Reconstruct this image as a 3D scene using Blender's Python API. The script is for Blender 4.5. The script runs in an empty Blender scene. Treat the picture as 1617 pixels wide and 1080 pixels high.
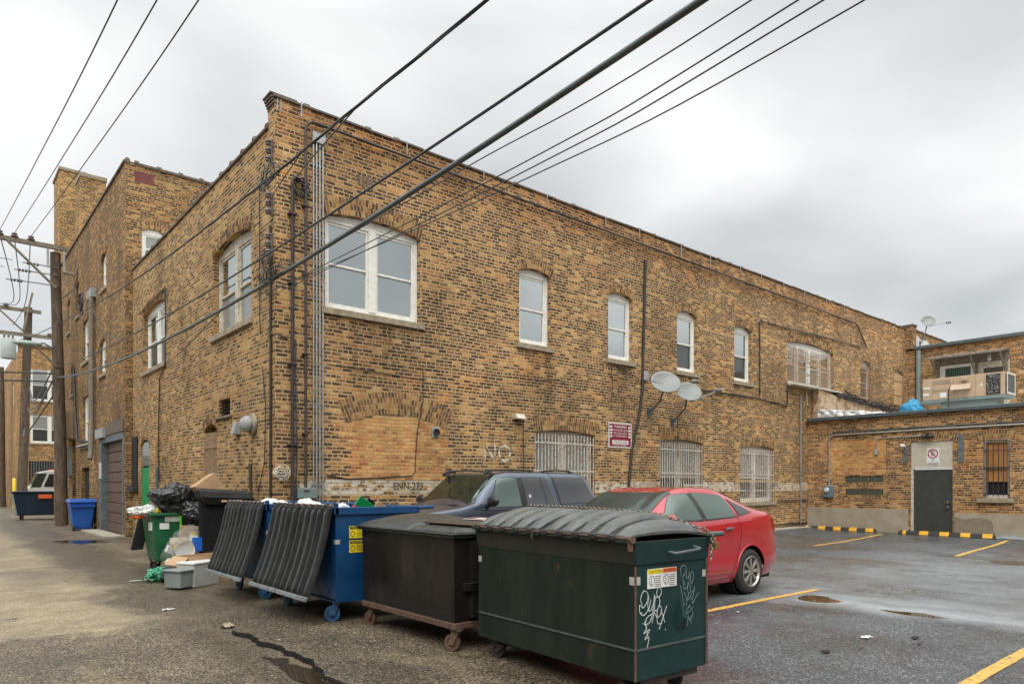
import bpy, bmesh, math, random
from mathutils import Vector, Matrix, noise
R = math.radians
random.seed(7)
sc = bpy.context.scene
COL = sc.collection

# ---------------------------------------------------------------- camera
FX, FY = 0.6456639, 0.7636217            # view direction on the ground
cam = bpy.data.cameras.new("camera"); co = bpy.data.objects.new("camera", cam); COL.objects.link(co)
cam.lens = 36.0 * 1092 / 1617; cam.sensor_width = 36; cam.shift_y = 0.1404
cam.clip_start = 0.1; cam.clip_end = 3000
co.location = (0, 0, 1.5); co.rotation_euler = (R(90), 0, math.atan2(FY, FX) - R(90))
sc.camera = co

# ---------------------------------------------------------------- world, sun, exposure
sc.view_settings.view_transform = 'Standard'; sc.view_settings.look = 'None'
sc.view_settings.exposure = 0.52; sc.view_settings.gamma = 1
SUN_EL, SUN_AZ = 52, 225                 # sun azimuth: direction it comes from, degrees from +X
w = bpy.data.worlds.new("World"); sc.world = w; w.use_nodes = True
nt = w.node_tree; nt.nodes.clear()
def N(t, typ, **k):
    n = t.nodes.new(typ)
    for a, b in k.items(): setattr(n, a, b)
    return n
out = N(nt, 'ShaderNodeOutputWorld'); bg = N(nt, 'ShaderNodeBackground')
sky = N(nt, 'ShaderNodeTexSky', sky_type='NISHITA', sun_disc=False, sun_elevation=R(SUN_EL), sun_rotation=R(90 - SUN_AZ))
tc = N(nt, 'ShaderNodeTexCoord'); sep = N(nt, 'ShaderNodeSeparateXYZ'); nt.links.new(tc.outputs['Generated'], sep.inputs[0])
def MA(t, op, a, b=None, c=None, clamp=False):
    n = N(t, 'ShaderNodeMath', operation=op); n.use_clamp = clamp
    for i, v in enumerate((a, b, c)):
        if v is None: continue
        if isinstance(v, (int, float)): n.inputs[i].default_value = v
        else: t.links.new(v, n.inputs[i])
    return n.outputs[0]
zz = MA(nt, 'MAXIMUM', sep.outputs[2], 0.0)
den = MA(nt, 'ADD', zz, 0.22)
cx = MA(nt, 'DIVIDE', sep.outputs[0], den); cy = MA(nt, 'DIVIDE', sep.outputs[1], den)
cmb = N(nt, 'ShaderNodeCombineXYZ'); nt.links.new(cx, cmb.inputs[0]); nt.links.new(cy, cmb.inputs[1])
n1 = N(nt, 'ShaderNodeTexNoise'); n1.inputs['Scale'].default_value = 0.95; n1.inputs['Detail'].default_value = 5; n1.inputs['Roughness'].default_value = 0.42; n1.inputs['Distortion'].default_value = 0.3
nt.links.new(cmb.outputs[0], n1.inputs['Vector'])
rp = N(nt, 'ShaderNodeValToRGB'); e = rp.color_ramp.elements
e[0].position = 0.36; e[0].color = (0.385, 0.402, 0.41, 1); e[1].position = 0.60; e[1].color = (0.71, 0.715, 0.71, 1)
m_ = e.new(0.48); m_.color = (0.53, 0.543, 0.547, 1)
nt.links.new(n1.outputs[0], rp.inputs[0])
# overcast sky: brighter high up than near the horizon
up = MA(nt, 'MULTIPLY', MA(nt, 'SUBTRACT', zz, 0.55, clamp=True), 7.0)
br = MA(nt, 'ADD', up, 1.0)
mul = N(nt, 'ShaderNodeVectorMath', operation='SCALE'); nt.links.new(rp.outputs[0], mul.inputs[0]); nt.links.new(br, mul.inputs['Scale'])
sk = N(nt, 'ShaderNodeVectorMath', operation='SCALE'); nt.links.new(sky.outputs[0], sk.inputs[0]); sk.inputs['Scale'].default_value = 0.004
ad = N(nt, 'ShaderNodeVectorMath', operation='ADD'); nt.links.new(mul.outputs[0], ad.inputs[0]); nt.links.new(sk.outputs[0], ad.inputs[1])
nt.links.new(ad.outputs[0], bg.inputs[0]); bg.inputs[1].default_value = 1.0
nt.links.new(bg.outputs[0], out.inputs[0])
sl = bpy.data.lights.new("sun", 'SUN'); so = bpy.data.objects.new("sun", sl); COL.objects.link(so)
sl.energy = 1.5; sl.angle = R(50); sl.color = (1, 0.97, 0.92)
_d = Vector((math.cos(R(SUN_AZ)) * math.cos(R(SUN_EL)), math.sin(R(SUN_AZ)) * math.cos(R(SUN_EL)), math.sin(R(SUN_EL))))
so.rotation_euler = _d.to_track_quat('Z', 'Y').to_euler()

# ---------------------------------------------------------------- materials
def new_mat(name):
    m = bpy.data.materials.new(name); m.use_nodes = True; t = m.node_tree
    return m, t, t.nodes['Principled BSDF']
def noise_node(t, scale, detail=3, rough=0.5, vec=None, dist=0):
    n = N(t, 'ShaderNodeTexNoise'); n.inputs['Scale'].default_value = scale; n.inputs['Detail'].default_value = detail
    n.inputs['Roughness'].default_value = rough; n.inputs['Distortion'].default_value = dist
    if vec is not None: t.links.new(vec, n.inputs['Vector'])
    return n.outputs[0]
def ramp(t, fac, stops, interp='LINEAR'):
    r = N(t, 'ShaderNodeValToRGB'); r.color_ramp.interpolation = interp
    el = r.color_ramp.elements
    while len(el) < len(stops): el.new(0.5)
    for x, (p, c) in zip(el, stops):
        x.position = p; x.color = (c, c, c, 1) if isinstance(c, (int, float)) else (*c, 1)
    t.links.new(fac, r.inputs[0]); return r.outputs[0]
def mixc(t, fac, a, b, mode='MIX'):
    n = N(t, 'ShaderNodeMix', data_type='RGBA', blend_type=mode)
    for i, v in ((0, fac), (6, a), (7, b)):
        if isinstance(v, (int, float)): n.inputs[i].default_value = v
        elif isinstance(v, tuple): n.inputs[i].default_value = (*v, 1)
        else: t.links.new(v, n.inputs[i])
    return n.outputs[2]
def pos(t, sx=1, sy=1, sz=1, obj=False):
    if obj: g = N(t, 'ShaderNodeTexCoord').outputs['Object']
    else: g = N(t, 'ShaderNodeNewGeometry').outputs['Position']
    m = N(t, 'ShaderNodeVectorMath', operation='MULTIPLY'); t.links.new(g, m.inputs[0]); m.inputs[1].default_value = (sx, sy, sz)
    return m.outputs[0]
def bump(t, b, h, strength, dist=0.01):
    n = N(t, 'ShaderNodeBump'); n.inputs['Strength'].default_value = strength; n.inputs['Distance'].default_value = dist
    t.links.new(h, n.inputs['Height']); t.links.new(n.outputs[0], b.inputs['Normal'])
def pm(name, c1, c2=None, rough=0.5, metal=0, scale=4, bmp=0, bscale=40, coat=0, rust=0, ior=1.5, streak=False, lo=.4, hi=.65, spec=.5):
    m, t, b = new_mat(name); b.inputs['Specular IOR Level'].default_value = spec
    if c2 is None: c2 = tuple(x * 0.8 for x in c1)
    P = pos(t, 1, 1, 0.25 if streak else 1)
    f = ramp(t, noise_node(t, scale, 5, 0.6, P), [(lo, 0), (hi, 1)])
    col = mixc(t, f, c1, c2)
    if rust:
        rf = ramp(t, noise_node(t, 3.3, 6, 0.65, pos(t, 1.3, 1.3, .8)), [(0.62 - rust, 0), (0.74 - rust, 1)])
        col = mixc(t, rf, col, (0.10, 0.048, 0.022))
    t.links.new(col, b.inputs['Base Color'])
    rr = ramp(t, noise_node(t, scale * 3, 4, 0.6, P), [(0.3, max(0.02, rough - 0.12)), (0.7, min(1, rough + 0.12))])
    if rough > 0.08 and not coat: t.links.new(rr, b.inputs['Roughness'])
    else: b.inputs['Roughness'].default_value = rough
    b.inputs['Metallic'].default_value = metal; b.inputs['IOR'].default_value = ior
    b.inputs['Coat Weight'].default_value = coat; b.inputs['Coat Roughness'].default_value = 0.04
    if bmp: bump(t, b, noise_node(t, bscale, 4, 0.6, pos(t)), bmp)
    return m

def brick_mat(name, dark=0.36, tint=(1, 1, 1), mortar=(0.42, 0.315, 0.19), h=0.0685, L=0.205, white=None, seed=0.0, palette=None, topstain=False, smearlo=.60):
    m, t, b = new_mat(name)
    g = N(t, 'ShaderNodeNewGeometry'); s = N(t, 'ShaderNodeSeparateXYZ'); t.links.new(g.outputs['Position'], s.inputs[0])
    sn = N(t, 'ShaderNodeSeparateXYZ'); t.links.new(g.outputs['Normal'], sn.inputs[0])
    isx = MA(t, 'GREATER_THAN', MA(t, 'ABSOLUTE', sn.outputs[0]), 0.5)
    u = MA(t, 'ADD', MA(t, 'MULTIPLY', s.outputs[1], isx), MA(t, 'MULTIPLY', s.outputs[0], MA(t, 'SUBTRACT', 1.0, isx)))
    wob = noise_node(t, 9, 3, 0.6, g.outputs['Position']); wob2 = noise_node(t, 0.5, 2, 0.5, g.outputs['Position'])
    u = MA(t, 'ADD', u, MA(t, 'MULTIPLY', wob, 0.012))
    v = MA(t, 'ADD', s.outputs[2], MA(t, 'MULTIPLY', wob2, 0.07))
    v = MA(t, 'ADD', v, MA(t, 'MULTIPLY', wob, 0.010))
    vr = MA(t, 'DIVIDE', v, h); row = MA(t, 'FLOOR', vr); fr = MA(t, 'FRACT', vr)
    hd = MA(t, 'LESS_THAN', MA(t, 'MODULO', MA(t, 'ADD', row, 600.0), 7.0), 0.9)
    Lr = MA(t, 'SUBTRACT', L, MA(t, 'MULTIPLY', hd, L * 0.48))
    wn1 = N(t, 'ShaderNodeTexWhiteNoise', noise_dimensions='1D'); t.links.new(MA(t, 'ADD', row, seed), wn1.inputs['W'])
    uu = MA(t, 'ADD', MA(t, 'DIVIDE', u, Lr), MA(t, 'ADD', MA(t, 'MULTIPLY', row, 0.5), MA(t, 'MULTIPLY', wn1.outputs['Value'], 0.35)))
    cell = MA(t, 'FLOOR', uu); fu = MA(t, 'FRACT', uu)
    du = MA(t, 'MULTIPLY', MA(t, 'MINIMUM', fu, MA(t, 'SUBTRACT', 1.0, fu)), Lr)
    dv = MA(t, 'MULTIPLY', MA(t, 'MINIMUM', fr, MA(t, 'SUBTRACT', 1.0, fr)), h)
    dist = MA(t, 'MINIMUM', du, dv)
    fine = noise_node(t, 45, 3, 0.7, g.outputs['Position'])
    dist = MA(t, 'ADD', dist, MA(t, 'MULTIPLY', MA(t, 'SUBTRACT', fine, 0.5), 0.012))
    bm_ = MA(t, 'DIVIDE', MA(t, 'SUBTRACT', dist, 0.0088), 0.003, clamp=True)
    cv = N(t, 'ShaderNodeCombineXYZ'); t.links.new(cell, cv.inputs[0]); t.links.new(row, cv.inputs[1]); cv.inputs[2].default_value = seed
    wn = N(t, 'ShaderNodeTexWhiteNoise', noise_dimensions='3D'); t.links.new(cv.outputs[0], wn.inputs['Vector'])
    big = noise_node(t, 0.42, 4, 0.6, pos(t, 1, 1, 1.6)); med = noise_node(t, 2.2, 3, 0.6, g.outputs['Position'])
    val = MA(t, 'ADD', wn.outputs['Value'], MA(t, 'MULTIPLY', MA(t, 'SUBTRACT', big, 0.5), 0.85))
    val = MA(t, 'ADD', val, MA(t, 'MULTIPLY', MA(t, 'SUBTRACT', med, 0.5), 0.25))
    val = MA(t, 'ADD', val, MA(t, 'MULTIPLY', hd, 0.26))
    d = 1 - dark
    pal = palette or [(0.0, (0.40, 0.29, 0.15)), (d * 0.16, (0.35, 0.23, 0.108)), (d * 0.36, (0.29, 0.175, 0.08)), (d * 0.56, (0.235, 0.15, 0.08)),
                      (d * 0.70, (0.20, 0.115, 0.062)), (d * 0.8, (0.155, 0.108, 0.072)), (d * .93, (0.105, 0.076, 0.052)), (d + dark * 0.35, (0.052, 0.042, 0.035))]
    bc = ramp(t, val, pal, 'CONSTANT')
    # burnt hearts and pale edges inside each brick
    mot = noise_node(t, 28, 4, 0.75, pos(t, 1, 1, 1.5))
    bc = mixc(t, 1.0, bc, ramp(t, mot, [(0.28, 0.4), (0.5, 1.0), (0.72, 1.65)]), 'MULTIPLY')
    bc = mixc(t, ramp(t, noise_node(t, 17, 3, 0.7, pos(t)), [(0.56, 0), (0.64, 0.7)]), bc, mortar)
    mc = mixc(t, noise_node(t, 1.7, 4, 0.6, g.outputs['Position']), tuple(x * 0.78 for x in mortar), tuple(x * 1.18 for x in mortar))
    col = mixc(t, bm_, mc, bc)
    # stains: dark washes under the coping and soft large patches
    st = ramp(t, noise_node(t, 0.8, 5, 0.65, pos(t, 1.2, 1.2, 0.5)), [(0.28, 0.6), (0.5, 1.0), (0.72, 1.2)])
    col = mixc(t, 1.0, col, st, 'MULTIPLY')
    top = MA(t, 'DIVIDE', MA(t, 'SUBTRACT', MA(t, 'ADD', s.outputs[2], MA(t, 'MULTIPLY', med, 0.8)), 7.6), 0.5, clamp=True)
    col = mixc(t, MA(t, 'MULTIPLY', top, 0.55 if topstain else 0.0), col, mixc(t, 1.0, col, (0.86, 0.70, 0.62), 'MULTIPLY'))
    orp = ramp(t, noise_node(t, 0.7, 4, 0.6, pos(t, 1, 1, 1.8)), [(0.56, 0), (0.66, 0.6)])
    col = mixc(t, orp, col, mixc(t, 1.0, col, (1.22, 1.0, 0.84), 'MULTIPLY'))
    smear = ramp(t, noise_node(t, 3.1, 5, 0.7, pos(t, 1, 1, 1.3)), [(smearlo, 0), (smearlo + .09, 0.6)])
    col = mixc(t, smear, col, mortar)
    soot = ramp(t, noise_node(t, 1.3, 5, 0.7, pos(t, 1.6, 1.6, 0.35)), [(0.60, 0), (0.74, 0.55)])
    col = mixc(t, soot, col, mixc(t, 1.0, col, (0.45, 0.43, 0.42), 'MULTIPLY'))
    col = mixc(t, 1.0, col, tint, 'MULTIPLY')
    if topstain:                                 # soot and water streaks that have run down from the sills
        sk_ = None
        for xc, hw in ((6.48, 1.0), (10.58, .5), (13.5, .5), (16.35, .5), (19.2, .5), (23.6, 1.6)):
            a_ = MA(t, 'SUBTRACT', 1.0, MA(t, 'DIVIDE', MA(t, 'ABSOLUTE', MA(t, 'SUBTRACT', s.outputs[0], xc)), hw), clamp=True)
            sk_ = a_ if sk_ is None else MA(t, 'MAXIMUM', sk_, a_)
        run = MA(t, 'MULTIPLY', MA(t, 'LESS_THAN', s.outputs[2], 4.62), MA(t, 'DIVIDE', MA(t, 'SUBTRACT', s.outputs[2], 3.2), 1.4, clamp=True))
        str_ = ramp(t, noise_node(t, 3.2, 4, 0.6, pos(t, 1.6, 1, 0.15)), [(0.42, 0), (0.62, 1)])
        col = mixc(t, MA(t, 'MULTIPLY', MA(t, 'MULTIPLY', MA(t, 'POWER', sk_, 0.4), run), MA(t, 'MULTIPLY', str_, 0.8)), col, mixc(t, 1.0, col, (0.5, 0.47, 0.45), 'MULTIPLY'))
    if white:
        z0, z1 = white
        zz_ = MA(t, 'ADD', s.outputs[2], MA(t, 'MULTIPLY', MA(t, 'SUBTRACT', fine, 0.5), 0.05))
        band = MA(t, 'MULTIPLY', MA(t, 'GREATER_THAN', zz_, z0), MA(t, 'LESS_THAN', zz_, z1))
        pn = noise_node(t, 7, 6, 0.72, pos(t, 1, 1, 1.3))
        keep = ramp(t, MA(t, 'SUBTRACT', pn, MA(t, 'MULTIPLY', MA(t, 'SUBTRACT', 1.0, bm_), 0.06)), [(0.43, 0), (0.50, 1)])
        big2 = ramp(t, noise_node(t, 0.35, 2, 0.5, pos(t)), [(0.3, 0.3), (0.42, 1)])
        onY = MA(t, 'SUBTRACT', 1.0, isx)
        xr = MA(t, 'GREATER_THAN', s.outputs[0], 5.0)
        f = MA(t, 'MULTIPLY', MA(t, 'MULTIPLY', band, keep), MA(t, 'MULTIPLY', MA(t, 'MULTIPLY', onY, xr), big2))
        col = mixc(t, f, col, (0.56, 0.52, 0.43))
    t.links.new(col, b.inputs['Base Color']); b.inputs['Roughness'].default_value = 0.9
    b.inputs['Specular IOR Level'].default_value = 0.25
    hgt = MA(t, 'ADD', MA(t, 'MULTIPLY', bm_, 0.7), MA(t, 'MULTIPLY', fine, 0.5))
    bump(t, b, hgt, 0.75, 0.012)
    return m

def attr_brick(name):
    m, t, b = new_mat(name)
    a = N(t, 'ShaderNodeAttribute', attribute_name='brick'); n = noise_node(t, 40, 4, 0.7, pos(t))
    col = mixc(t, 1.0, a.outputs['Color'], ramp(t, n, [(0.3, 0.6), (0.7, 1.3)]), 'MULTIPLY')
    col = mixc(t, 1.0, col, (1.12, 0.98, 0.74), 'MULTIPLY'); t.links.new(col, b.inputs['Base Color']); b.inputs['Roughness'].default_value = 0.9
    bump(t, b, n, 0.5); return m

def glass_mat(name, c=(0.4, 0.43, 0.43), metal=0.75, rough=0.03, dark=(0.1, 0.11, 0.105), wav=.22, fres=.9):
    m, t, b = new_mat(name)
    lw = N(t, 'ShaderNodeLayerWeight'); lw.inputs[0].default_value = 0.35
    b.inputs['Base Color'].default_value = (*dark, 1); b.inputs['Roughness'].default_value = 0.35
    gl = N(t, 'ShaderNodeBsdfGlossy'); gl.inputs['Color'].default_value = (*c, 1); gl.inputs['Roughness'].default_value = rough
    mx = N(t, 'ShaderNodeMixShader'); f = MA(t, 'ADD', MA(t, 'MULTIPLY', lw.outputs['Fresnel'], fres), metal * 0.7, clamp=True)
    t.links.new(f, mx.inputs[0]); t.links.new(b.outputs[0], mx.inputs[1]); t.links.new(gl.outputs[0], mx.inputs[2])
    nb = N(t, 'ShaderNodeBump'); nb.inputs['Strength'].default_value = wav; nb.inputs['Distance'].default_value = 0.01
    t.links.new(noise_node(t, 2.5, 2, 0.5, pos(t)), nb.inputs['Height']); t.links.new(nb.outputs[0], gl.inputs['Normal'])
    t.links.new(mx.outputs[0], t.nodes['Material Output'].inputs[0]); return m

M = {}
M['brick'] = brick_mat('brick_main', 0.48, (1.19, 1.055, 0.88), white=(1.34, 1.62), topstain=True)
M['brickalley'] = brick_mat('brick_alley_side', 0.36, (1.08, 0.97, 0.80), seed=3, smearlo=.52)
M['brick2'] = brick_mat('brick_north', 0.58, (0.92, 0.79, 0.63), seed=13)
M['brick3'] = brick_mat('brick_far', 0.25, (1.14, 0.98, 0.78), seed=29)
M['brick4'] = brick_mat('brick_annex', 0.36, (1.18, 0.99, 0.82), seed=41)
M['brick5'] = brick_mat('brick_chimney', 0.30, (1.2, 1.05, 0.82), seed=53)
M['infill'] = brick_mat('brick_infill', 0.08, (1.12, 1.03, 0.86), mortar=(0.42, 0.29, 0.17), seed=5,
    palette=[(0, (0.56, 0.34, 0.15)), (0.3, (0.52, 0.29, 0.12)), (0.5, (0.46, 0.23, 0.09)), (0.68, (0.40, 0.17, 0.075)), (0.82, (0.44, 0.30, 0.12)), (0.93, (0.3, 0.13, 0.06))])
M['archbrick'] = attr_brick('brick_arch')
M['white'] = pm('white_frame_paint', (0.80, 0.79, 0.74), (0.68, 0.66, 0.58), 0.5, scale=9)
M['cream'] = pm('cream_old_paint', (0.60, 0.56, 0.46), (0.36, 0.30, 0.22), 0.6, scale=12, bmp=0.3)
M['stone'] = pm('limestone_sill', (0.36, 0.30, 0.21), (0.22, 0.18, 0.12), 0.85, scale=8, bmp=0.4)
M['glass'] = glass_mat('window_glass', (0.62, 0.66, 0.65), 1.05)
M['glassdark'] = glass_mat('dark_window_glass', (0.25, 0.28, 0.28), 0.35, dark=(0.05, 0.055, 0.05))
M['glassblind'] = glass_mat('window_glass_blinds', (0.35, 0.36, 0.35), 0.3, dark=(0.30, 0.31, 0.29))
M['black'] = pm('black_metal', (0.022, 0.021, 0.022), (0.04, 0.034, 0.03), 0.5, scale=10)
M['rubber'] = pm('black_rubber', (0.022, 0.022, 0.022), (0.035, 0.034, 0.032), 0.75, scale=14, bmp=0.2)
M['cable'] = pm('cable_jacket', (0.03, 0.034, 0.036), (0.055, 0.06, 0.062), 0.45, scale=6)
M['cableg'] = pm('grey_green_cable_jacket', (0.075, 0.095, 0.095), (0.05, 0.06, 0.06), 0.4, scale=6)
M['galv'] = pm('galvanised_steel', (0.46, 0.47, 0.46), (0.32, 0.33, 0.32), 0.4, 0.6, scale=9)
M['pipe'] = pm('dark_brown_pipe', (0.065, 0.045, 0.038), (0.035, 0.028, 0.026), 0.55, scale=8)
M['clay'] = pm('clay_coping_tile', (0.16, 0.115, 0.08), (0.085, 0.07, 0.055), 0.7, scale=7, bmp=0.3)
M['grey'] = pm('grey_paint', (0.33, 0.34, 0.33), (0.25, 0.26, 0.25), 0.55)
M['gutter'] = pm('dark_grey_gutter', (0.085, 0.105, 0.11), (0.06, 0.075, 0.08), 0.45)
M['rustbar'] = pm('rusty_bar', (0.30, 0.17, 0.085), (0.42, 0.32, 0.22), 0.7, scale=20)
M['whitebar'] = pm('white_bar_rusting', (0.60, 0.57, 0.50), (0.38, 0.24, 0.15), 0.6, scale=16, lo=.5, hi=.62)
M['wood'] = pm('weathered_pole_wood', (0.135, 0.095, 0.062), (0.06, 0.045, 0.034), 0.9, scale=9, bmp=0.6, bscale=22, streak=True)
M['woodgrey'] = pm('grey_weathered_wood', (0.24, 0.20, 0.15), (0.13, 0.11, 0.085), 0.9, scale=12, bmp=0.4)
M['woodlight'] = pm('new_lumber', (0.55, 0.38, 0.21), (0.42, 0.27, 0.14), 0.7, scale=9)
M['ply'] = pm('orange_plywood', (0.52, 0.24, 0.07), (0.34, 0.15, 0.05), 0.6, scale=5, lo=.3, hi=.7)
M['card'] = pm('cardboard', (0.42, 0.27, 0.145), (0.35, 0.22, 0.12), 0.8, scale=6)
M['dgreen'] = pm('dark_green_dumpster_paint', (0.012, 0.020, 0.014), (0.020, 0.028, 0.019), 0.5, spec=.22, scale=5, rust=0.015, bmp=0.06, bscale=8, streak=True)
M['dgreenrim'] = pm('grimy_dark_green_paint', (0.030, 0.037, 0.028), (0.045, 0.038, 0.027), 0.55, spec=.25, scale=7, rust=0.06, bmp=0.08, bscale=10)
M['teal'] = pm('teal_green_dumpster_paint', (0.008, 0.030, 0.031), (0.012, 0.040, 0.039), 0.45, spec=.3, scale=5, rust=0.0, bmp=0.06, bscale=8)
M['green'] = pm('green_bin_plastic', (0.012, 0.115, 0.045), (0.008, 0.075, 0.032), 0.45, scale=5, bmp=0.08, bscale=9)
M['blue'] = pm('blue_dumpster_paint', (0.003, 0.055, 0.155), (0.003, 0.038, 0.11), 0.42, scale=3, bmp=0.06, bscale=8, rust=-0.06)
M['navy'] = pm('navy_dumpster_paint', (0.008, 0.022, 0.045), (0.010, 0.03, 0.06), 0.4, scale=3)
M['bluebin'] = pm('blue_cart_plastic', (0.010, 0.10, 0.42), (0.010, 0.085, 0.36), 0.4, scale=3)
M['bluewheel'] = pm('blue_painted_caster', (0.01, 0.085, 0.20), (0.02, 0.05, 0.09), 0.5, scale=18)
M['blk'] = pm('black_dumpster_paint', (0.008, 0.007, 0.007), (0.016, 0.012, 0.010), 0.3, spec=.4, scale=2.5, bmp=0.35, bscale=2.2, streak=True)
M['lid'] = pm('black_lid_plastic', (0.026, 0.029, 0.027), (0.044, 0.048, 0.043), 0.34, scale=10, bmp=0.12, bscale=30)
M['lidedge'] = pm('grey_scuffed_lid_plastic', (0.20, 0.22, 0.22), (0.11, 0.125, 0.125), 0.5, scale=20)
M['dolly'] = pm('rusty_brown_steel', (0.125, 0.07, 0.045), (0.075, 0.042, 0.03), 0.75, scale=12, bmp=0.3)
M['bagblk'] = pm('black_bag_plastic', (0.010, 0.010, 0.011), (0.02, 0.02, 0.022), 0.2, scale=12, bmp=0.5, bscale=14)
M['baggrn'] = pm('green_bag_plastic', (0.02, 0.19, 0.095), (0.05, 0.30, 0.17), 0.3, scale=20, bmp=0.5, bscale=25)
M['bagwht'] = pm('white_bag_plastic', (0.66, 0.66, 0.65), (0.5, 0.5, 0.5), 0.5, scale=10, bmp=0.2, spec=.3, bscale=14)
M['whitepl'] = pm('white_plastic', (0.62, 0.62, 0.59), (0.5, 0.5, 0.47), 0.4)
M['greypl'] = pm('grey_box_plastic', (0.42, 0.42, 0.385), (0.34, 0.34, 0.31), 0.45, scale=5)
M['greypl2'] = pm('darker_grey_box_plastic', (0.21, 0.24, 0.225), (0.17, 0.20, 0.19), 0.45)
M['fabric'] = pm('black_upholstery', (0.006, 0.007, 0.007), (0.012, 0.013, 0.013), 0.9, scale=30, bmp=0.4, bscale=90, spec=.15)
M['leather'] = pm('black_worn_vinyl', (0.012, 0.012, 0.012), (0.024, 0.02, 0.018), 0.4, spec=.3, scale=12, bmp=0.4, bscale=20)
M['orange'] = pm('orange_plastic', (0.75, 0.13, 0.02), None, 0.5)
M['lime'] = pm('lime_green_edge', (0.10, 0.62, 0.03), None, 0.4)
M['yellow'] = pm('yellow_sticker', (0.78, 0.62, 0.02), (0.7, 0.52, 0.02), 0.4)
M['yellowpaint'] = pm('yellow_road_paint', (0.58, 0.33, 0.06), (0.16, 0.13, 0.09), 0.6, scale=26, bmp=0.4, bscale=110, lo=.52, hi=.62)
M['sidepaint'] = pm('red_panel_paint', (0.17, 0.045, 0.04), (0.13, 0.04, 0.035), 0.8, scale=6)
M['signred'] = pm('maroon_sign_red', (0.24, 0.012, 0.03), None, 0.45)
M['signwhite'] = pm('sign_white', (0.72, 0.72, 0.70), (0.62, 0.62, 0.60), 0.45)
M['red_s'] = pm('sign_ring_red', (0.38, 0.01, 0.03), None, 0.45)
M['orangesign'] = pm('orange_warning_band', (0.80, 0.16, 0.04), None, 0.45)
M['graffiti'] = pm('white_marker_paint', (0.62, 0.64, 0.62), (0.4, 0.43, 0.42), 0.5, scale=30)
M['graffiti2'] = pm('faint_marker_paint', (0.25, 0.32, 0.31), (0.14, 0.19, 0.19), 0.5, scale=30)
M['tan'] = pm('tan_unit_paint', (0.46, 0.34, 0.235), (0.41, 0.30, 0.20), 0.5)
M['tandark'] = pm('darker_tan_paint', (0.34, 0.26, 0.18), None, 0.5)
M['curb_teal'] = pm('pale_teal_flashing', (0.19, 0.25, 0.235), (0.16, 0.2, 0.19), 0.5)
M['tarpblue'] = pm('blue_tarp', (0.008, 0.23, 0.42), (0.006, 0.16, 0.30), 0.4, scale=8, bmp=0.4, bscale=14)
M['silver'] = pm('silver_roof_membrane', (0.55, 0.55, 0.53), (0.40, 0.40, 0.38), 0.35, 0.3, scale=8, bmp=0.8, bscale=7)
M['stucco'] = pm('grey_stucco', (0.36, 0.31, 0.235), (0.29, 0.24, 0.17), 0.9, scale=2.2, bmp=0.4, bscale=30)
M['stucco2'] = pm('darker_stucco_patch', (0.24, 0.20, 0.145), (0.20, 0.165, 0.115), 0.9, scale=5, bmp=0.4, bscale=30)
M['tanstucco'] = pm('peeling_tan_stucco', (0.46, 0.35, 0.23), (0.30, 0.17, 0.09), 0.9, scale=4, bmp=0.5, bscale=16, lo=.5, hi=.56)
M['whitewash'] = pm('flaking_whitewash', (0.68, 0.68, 0.65), (0.30, 0.24, 0.19), 0.8, scale=4.5, lo=.58, hi=.62)
M['doorgrey'] = pm('charcoal_green_door', (0.034, 0.04, 0.035), (0.05, 0.052, 0.045), 0.5, scale=5)
M['boardwhite'] = pm('off_white_board', (0.52, 0.48, 0.38), (0.44, 0.40, 0.31), 0.7, scale=9, bmp=0.2)
M['garage'] = pm('brown_garage_door', (0.13, 0.085, 0.062), (0.105, 0.07, 0.05), 0.6)
M['bluegrey'] = pm('blue_grey_steel_jamb', (0.12, 0.15, 0.155), (0.08, 0.09, 0.09), 0.6, scale=7)
M['greendoor'] = pm('bright_green_door', (0.0, 0.27, 0.075), (0.0, 0.21, 0.06), 0.5)
M['glassblock'] = glass_mat('glass_block', (0.25, 0.30, 0.25), 0.2, 0.12, dark=(0.06, 0.075, 0.055))
M['dark'] = pm('dark_interior', (0.010, 0.010, 0.010), None, 0.8)
M['dish'] = pm('dish_grey', (0.20, 0.21, 0.20), (0.165, 0.175, 0.165), 0.4)
M['meter'] = pm('blue_grey_meter', (0.14, 0.20, 0.235), None, 0.5)
M['chrome'] = pm('bright_metal', (0.6, 0.6, 0.58), None, 0.25, 1.0)
M['chain'] = pm('steel_chain', (0.36, 0.33, 0.27), (0.2, 0.18, 0.15), 0.4, 0.8, scale=30)
M['brass'] = pm('brass_padlock', (0.42, 0.26, 0.09), None, 0.4, 0.8)
M['red'] = pm('red_car_paint', (0.40, 0.003, 0.014), (0.38, 0.003, 0.013), 0.2, 0.0, scale=2, coat=1.0)
M['suvblue'] = pm('blue_grey_car_paint', (0.055, 0.075, 0.105), (0.050, 0.070, 0.10), 0.25, 0.35, scale=2, coat=1.0)
M['suvdull'] = pm('dull_dark_car_paint', (0.045, 0.048, 0.058), (0.06, 0.05, 0.048), 0.4, 0.2, scale=3, coat=0.3)  # darker, duller tone for the hood and roof
M['carglass'] = glass_mat('car_glass', (0.42, 0.52, 0.47), 0.34, 0.02, dark=(0.015, 0.03, 0.022), wav=.008)
M['cartint'] = glass_mat('tinted_car_glass', (0.33, 0.34, 0.35), 0.3, 0.02, dark=(0.012, 0.012, 0.013), wav=.008)
M['windscreen'] = glass_mat('windscreen_glass', (0.20, 0.26, 0.22), 0.14, 0.02, dark=(0.012, 0.022, 0.017), wav=.004, fres=.5)
M['trim'] = pm('black_car_trim', (0.015, 0.015, 0.016), (0.025, 0.025, 0.026), 0.45)
M['rim'] = pm('silver_wheel_alloy', (0.42, 0.39, 0.34), (0.33, 0.31, 0.27), 0.35, 0.75, scale=12)
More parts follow.
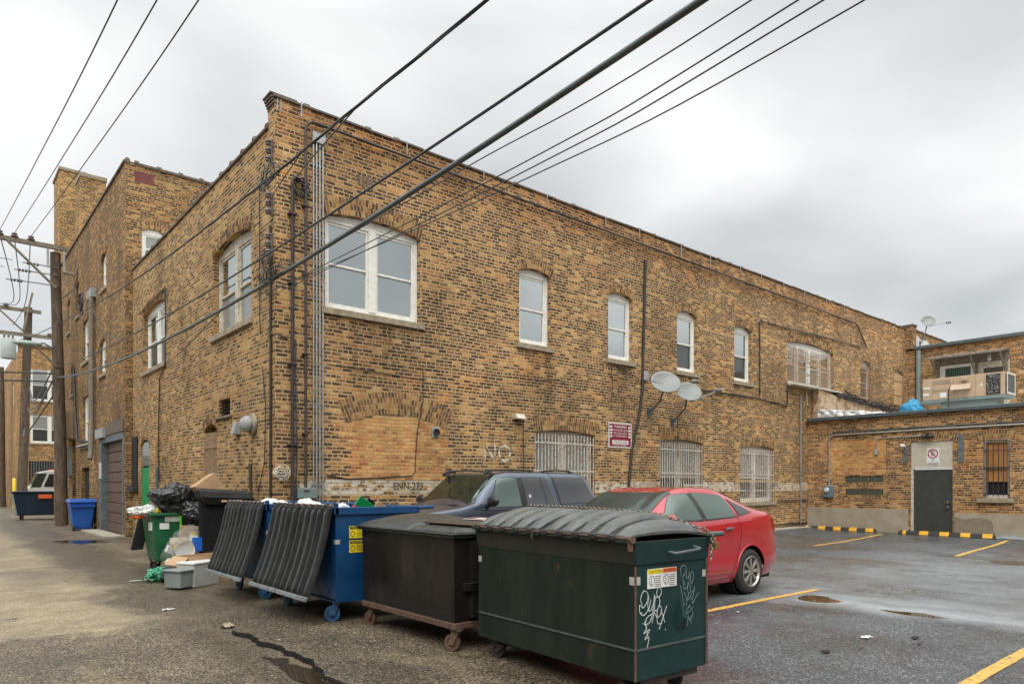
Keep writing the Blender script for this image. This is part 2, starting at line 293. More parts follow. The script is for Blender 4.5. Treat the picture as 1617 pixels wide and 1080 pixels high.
M['tyre'] = pm('tyre_rubber', (0.02, 0.02, 0.02), (0.032, 0.03, 0.028), 0.8, scale=20, bmp=0.3, bscale=60)
M['tail'] = pm('red_lamp_lens', (0.42, 0.008, 0.008), None, 0.08)
M['lens'] = pm('clear_lamp_lens', (0.6, 0.6, 0.58), None, 0.08)
M['truck'] = pm('white_truck_paint', (0.58, 0.58, 0.53), None, 0.35, coat=0.5)
M['porcelain'] = pm('insulator_porcelain', (0.10, 0.07, 0.06), (0.2, 0.19, 0.18), 0.3, scale=30)
M['transf'] = pm('grey_green_transformer', (0.42, 0.47, 0.44), None, 0.45)
M['lamphead'] = pm('pale_green_lamp_housing', (0.33, 0.40, 0.36), None, 0.45)
M['concrete'] = pm('pale_concrete', (0.36, 0.33, 0.27), (0.27, 0.24, 0.19), 0.85, scale=5, bmp=0.3)

def asphalt():
    m, t, b = new_mat('asphalt'); g = N(t, 'ShaderNodeNewGeometry'); P = g.outputs['Position']
    s = N(t, 'ShaderNodeSeparateXYZ'); t.links.new(P, s.inputs[0]); X, Y = s.outputs[0], s.outputs[1]
    def sm(v, a, c):                       # 0..1 between a and c
        return MA(t, 'DIVIDE', MA(t, 'SUBTRACT', v, a), c - a, clamp=True)
    n_lo = MA(t, 'SUBTRACT', noise_node(t, 0.55, 5, 0.6, P), 0.5); n_md = MA(t, 'SUBTRACT', noise_node(t, 2.6, 6, 0.68, P), 0.5)
    wx = MA(t, 'ADD', X, MA(t, 'ADD', MA(t, 'MULTIPLY', n_lo, 1.6), MA(t, 'MULTIPLY', n_md, 0.7)))
    wy = MA(t, 'ADD', Y, MA(t, 'ADD', MA(t, 'MULTIPLY', n_lo, 2.0), MA(t, 'MULTIPLY', n_md, 0.8)))
    lot = MA(t, 'MULTIPLY', sm(wx, 4.0, 4.9), MA(t, 'SUBTRACT', 1.0, sm(wy, 12.2, 12.6)))
    old = MA(t, 'MULTIPLY', MA(t, 'SUBTRACT', 1.0, sm(wx, 1.7, 2.1)), sm(wy, 8.0, 8.4))
    vor = N(t, 'ShaderNodeTexVoronoi'); vor.inputs['Scale'].default_value = 88; t.links.new(P, vor.inputs['Vector'])
    vs = N(t, 'ShaderNodeSeparateColor'); t.links.new(vor.outputs['Color'], vs.inputs[0])
    agg_a = ramp(t, vs.outputs[0], [(0.0, (0.032, 0.026, 0.020)), (0.35, (0.10, 0.075, 0.043)), (0.66, (0.185, 0.142, 0.085)), (0.86, (0.33, 0.26, 0.165))], 'CONSTANT')
    agg_l = ramp(t, vs.outputs[0], [(0.0, (0.030, 0.031, 0.032)), (0.4, (0.058, 0.063, 0.066)), (0.72, (0.10, 0.107, 0.111)), (0.9, (0.21, 0.22, 0.225))], 'CONSTANT')
    agg_o = ramp(t, vs.outputs[0], [(0.0, (0.20, 0.155, 0.09)), (0.45, (0.28, 0.22, 0.132)), (0.75, (0.35, 0.28, 0.175)), (0.92, (0.44, 0.36, 0.235))], 'CONSTANT')
    col = mixc(t, lot, agg_a, agg_l); col = mixc(t, old, col, agg_o)
    stain = ramp(t, noise_node(t, 1.1, 6, 0.68, P), [(0.28, 0.55), (0.5, 0.95), (0.72, 1.3)])
    col = mixc(t, 0.85, col, stain, 'MULTIPLY')
    # pale silt washes in the alley
    silt = MA(t, 'MULTIPLY', ramp(t, noise_node(t, 0.9, 6, 0.7, pos(t, 1.6, 0.6, 1)), [(0.54, 0), (0.70, 0.6)]), MA(t, 'SUBTRACT', 1.0, lot))
    col = mixc(t, silt, col, (0.26, 0.20, 0.12))
    # dried silt film beside the shallow drain of the lot
    dl = MA(t, 'SUBTRACT', wx, MA(t, 'ADD', 8.95, MA(t, 'MULTIPLY', MA(t, 'SUBTRACT', 3.0, Y), 0.05)))
    side = MA(t, 'DIVIDE', MA(t, 'ABSOLUTE', dl), MA(t, 'ADD', 0.75, MA(t, 'MULTIPLY', MA(t, 'GREATER_THAN', dl, 0.0), 1.6)))
    fm = MA(t, 'MULTIPLY', MA(t, 'SUBTRACT', 1.0, side, clamp=True), sm(wy, 6.4, 4.4))
    wide = MA(t, 'MULTIPLY', MA(t, 'MULTIPLY', sm(wx, 8.5, 11), MA(t, 'SUBTRACT', 1.0, sm(wx, 15, 20))), MA(t, 'MULTIPLY', sm(wy, 7.5, 5.5), 0.45))
    fm = MA(t, 'MAXIMUM', fm, wide); fm = MA(t, 'MULTIPLY', fm, ramp(t, noise_node(t, 1.5, 6, 0.7, pos(t, 1.3, .5, 1)), [(0.3, 0.35), (0.6, 1)]))
    col = mixc(t, MA(t, 'MULTIPLY', fm, 0.8, clamp=True), col, (0.31, 0.33, 0.335))
    # hairline cracks
    cw = N(t, 'ShaderNodeTexVoronoi', feature='DISTANCE_TO_EDGE'); cw.inputs['Scale'].default_value = 0.33
    cp_ = N(t, 'ShaderNodeVectorMath', operation='ADD'); t.links.new(P, cp_.inputs[0]); nz = N(t, 'ShaderNodeTexNoise'); nz.inputs['Scale'].default_value = 1.6; nz.inputs['Detail'].default_value = 6; t.links.new(P, nz.inputs['Vector']); t.links.new(nz.outputs['Color'], cp_.inputs[1]); t.links.new(cp_.outputs[0], cw.inputs['Vector'])
    ck = MA(t, 'MULTIPLY', MA(t, 'LESS_THAN', cw.outputs['Distance'], 0.0028), ramp(t, noise_node(t, 0.8, 2, .5, P), [(0.5, 0), (0.56, 0.8)]))
    col = mixc(t, ck, col, (0.02, 0.018, 0.016))
    # damp: darker and smoother
    damp = ramp(t, MA(t, 'ADD', noise_node(t, 0.5, 5, 0.6, pos(t, 1, 0.8, 1)), MA(t, 'MULTIPLY', n_md, 0.35)), [(0.42, 0), (0.60, 1)])
    gut = MA(t, 'MULTIPLY', sm(wx, 1.5, 2.1), MA(t, 'SUBTRACT', 1.0, sm(wx, 3.0, 3.4)))
    damp = MA(t, 'MAXIMUM', damp, gut)
    col = mixc(t, MA(t, 'MULTIPLY', damp, MA(t, 'SUBTRACT', 0.66, MA(t, 'MULTIPLY', lot, 0.52))), col, mixc(t, 1.0, col, (0.42, 0.42, 0.43), 'MULTIPLY'))
    t.links.new(col, b.inputs['Base Color'])
    rg = MA(t, 'SUBTRACT', 0.74, MA(t, 'MULTIPLY', damp, MA(t, 'ADD', 0.3, MA(t, 'MULTIPLY', lot, 0.06))))
    rg = MA(t, 'SUBTRACT', rg, MA(t, 'MULTIPLY', lot, 0.17))
    t.links.new(rg, b.inputs['Roughness'])
    h = MA(t, 'ADD', MA(t, 'MULTIPLY', vor.outputs['Distance'], 0.9), MA(t, 'MULTIPLY', noise_node(t, 30, 4, 0.6, P), 0.5))
    bn = N(t, 'ShaderNodeBump'); bn.inputs['Distance'].default_value = 0.006; t.links.new(h, bn.inputs['Height']); t.links.new(MA(t, 'SUBTRACT', 0.75, MA(t, 'MULTIPLY', lot, 0.42)), bn.inputs['Strength']); t.links.new(bn.outputs[0], b.inputs['Normal'])
    return m
M['asphalt'] = asphalt()
def water():
    m, t, b = new_mat('puddle_water'); b.inputs['Base Color'].default_value = (0.03, 0.021, 0.012, 1)
    b.inputs['Roughness'].default_value = 0.03; b.inputs['IOR'].default_value = 1.4
    bump(t, b, noise_node(t, 6, 2, 0.5, pos(t)), 0.04); return m
M['water'] = water()

# ---------------------------------------------------------------- object helpers
ACC = {}
def tag(o, label=None, cat=None, group=None, kind=None):
    if label: o['label'] = label
    if cat: o['category'] = cat
    if group: o['group'] = group
    if kind: o['kind'] = kind
    return o
def thing(name, label, cat, loc=(0, 0, 0), rz=0, group=None, local=False):
    o = bpy.data.objects.new(name, None); COL.objects.link(o); o.location = loc; o.rotation_euler = (0, 0, rz)
    o.empty_display_size = 0.3; tag(o, label, cat, group)
    ACC[o] = Vector((0, 0, 0)) if local else Vector(loc)
    return o
class MB:
    def __init__(s): s.v = []; s.f = []; s.c = []; s.mi = []; s.cur = 0
    def add(s, vs, fs, col=None):
        k = len(s.v); s.v += [tuple(x) for x in vs]
        for f in fs: s.f.append([i + k for i in f]); s.c.append(col); s.mi.append(s.cur)
        return s
    def box(s, x0, x1, y0, y1, z0, z1, T=None, col=None):
        p = [(x, y, z) for x in (x0, x1) for y in (y0, y1) for z in (z0, z1)]
        if T: p = [T(*q) for q in p]
        return s.add(p, [(0, 1, 3, 2), (4, 6, 7, 5), (0, 4, 5, 1), (2, 3, 7, 6), (0, 2, 6, 4), (1, 5, 7, 3)], col)
    def hexa(s, b, t):                       # bottom four + top four corners
        return s.add(list(b) + list(t), [(3, 2, 1, 0), (4, 5, 6, 7), (0, 1, 5, 4), (1, 2, 6, 5), (2, 3, 7, 6), (3, 0, 4, 7)])
    def tube(s, pts, r, n=8, caps=True):
        pts = [Vector(p) for p in pts]; rs = r if isinstance(r, (list, tuple)) else [r] * len(pts)
        vs = []; prev = None
        for i, p in enumerate(pts):
            d = (pts[min(i + 1, len(pts) - 1)] - pts[max(i - 1, 0)]).normalized()
            if prev is None:
                a = Vector((0, 0, 1)) if abs(d.z) < 0.9 else Vector((1, 0, 0)); e1 = d.cross(a).normalized()
            else: e1 = (prev - d * prev.dot(d)).normalized()
            prev = e1; e2 = d.cross(e1)
            for k in range(n):
                a = 2 * math.pi * k / n; vs.append(p + (e1 * math.cos(a) + e2 * math.sin(a)) * rs[i])
        fs = [(i * n + k, i * n + (k + 1) % n, (i + 1) * n + (k + 1) % n, (i + 1) * n + k) for i in range(len(pts) - 1) for k in range(n)]
        if caps: fs += [tuple(range(n))[::-1], tuple(range((len(pts) - 1) * n, len(pts) * n))]
        return s.add(vs, fs)
    def lathe(s, prof, c, axis='z', n=24):     # prof: (r, h)
        vs = []
        for r, h in prof:
            for k in range(n):
                a = 2 * math.pi * k / n; x, y = r * math.cos(a), r * math.sin(a)
                q = {'z': (x, y, h), 'y': (x, h, y), 'x': (h, x, y)}[axis]
                vs.append((c[0] + q[0], c[1] + q[1], c[2] + q[2]))
        fs = [(i * n + k, i * n + (k + 1) % n, (i + 1) * n + (k + 1) % n, (i + 1) * n + k) for i in range(len(prof) - 1) for k in range(n)]
        if prof[0] != prof[-1]: fs += [tuple(range(n)), tuple(range((len(prof) - 1) * n, len(prof) * n))]
        return s.add(vs, fs)
    def prism(s, pts, T, d0, d1, col=None):     # 2D polygon (u,z) extruded in depth
        n = len(pts); a = [T(u, d0, z) for u, z in pts]; b = [T(u, d1, z) for u, z in pts]
        return s.add(a + b, [tuple(range(n)), tuple(range(2 * n - 1, n - 1, -1))] + [(i, (i + 1) % n, n + (i + 1) % n, n + i) for i in range(n)], col)
    def grid(s, nu, nv, fn):
        vs = [fn(i / (nu - 1), j / (nv - 1)) for j in range(nv) for i in range(nu)]
        return s.add(vs, [(j * nu + i, j * nu + i + 1, (j + 1) * nu + i + 1, (j + 1) * nu + i) for j in range(nv - 1) for i in range(nu - 1)])
    def build(s, name, mat, parent=None, smooth=False, bevel=0, solid=0, sub=0, recalc=True, label=None):
        me = bpy.data.meshes.new(name)
        V = [Vector(p) for p in s.v]
        lo = Vector([min(p[i] for p in V) for i in range(3)]); hi = Vector([max(p[i] for p in V) for i in range(3)])
        c = (lo + hi) / 2
        if parent is None: c.z = lo.z
        me.from_pydata([p - c for p in V], [], s.f)
        mats = mat if isinstance(mat, list) else [mat]
        for m in mats: me.materials.append(m)
        if len(mats) > 1: me.polygons.foreach_set('material_index', s.mi)
        if any(x is not None for x in s.c):
            a = me.color_attributes.new('brick', 'FLOAT_COLOR', 'CORNER'); k = 0
            for p, cc in zip(me.polygons, s.c):
                for _ in p.loop_indices: a.data[k].color = (*(cc or (0.34, 0.24, 0.13)), 1); k += 1
        if recalc:
            bm = bmesh.new(); bm.from_mesh(me); bmesh.ops.recalc_face_normals(bm, faces=bm.faces); bm.to_mesh(me); bm.free()
        if smooth:
            me.polygons.foreach_set('use_smooth', [True] * len(me.polygons))
            try: me.set_sharp_from_angle(angle=R(smooth if smooth > 1 else 40))
            except Exception: pass
        o = bpy.data.objects.new(name, me); COL.objects.link(o)
        if parent: o.parent = parent; o.location = c - ACC[parent]
        else: o.location = c
        ACC[o] = c
        if solid: md = o.modifiers.new('s', 'SOLIDIFY'); md.thickness = solid; md.offset = 0
        if bevel: md = o.modifiers.new('b', 'BEVEL'); md.width = bevel; md.segments = 2; md.limit_method = 'ANGLE'; md.angle_limit = R(35)
        if sub: md = o.modifiers.new('u', 'SUBSURF'); md.levels = sub; md.render_levels = sub
        if label: o['label'] = label
        return o
def each(mb, name, mat, parent, **k):            # every box of the builder becomes a part of its own
    for i in range(0, len(mb.v), 8): MB().add(mb.v[i:i + 8], [[j - i for j in f] for f in mb.f if i <= f[0] < i + 8]).build(name, mat, parent, **k)
def WY(Y):  return lambda u, d, z: (u, Y - d, z)        # wall facing -Y, d outward
def WX(X):  return lambda u, d, z: (X - d, u, z)        # wall facing -X, u = y
def arch(u0, u1, z0, zs, zc, n=10, off=0):
    w = (u1 - u0) / 2; s = zc - zs; m = (u0 + u1) / 2
    if s < 1e-3: return [(u0 - off, z0), (u1 + off, z0), (u1 + off, zs + off), (u0 - off, zs + off)]
    r = (w * w + s * s) / (2 * s); a = math.asin(min(1, w / r)); r2 = r + off; a2 = math.asin(min(1, (w + off) / r2))
    return [(u0 - off, z0), (u1 + off, z0)] + [(m + r2 * math.sin(a2 - 2 * a2 * i / n), zc - r + r2 * math.cos(a2 - 2 * a2 * i / n)) for i in range(n + 1)]
def wall(name, mat, parent, T, outline, holes=(), depth=0.16, thick=None):
    bm = bmesh.new(); mb = MB()
    def loop(pts):
        vs = [bm.verts.new((u, 0, z)) for u, z in pts]
        for i in range(len(vs)): bm.edges.new((vs[i], vs[(i + 1) % len(vs)]))
    loop(outline)
    for h in holes: loop(h)
    bmesh.ops.triangle_fill(bm, use_beauty=True, use_dissolve=False, edges=bm.edges[:])
    bm.verts.index_update()
    a, b, c = Vector(T(0, 0, 0)), Vector(T(0, 1, 0)), None
    outn = (b - a).normalized()
    vs = [T(v.co.x, 0, v.co.z) for v in bm.verts]; fs = []
    for f in bm.faces:
        idx = [v.index for v in f.verts]
        p = [Vector(vs[i]) for i in idx[:3]]
        if (p[1] - p[0]).cross(p[2] - p[0]).dot(outn) < 0: idx.reverse()
        fs.append(idx)
    bm.free(); mb.add(vs, fs)
    for h in holes:
        n = len(h); mb.add([T(u, 0, z) for u, z in h] + [T(u, -depth, z) for u, z in h], [(i, (i + 1) % n, n + (i + 1) % n, n + i) for i in range(n)])
    return mb.build(name, mat, parent, recalc=False)
BP = [(0.36, 0.26, 0.14), (0.33, 0.22, 0.11), (0.30, 0.20, 0.10), (0.25, 0.15, 0.075), (0.22, 0.125, 0.065), (0.17, 0.105, 0.06), (0.085, 0.06, 0.045), (0.06, 0.045, 0.036), (0.11, 0.075, 0.05), (0.14, 0.085, 0.05)]
def brick_arch(parent, T, u0, u1, zs, zc, rows, acc=None):
    w = (u1 - u0) / 2; s = zc - zs; m = (u0 + u1) / 2; r = (w * w + s * s) / (2 * s); a = math.asin(min(1, w / r)); zc0 = zc - r
    mb = MB(); rnd = random.Random(int(u0 * 100))
    R0, R1 = r + 0.004, r + rows * 0.108
    a1 = math.asin(min(1, (w + 0.02) / r))
    n = 24; o = [(m + R0 * math.sin(-a1 + 2 * a1 * i / n), zc0 + R0 * math.cos(-a1 + 2 * a1 * i / n)) for i in range(n + 1)]
    o += [(m + R1 * math.sin(a1 - 2 * a1 * i / n), zc0 + R1 * math.cos(a1 - 2 * a1 * i / n)) for i in range(n + 1)]
    for i in range(n):
        q = [o[i], o[i + 1], o[2 * n - i], o[2 * n + 1 - i]]; mb.prism(q, T, -0.02, 0.003, (0.42, 0.315, 0.19))
    for k in range(rows):
        ra, rb = R0 + k * 0.108 + 0.006, R0 + (k + 1) * 0.108 - 0.008
        nb = max(3, int(2 * a1 * ra / 0.068)); st = 2 * a1 / nb
        for i in range(nb):
            t0 = -a1 + i * st + 0.009 / ra + rnd.uniform(0, .004) / ra; t1 = -a1 + (i + 1) * st - 0.009 / ra
            j = rnd.uniform(-.006, .006)
            q = [(m + (ra + j) * math.sin(t0), zc0 + (ra + j) * math.cos(t0)), (m + (ra + j) * math.sin(t1), zc0 + (ra + j) * math.cos(t1)),
                 (m + (rb + j) * math.sin(t1), zc0 + (rb + j) * math.cos(t1)), (m + (rb + j) * math.sin(t0), zc0 + (rb + j) * math.cos(t0))]
            mb.prism(q, T, -0.01, 0.007 + rnd.uniform(0, .003), rnd.choice(BP))
    return mb.build('brick_arch', M['archbrick'], parent)
def window(parent, T, u0, u1, z0, zs, zc, lights=1, frame='white', glass='glass', low=None, d=-0.10, sill='stone', rows=2, bars=None, fw=0.09, sash=True, label=None, split=0.5):
    """lights = number of side by side sashes; d = depth of the frame face"""
    fr = MB(); n = 12; D0 = d - 0.06; D1 = d
    full = arch(u0 + 0.004, u1 - 0.004, z0, zs, zc, n)
    zt = zs - 0.02                                     # straight head of the glazed part
    # arched head board
    top = [(u0 + 0.004, zt)] + [(u1 - 0.004, zt)] + full[2:]
    fr.prism(top, T, D0, D1)
    fr.box(u0 + .004, u0 + fw, D0, D1, z0, zt, T); fr.box(u1 - fw, u1 - .004, D0, D1, z0, zt, T); fr.box(u0 + fw, u1 - fw, D0, D1, z0, z0 + 0.07, T)
    wl = (u1 - u0 - 2 * fw - (lights - 1) * 0.16) / lights
    for i in range(1, lights):
        a = u0 + fw + i * wl + (i - 1) * 0.16; fr.box(a, a + 0.16, D0, D1 + 0.012, z0 + .07, zt, T)
    fr.box(u0 + fw, u1 - fw, D0, D1, zt - 0.06, zt - .001, T)
    win = fr.build('window', M[frame], parent, bevel=0.008, label=label)
    for i in range(lights):
        a = u0 + fw + i * (wl + 0.16); b_ = a + wl; zb, ze = z0 + 0.072, zt - 0.062; zm = zb + (ze - zb) * split
        sh = MB(); s_ = 0.045
        if sash:
            sh.box(a + .002, a + s_, D0 - .02, D1 - .02, zb, ze, T); sh.box(b_ - s_, b_ - .002, D0 - .02, D1 - .02, zb, ze, T)
            sh.box(a + s_, b_ - s_, D0 - .02, D1 - .02, zb, zb + 0.055, T); sh.box(a + s_, b_ - s_, D0 - .02, D1 - .02, ze - s_, ze, T)
            sh.box(a + s_, b_ - s_, D0 - .02, D1 - .012, zm - .02, zm + .02, T)
            sh.build('sash', M[frame], win, bevel=0.005)
        for (p, q, g, dd) in ((zm, ze, glass, -.04), (zb, zm, low or glass, -.055)):
            MB().box(a + .01, b_ - .01, D1 + dd - .006, D1 + dd, p, q - .002, T).build('pane', M[g], win)
    if sill: MB().box(u0 - 0.08, u1 + 0.08, -0.14, 0.06, z0 - 0.12, z0 - 0.002, T).build('sill', M[sill], win, bevel=0.01)
    if rows: brick_arch(win, T, u0, u1, zs, zc, rows)
    if bars:
        bm_ = MB(); mt, step, hz = bars
        k = max(1, int((u1 - u0 - .06) / step))
        for i in range(k + 1):
            x = u0 + 0.03 + i * (u1 - u0 - .06) / k; bm_.box(x - .009, x + .009, -0.035, -0.017, z0 + .02, zt, T)
        for z in hz: bm_.box(u0 + .01, u1 - .01, -0.017, -0.006, z - .014, z + .014, T)
        bm_.build('security_bars', M[mt], win)
    return win
def text(s, size, T3, mat, name, parent, depth=0.003, align='CENTER', sx=1.0, shear=0):
    cu = bpy.data.curves.new(name, 'FONT'); cu.body = s; cu.size = size; cu.align_x = align; cu.align_y = 'CENTER'; cu.resolution_u = 2; cu.extrude = depth; cu.shear = shear
    tmp = bpy.data.objects.new('tmp', cu); me = bpy.data.meshes.new_from_object(tmp); bpy.data.objects.remove(tmp)
    mb = MB(); mb.add([T3(v.co.x * sx, v.co.y, v.co.z) for v in me.vertices], [list(p.vertices) for p in me.polygons])
    bpy.data.meshes.remove(me)
    return mb.build(name, mat, parent)
def blob(mb, c, r, seed, amp=0.25, fr=3.0, sub=4, flat=None, sag=0):
    bm = bmesh.new(); bmesh.ops.create_icosphere(bm, subdivisions=sub, radius=1)
    vs = []
    for v in bm.verts:
        p = v.co.normalized(); k = 1 + amp * noise.noise(p * fr * 0.5 + Vector((seed, 0, 0))) + amp * 0.7 * abs(noise.noise(p * fr * 1.6 + Vector((0, seed, 0)))) - amp * .5 * abs(noise.noise(p * fr * 3.7 + Vector((0, 0, seed))))
        q = Vector((p.x * r[0] * k, p.y * r[1] * k, p.z * r[2] * k))
        q += Vector(c)
        if flat is not None and q.z < flat: q.z = flat + (q.z - flat) * 0.05
        vs.append(q)
    bm.verts.index_update(); fs = [[v.index for v in f.verts] for f in bm.faces]; bm.free(); mb.add(vs, fs); return mb

#@@GROUND
# ================================================================ GROUND
def ease(v, a, b): v = max(0, min(1, (v - a) / (b - a))); return v * v * (3 - 2 * v)
EDGE = 2.5
M['freshbreak'] = pm('broken_asphalt_edge', (0.007, 0.0065, 0.006), (0.03, 0.027, 0.023), 0.9, spec=.15, scale=40, bmp=.8, bscale=50)
def edge_x(y):
    return 0.10 * noise.noise(Vector((3.1, y * 0.9, 0))) + 0.05 * noise.noise(Vector((9.1, y * 3.2, 0))) + 0.035 * noise.noise(Vector((1.7, y * 8, 0))) + 0.02 * noise.noise(Vector((1.7, y * 19, 4))) + 0.35 * ease(y, 7.2, 8.2) ** 2
PUD = [(9.05, 4.4, .25, .2), (8.9, 3.2, .12, .4), (16.4, 4.1, .4, .4), (3.1, 21.8, .7, .75), (2.9, 4.45, 0, 0)]
def gz(x, y):
    z = 0.012 * noise.noise(Vector((x * 0.35, y * 0.35, 2))) + 0.004 * noise.noise(Vector((x * 1.6, y * 1.6, 5)))
    if -1 < y < 8.2 and x < EDGE: z -= 0.05 * ease(x, 1.95, 2.40) * (1 - ease(y, 7.0, 8.1))
    if -1 < y < 8.2 and x < EDGE: z += 0.004 * noise.noise(Vector((x * 5, y * 5, 1)))
    for (px, py, rx, ry) in PUD:
        if rx:
            r = math.hypot((x - px) / (rx * 1.5), (y - py) / (ry * 1.5)); r += 0.35 * noise.noise(Vector((x * 2.2, y * 2.2, 8)))
            if r < 1.3: z -= 0.02 * (1 - ease(r, 0.2, 1.2))
    z += 0.10 * ease(y, 10.3, 11.6) * ease(x, 4.9, 7) + 0.04 * ease(x, 20, 23)
    return z
def axis(segs):
    r = []
    for a, b, s in segs:
        n = max(1, round((b - a) / s)); r += [a + (b - a) * i / n for i in range(n)]
    return r + [segs[-1][1]]
XS_A = axis([(-300, -40, 40), (-40, -8, 4), (-8, -2, 1), (-2, 1.6, .2), (1.6, 2.3, .07), (2.3, 2.5, .02)])
XS_L = axis([(2.5, 4, .1), (4, 10, .12), (10, 24, .35), (24, 60, 6), (60, 400, 60)])
YS = axis([(-40, -2, 4), (-2, 1, .3), (1, 9, .06), (9, 13, .15), (13, 24, .3), (24, 60, 2), (60, 500, 60)])
def sheet(name, xs, skirt=False):
    mb = MB(); nx = len(xs)
    for y in YS:
        for x in xs:
            k = max(0, 1 - abs(x - EDGE) / 0.7); xx = x + edge_x(y) * k if -2 < y < 9.5 else x + edge_x(y) * k
            mb.v.append((xx, y, gz(x if x != EDGE or skirt else EDGE - 1e-6, y)))
    for j in range(len(YS) - 1):
        for i in range(nx - 1): mb.f.append([j * nx + i, j * nx + i + 1, (j + 1) * nx + i + 1, (j + 1) * nx + i]); mb.c.append(None); mb.mi.append(0)
    if skirt:                                   # broken edge of the upper layer
        k = len(mb.v)
        for y in YS: mb.v.append((EDGE + edge_x(y) - 0.012 + 0.012 * noise.noise(Vector((0, y * 14, 3))), y, -0.025))
        for y in YS: mb.v.append((EDGE + edge_x(y) - 0.02 + 0.02 * noise.noise(Vector((0, y * 11, 6))), y, -0.12))
        for q in (0, 1):
            for j in range(len(YS) - 1):
                a0 = (j * nx, (j + 1) * nx) if q == 0 else (k + j, k + j + 1); b0 = k + q * len(YS)
                mb.f.append([a0[0], a0[1], b0 + j + 1, b0 + j]); mb.c.append(None); mb.mi.append(1)
    o = mb.build(name, [M['asphalt'], M['freshbreak']] if skirt else M['asphalt'], None, smooth=60, recalc=False); tag(o, kind='structure'); return o
sheet('alley', XS_A); sheet('parking_lot', XS_L, True)
def flat_patch(name, pts, z, mat, kind=None, label=None, cat=None, group=None, seed=1, jag=0.06, parent=None):
    P = []; n = len(pts)
    for i in range(n):
        a, b = pts[i], pts[(i + 1) % n]; m = max(2, int(math.dist(a, b) / 0.06)); m = min(m, 60)
        for k in range(m):
            x = a[0] + (b[0] - a[0]) * k / m; y = a[1] + (b[1] - a[1]) * k / m
            P.append((x + jag * noise.noise(Vector((x * 4, y * 4, seed))), y + jag * noise.noise(Vector((x * 4, y * 4, seed + 9)))))
    bm = bmesh.new(); vs = [bm.verts.new((x, y, 0)) for x, y in P]
    ed = [bm.edges.new((vs[i], vs[(i + 1) % len(vs)])) for i in range(len(vs))]
    bmesh.ops.triangle_fill(bm, use_beauty=True, edges=ed); bm.verts.index_update()
    mb = MB(); mb.add([(v.co.x, v.co.y, z(v.co.x, v.co.y) if callable(z) else z) for v in bm.verts], [[v.index for v in f.verts] for f in bm.faces]); bm.free()
    o = mb.build(name, mat, parent, recalc=False)
    me = o.data
    if me.polygons and me.polygons[0].normal.z < 0: me.flip_normals()
    return tag(o, label, cat, group, kind)
def LG(px, py):                              # image direction to a point on the ground, used for measured spots
    u = (px - 808.5) / 1092; v = (767 - py) / 1092; t = -1.5 / v; return ((FX + u * FY) * t, (FY - u * FX) * t)
for i, q in enumerate(([(1244, 946), (1256, 940), (1280, 938), (1305, 941), (1326, 947), (1362, 956), (1332, 952), (1312, 955), (1270, 953)], [(1366, 959), (1400, 961), (1430, 964), (1452, 966), (1505, 975), (1450, 973), (1425, 969), (1400, 967)],
                       [(1562, 885), (1580, 882), (1617, 883), (1650, 887), (1617, 892), (1590, 890)])):
    P_ = [LG(*k) for k in q]; cx_, cy_ = sum(k[0] for k in P_) / len(P_), sum(k[1] for k in P_) / len(P_)
    flat_patch('puddle', P_, gz(cx_, cy_) + .012, M['water'], 'structure', seed=i + 3, jag=.07)
for i, (px, py, rx, ry) in enumerate(PUD):
    if rx and i > 2: flat_patch('puddle', [(px + 1.5 * rx * math.cos(a) * (1 + .9 * noise.noise(Vector((math.cos(a) * 1.7, math.sin(a) * 1.7, i + 3)))), py + 1.5 * ry * math.sin(a) * (1 + .9 * noise.noise(Vector((math.cos(a) * 1.7, math.sin(a) * 1.7, i + 8))))) for a in [k * .2417 for k in range(26)]], gz(px, py) + 0.007, M['water'], 'structure', seed=i, jag=.28)
flat_patch('gutter_water', [(2.22, 3.2), (2.48, 3.2), (2.48, 5.2), (2.42, 6.1), (2.3, 6.5), (2.24, 5.4)], -0.037, M['water'], 'structure', jag=.15)
def line(x0, x1, y0, y1, wdt, label):
    mb = MB(); n = max(4, int((x1 - x0) / 0.1)); 
    mb.grid(n, 4, lambda u, v: (x0 + (x1 - x0) * u + (0.012 * noise.noise(Vector((u * 9, v, x0)))), y0 + (y1 - y0) * u + (v - .5) * wdt + (0.008 * noise.noise(Vector((u * 30, v * 3, x0))) if v in (0, 1) else 0), gz(x0 + (x1 - x0) * u, y0 + (y1 - y0) * u + (v - .5) * wdt) + 0.005))
    o = mb.build('painted_line', M['yellowpaint'], None, recalc=False); tag(o, None, None, None, 'structure')
line(4.9, 9.87, 4.84, 4.81, .10, ''); line(16.88, 22.14, 8.31, 8.78, .10, ''); line(16.77, 22.2, 5.15, 5.59, .10, ''); line(5.2, 10.5, 1.76, 1.8, .10, '')
# concrete strip at the foot of the long wall
mb = MB(); mb.box(16, 23.2, 11.25, 11.66, 0.0, 0.135); tag(mb.build('concrete_kerb', M['concrete'], None, bevel=.015), kind='structure')

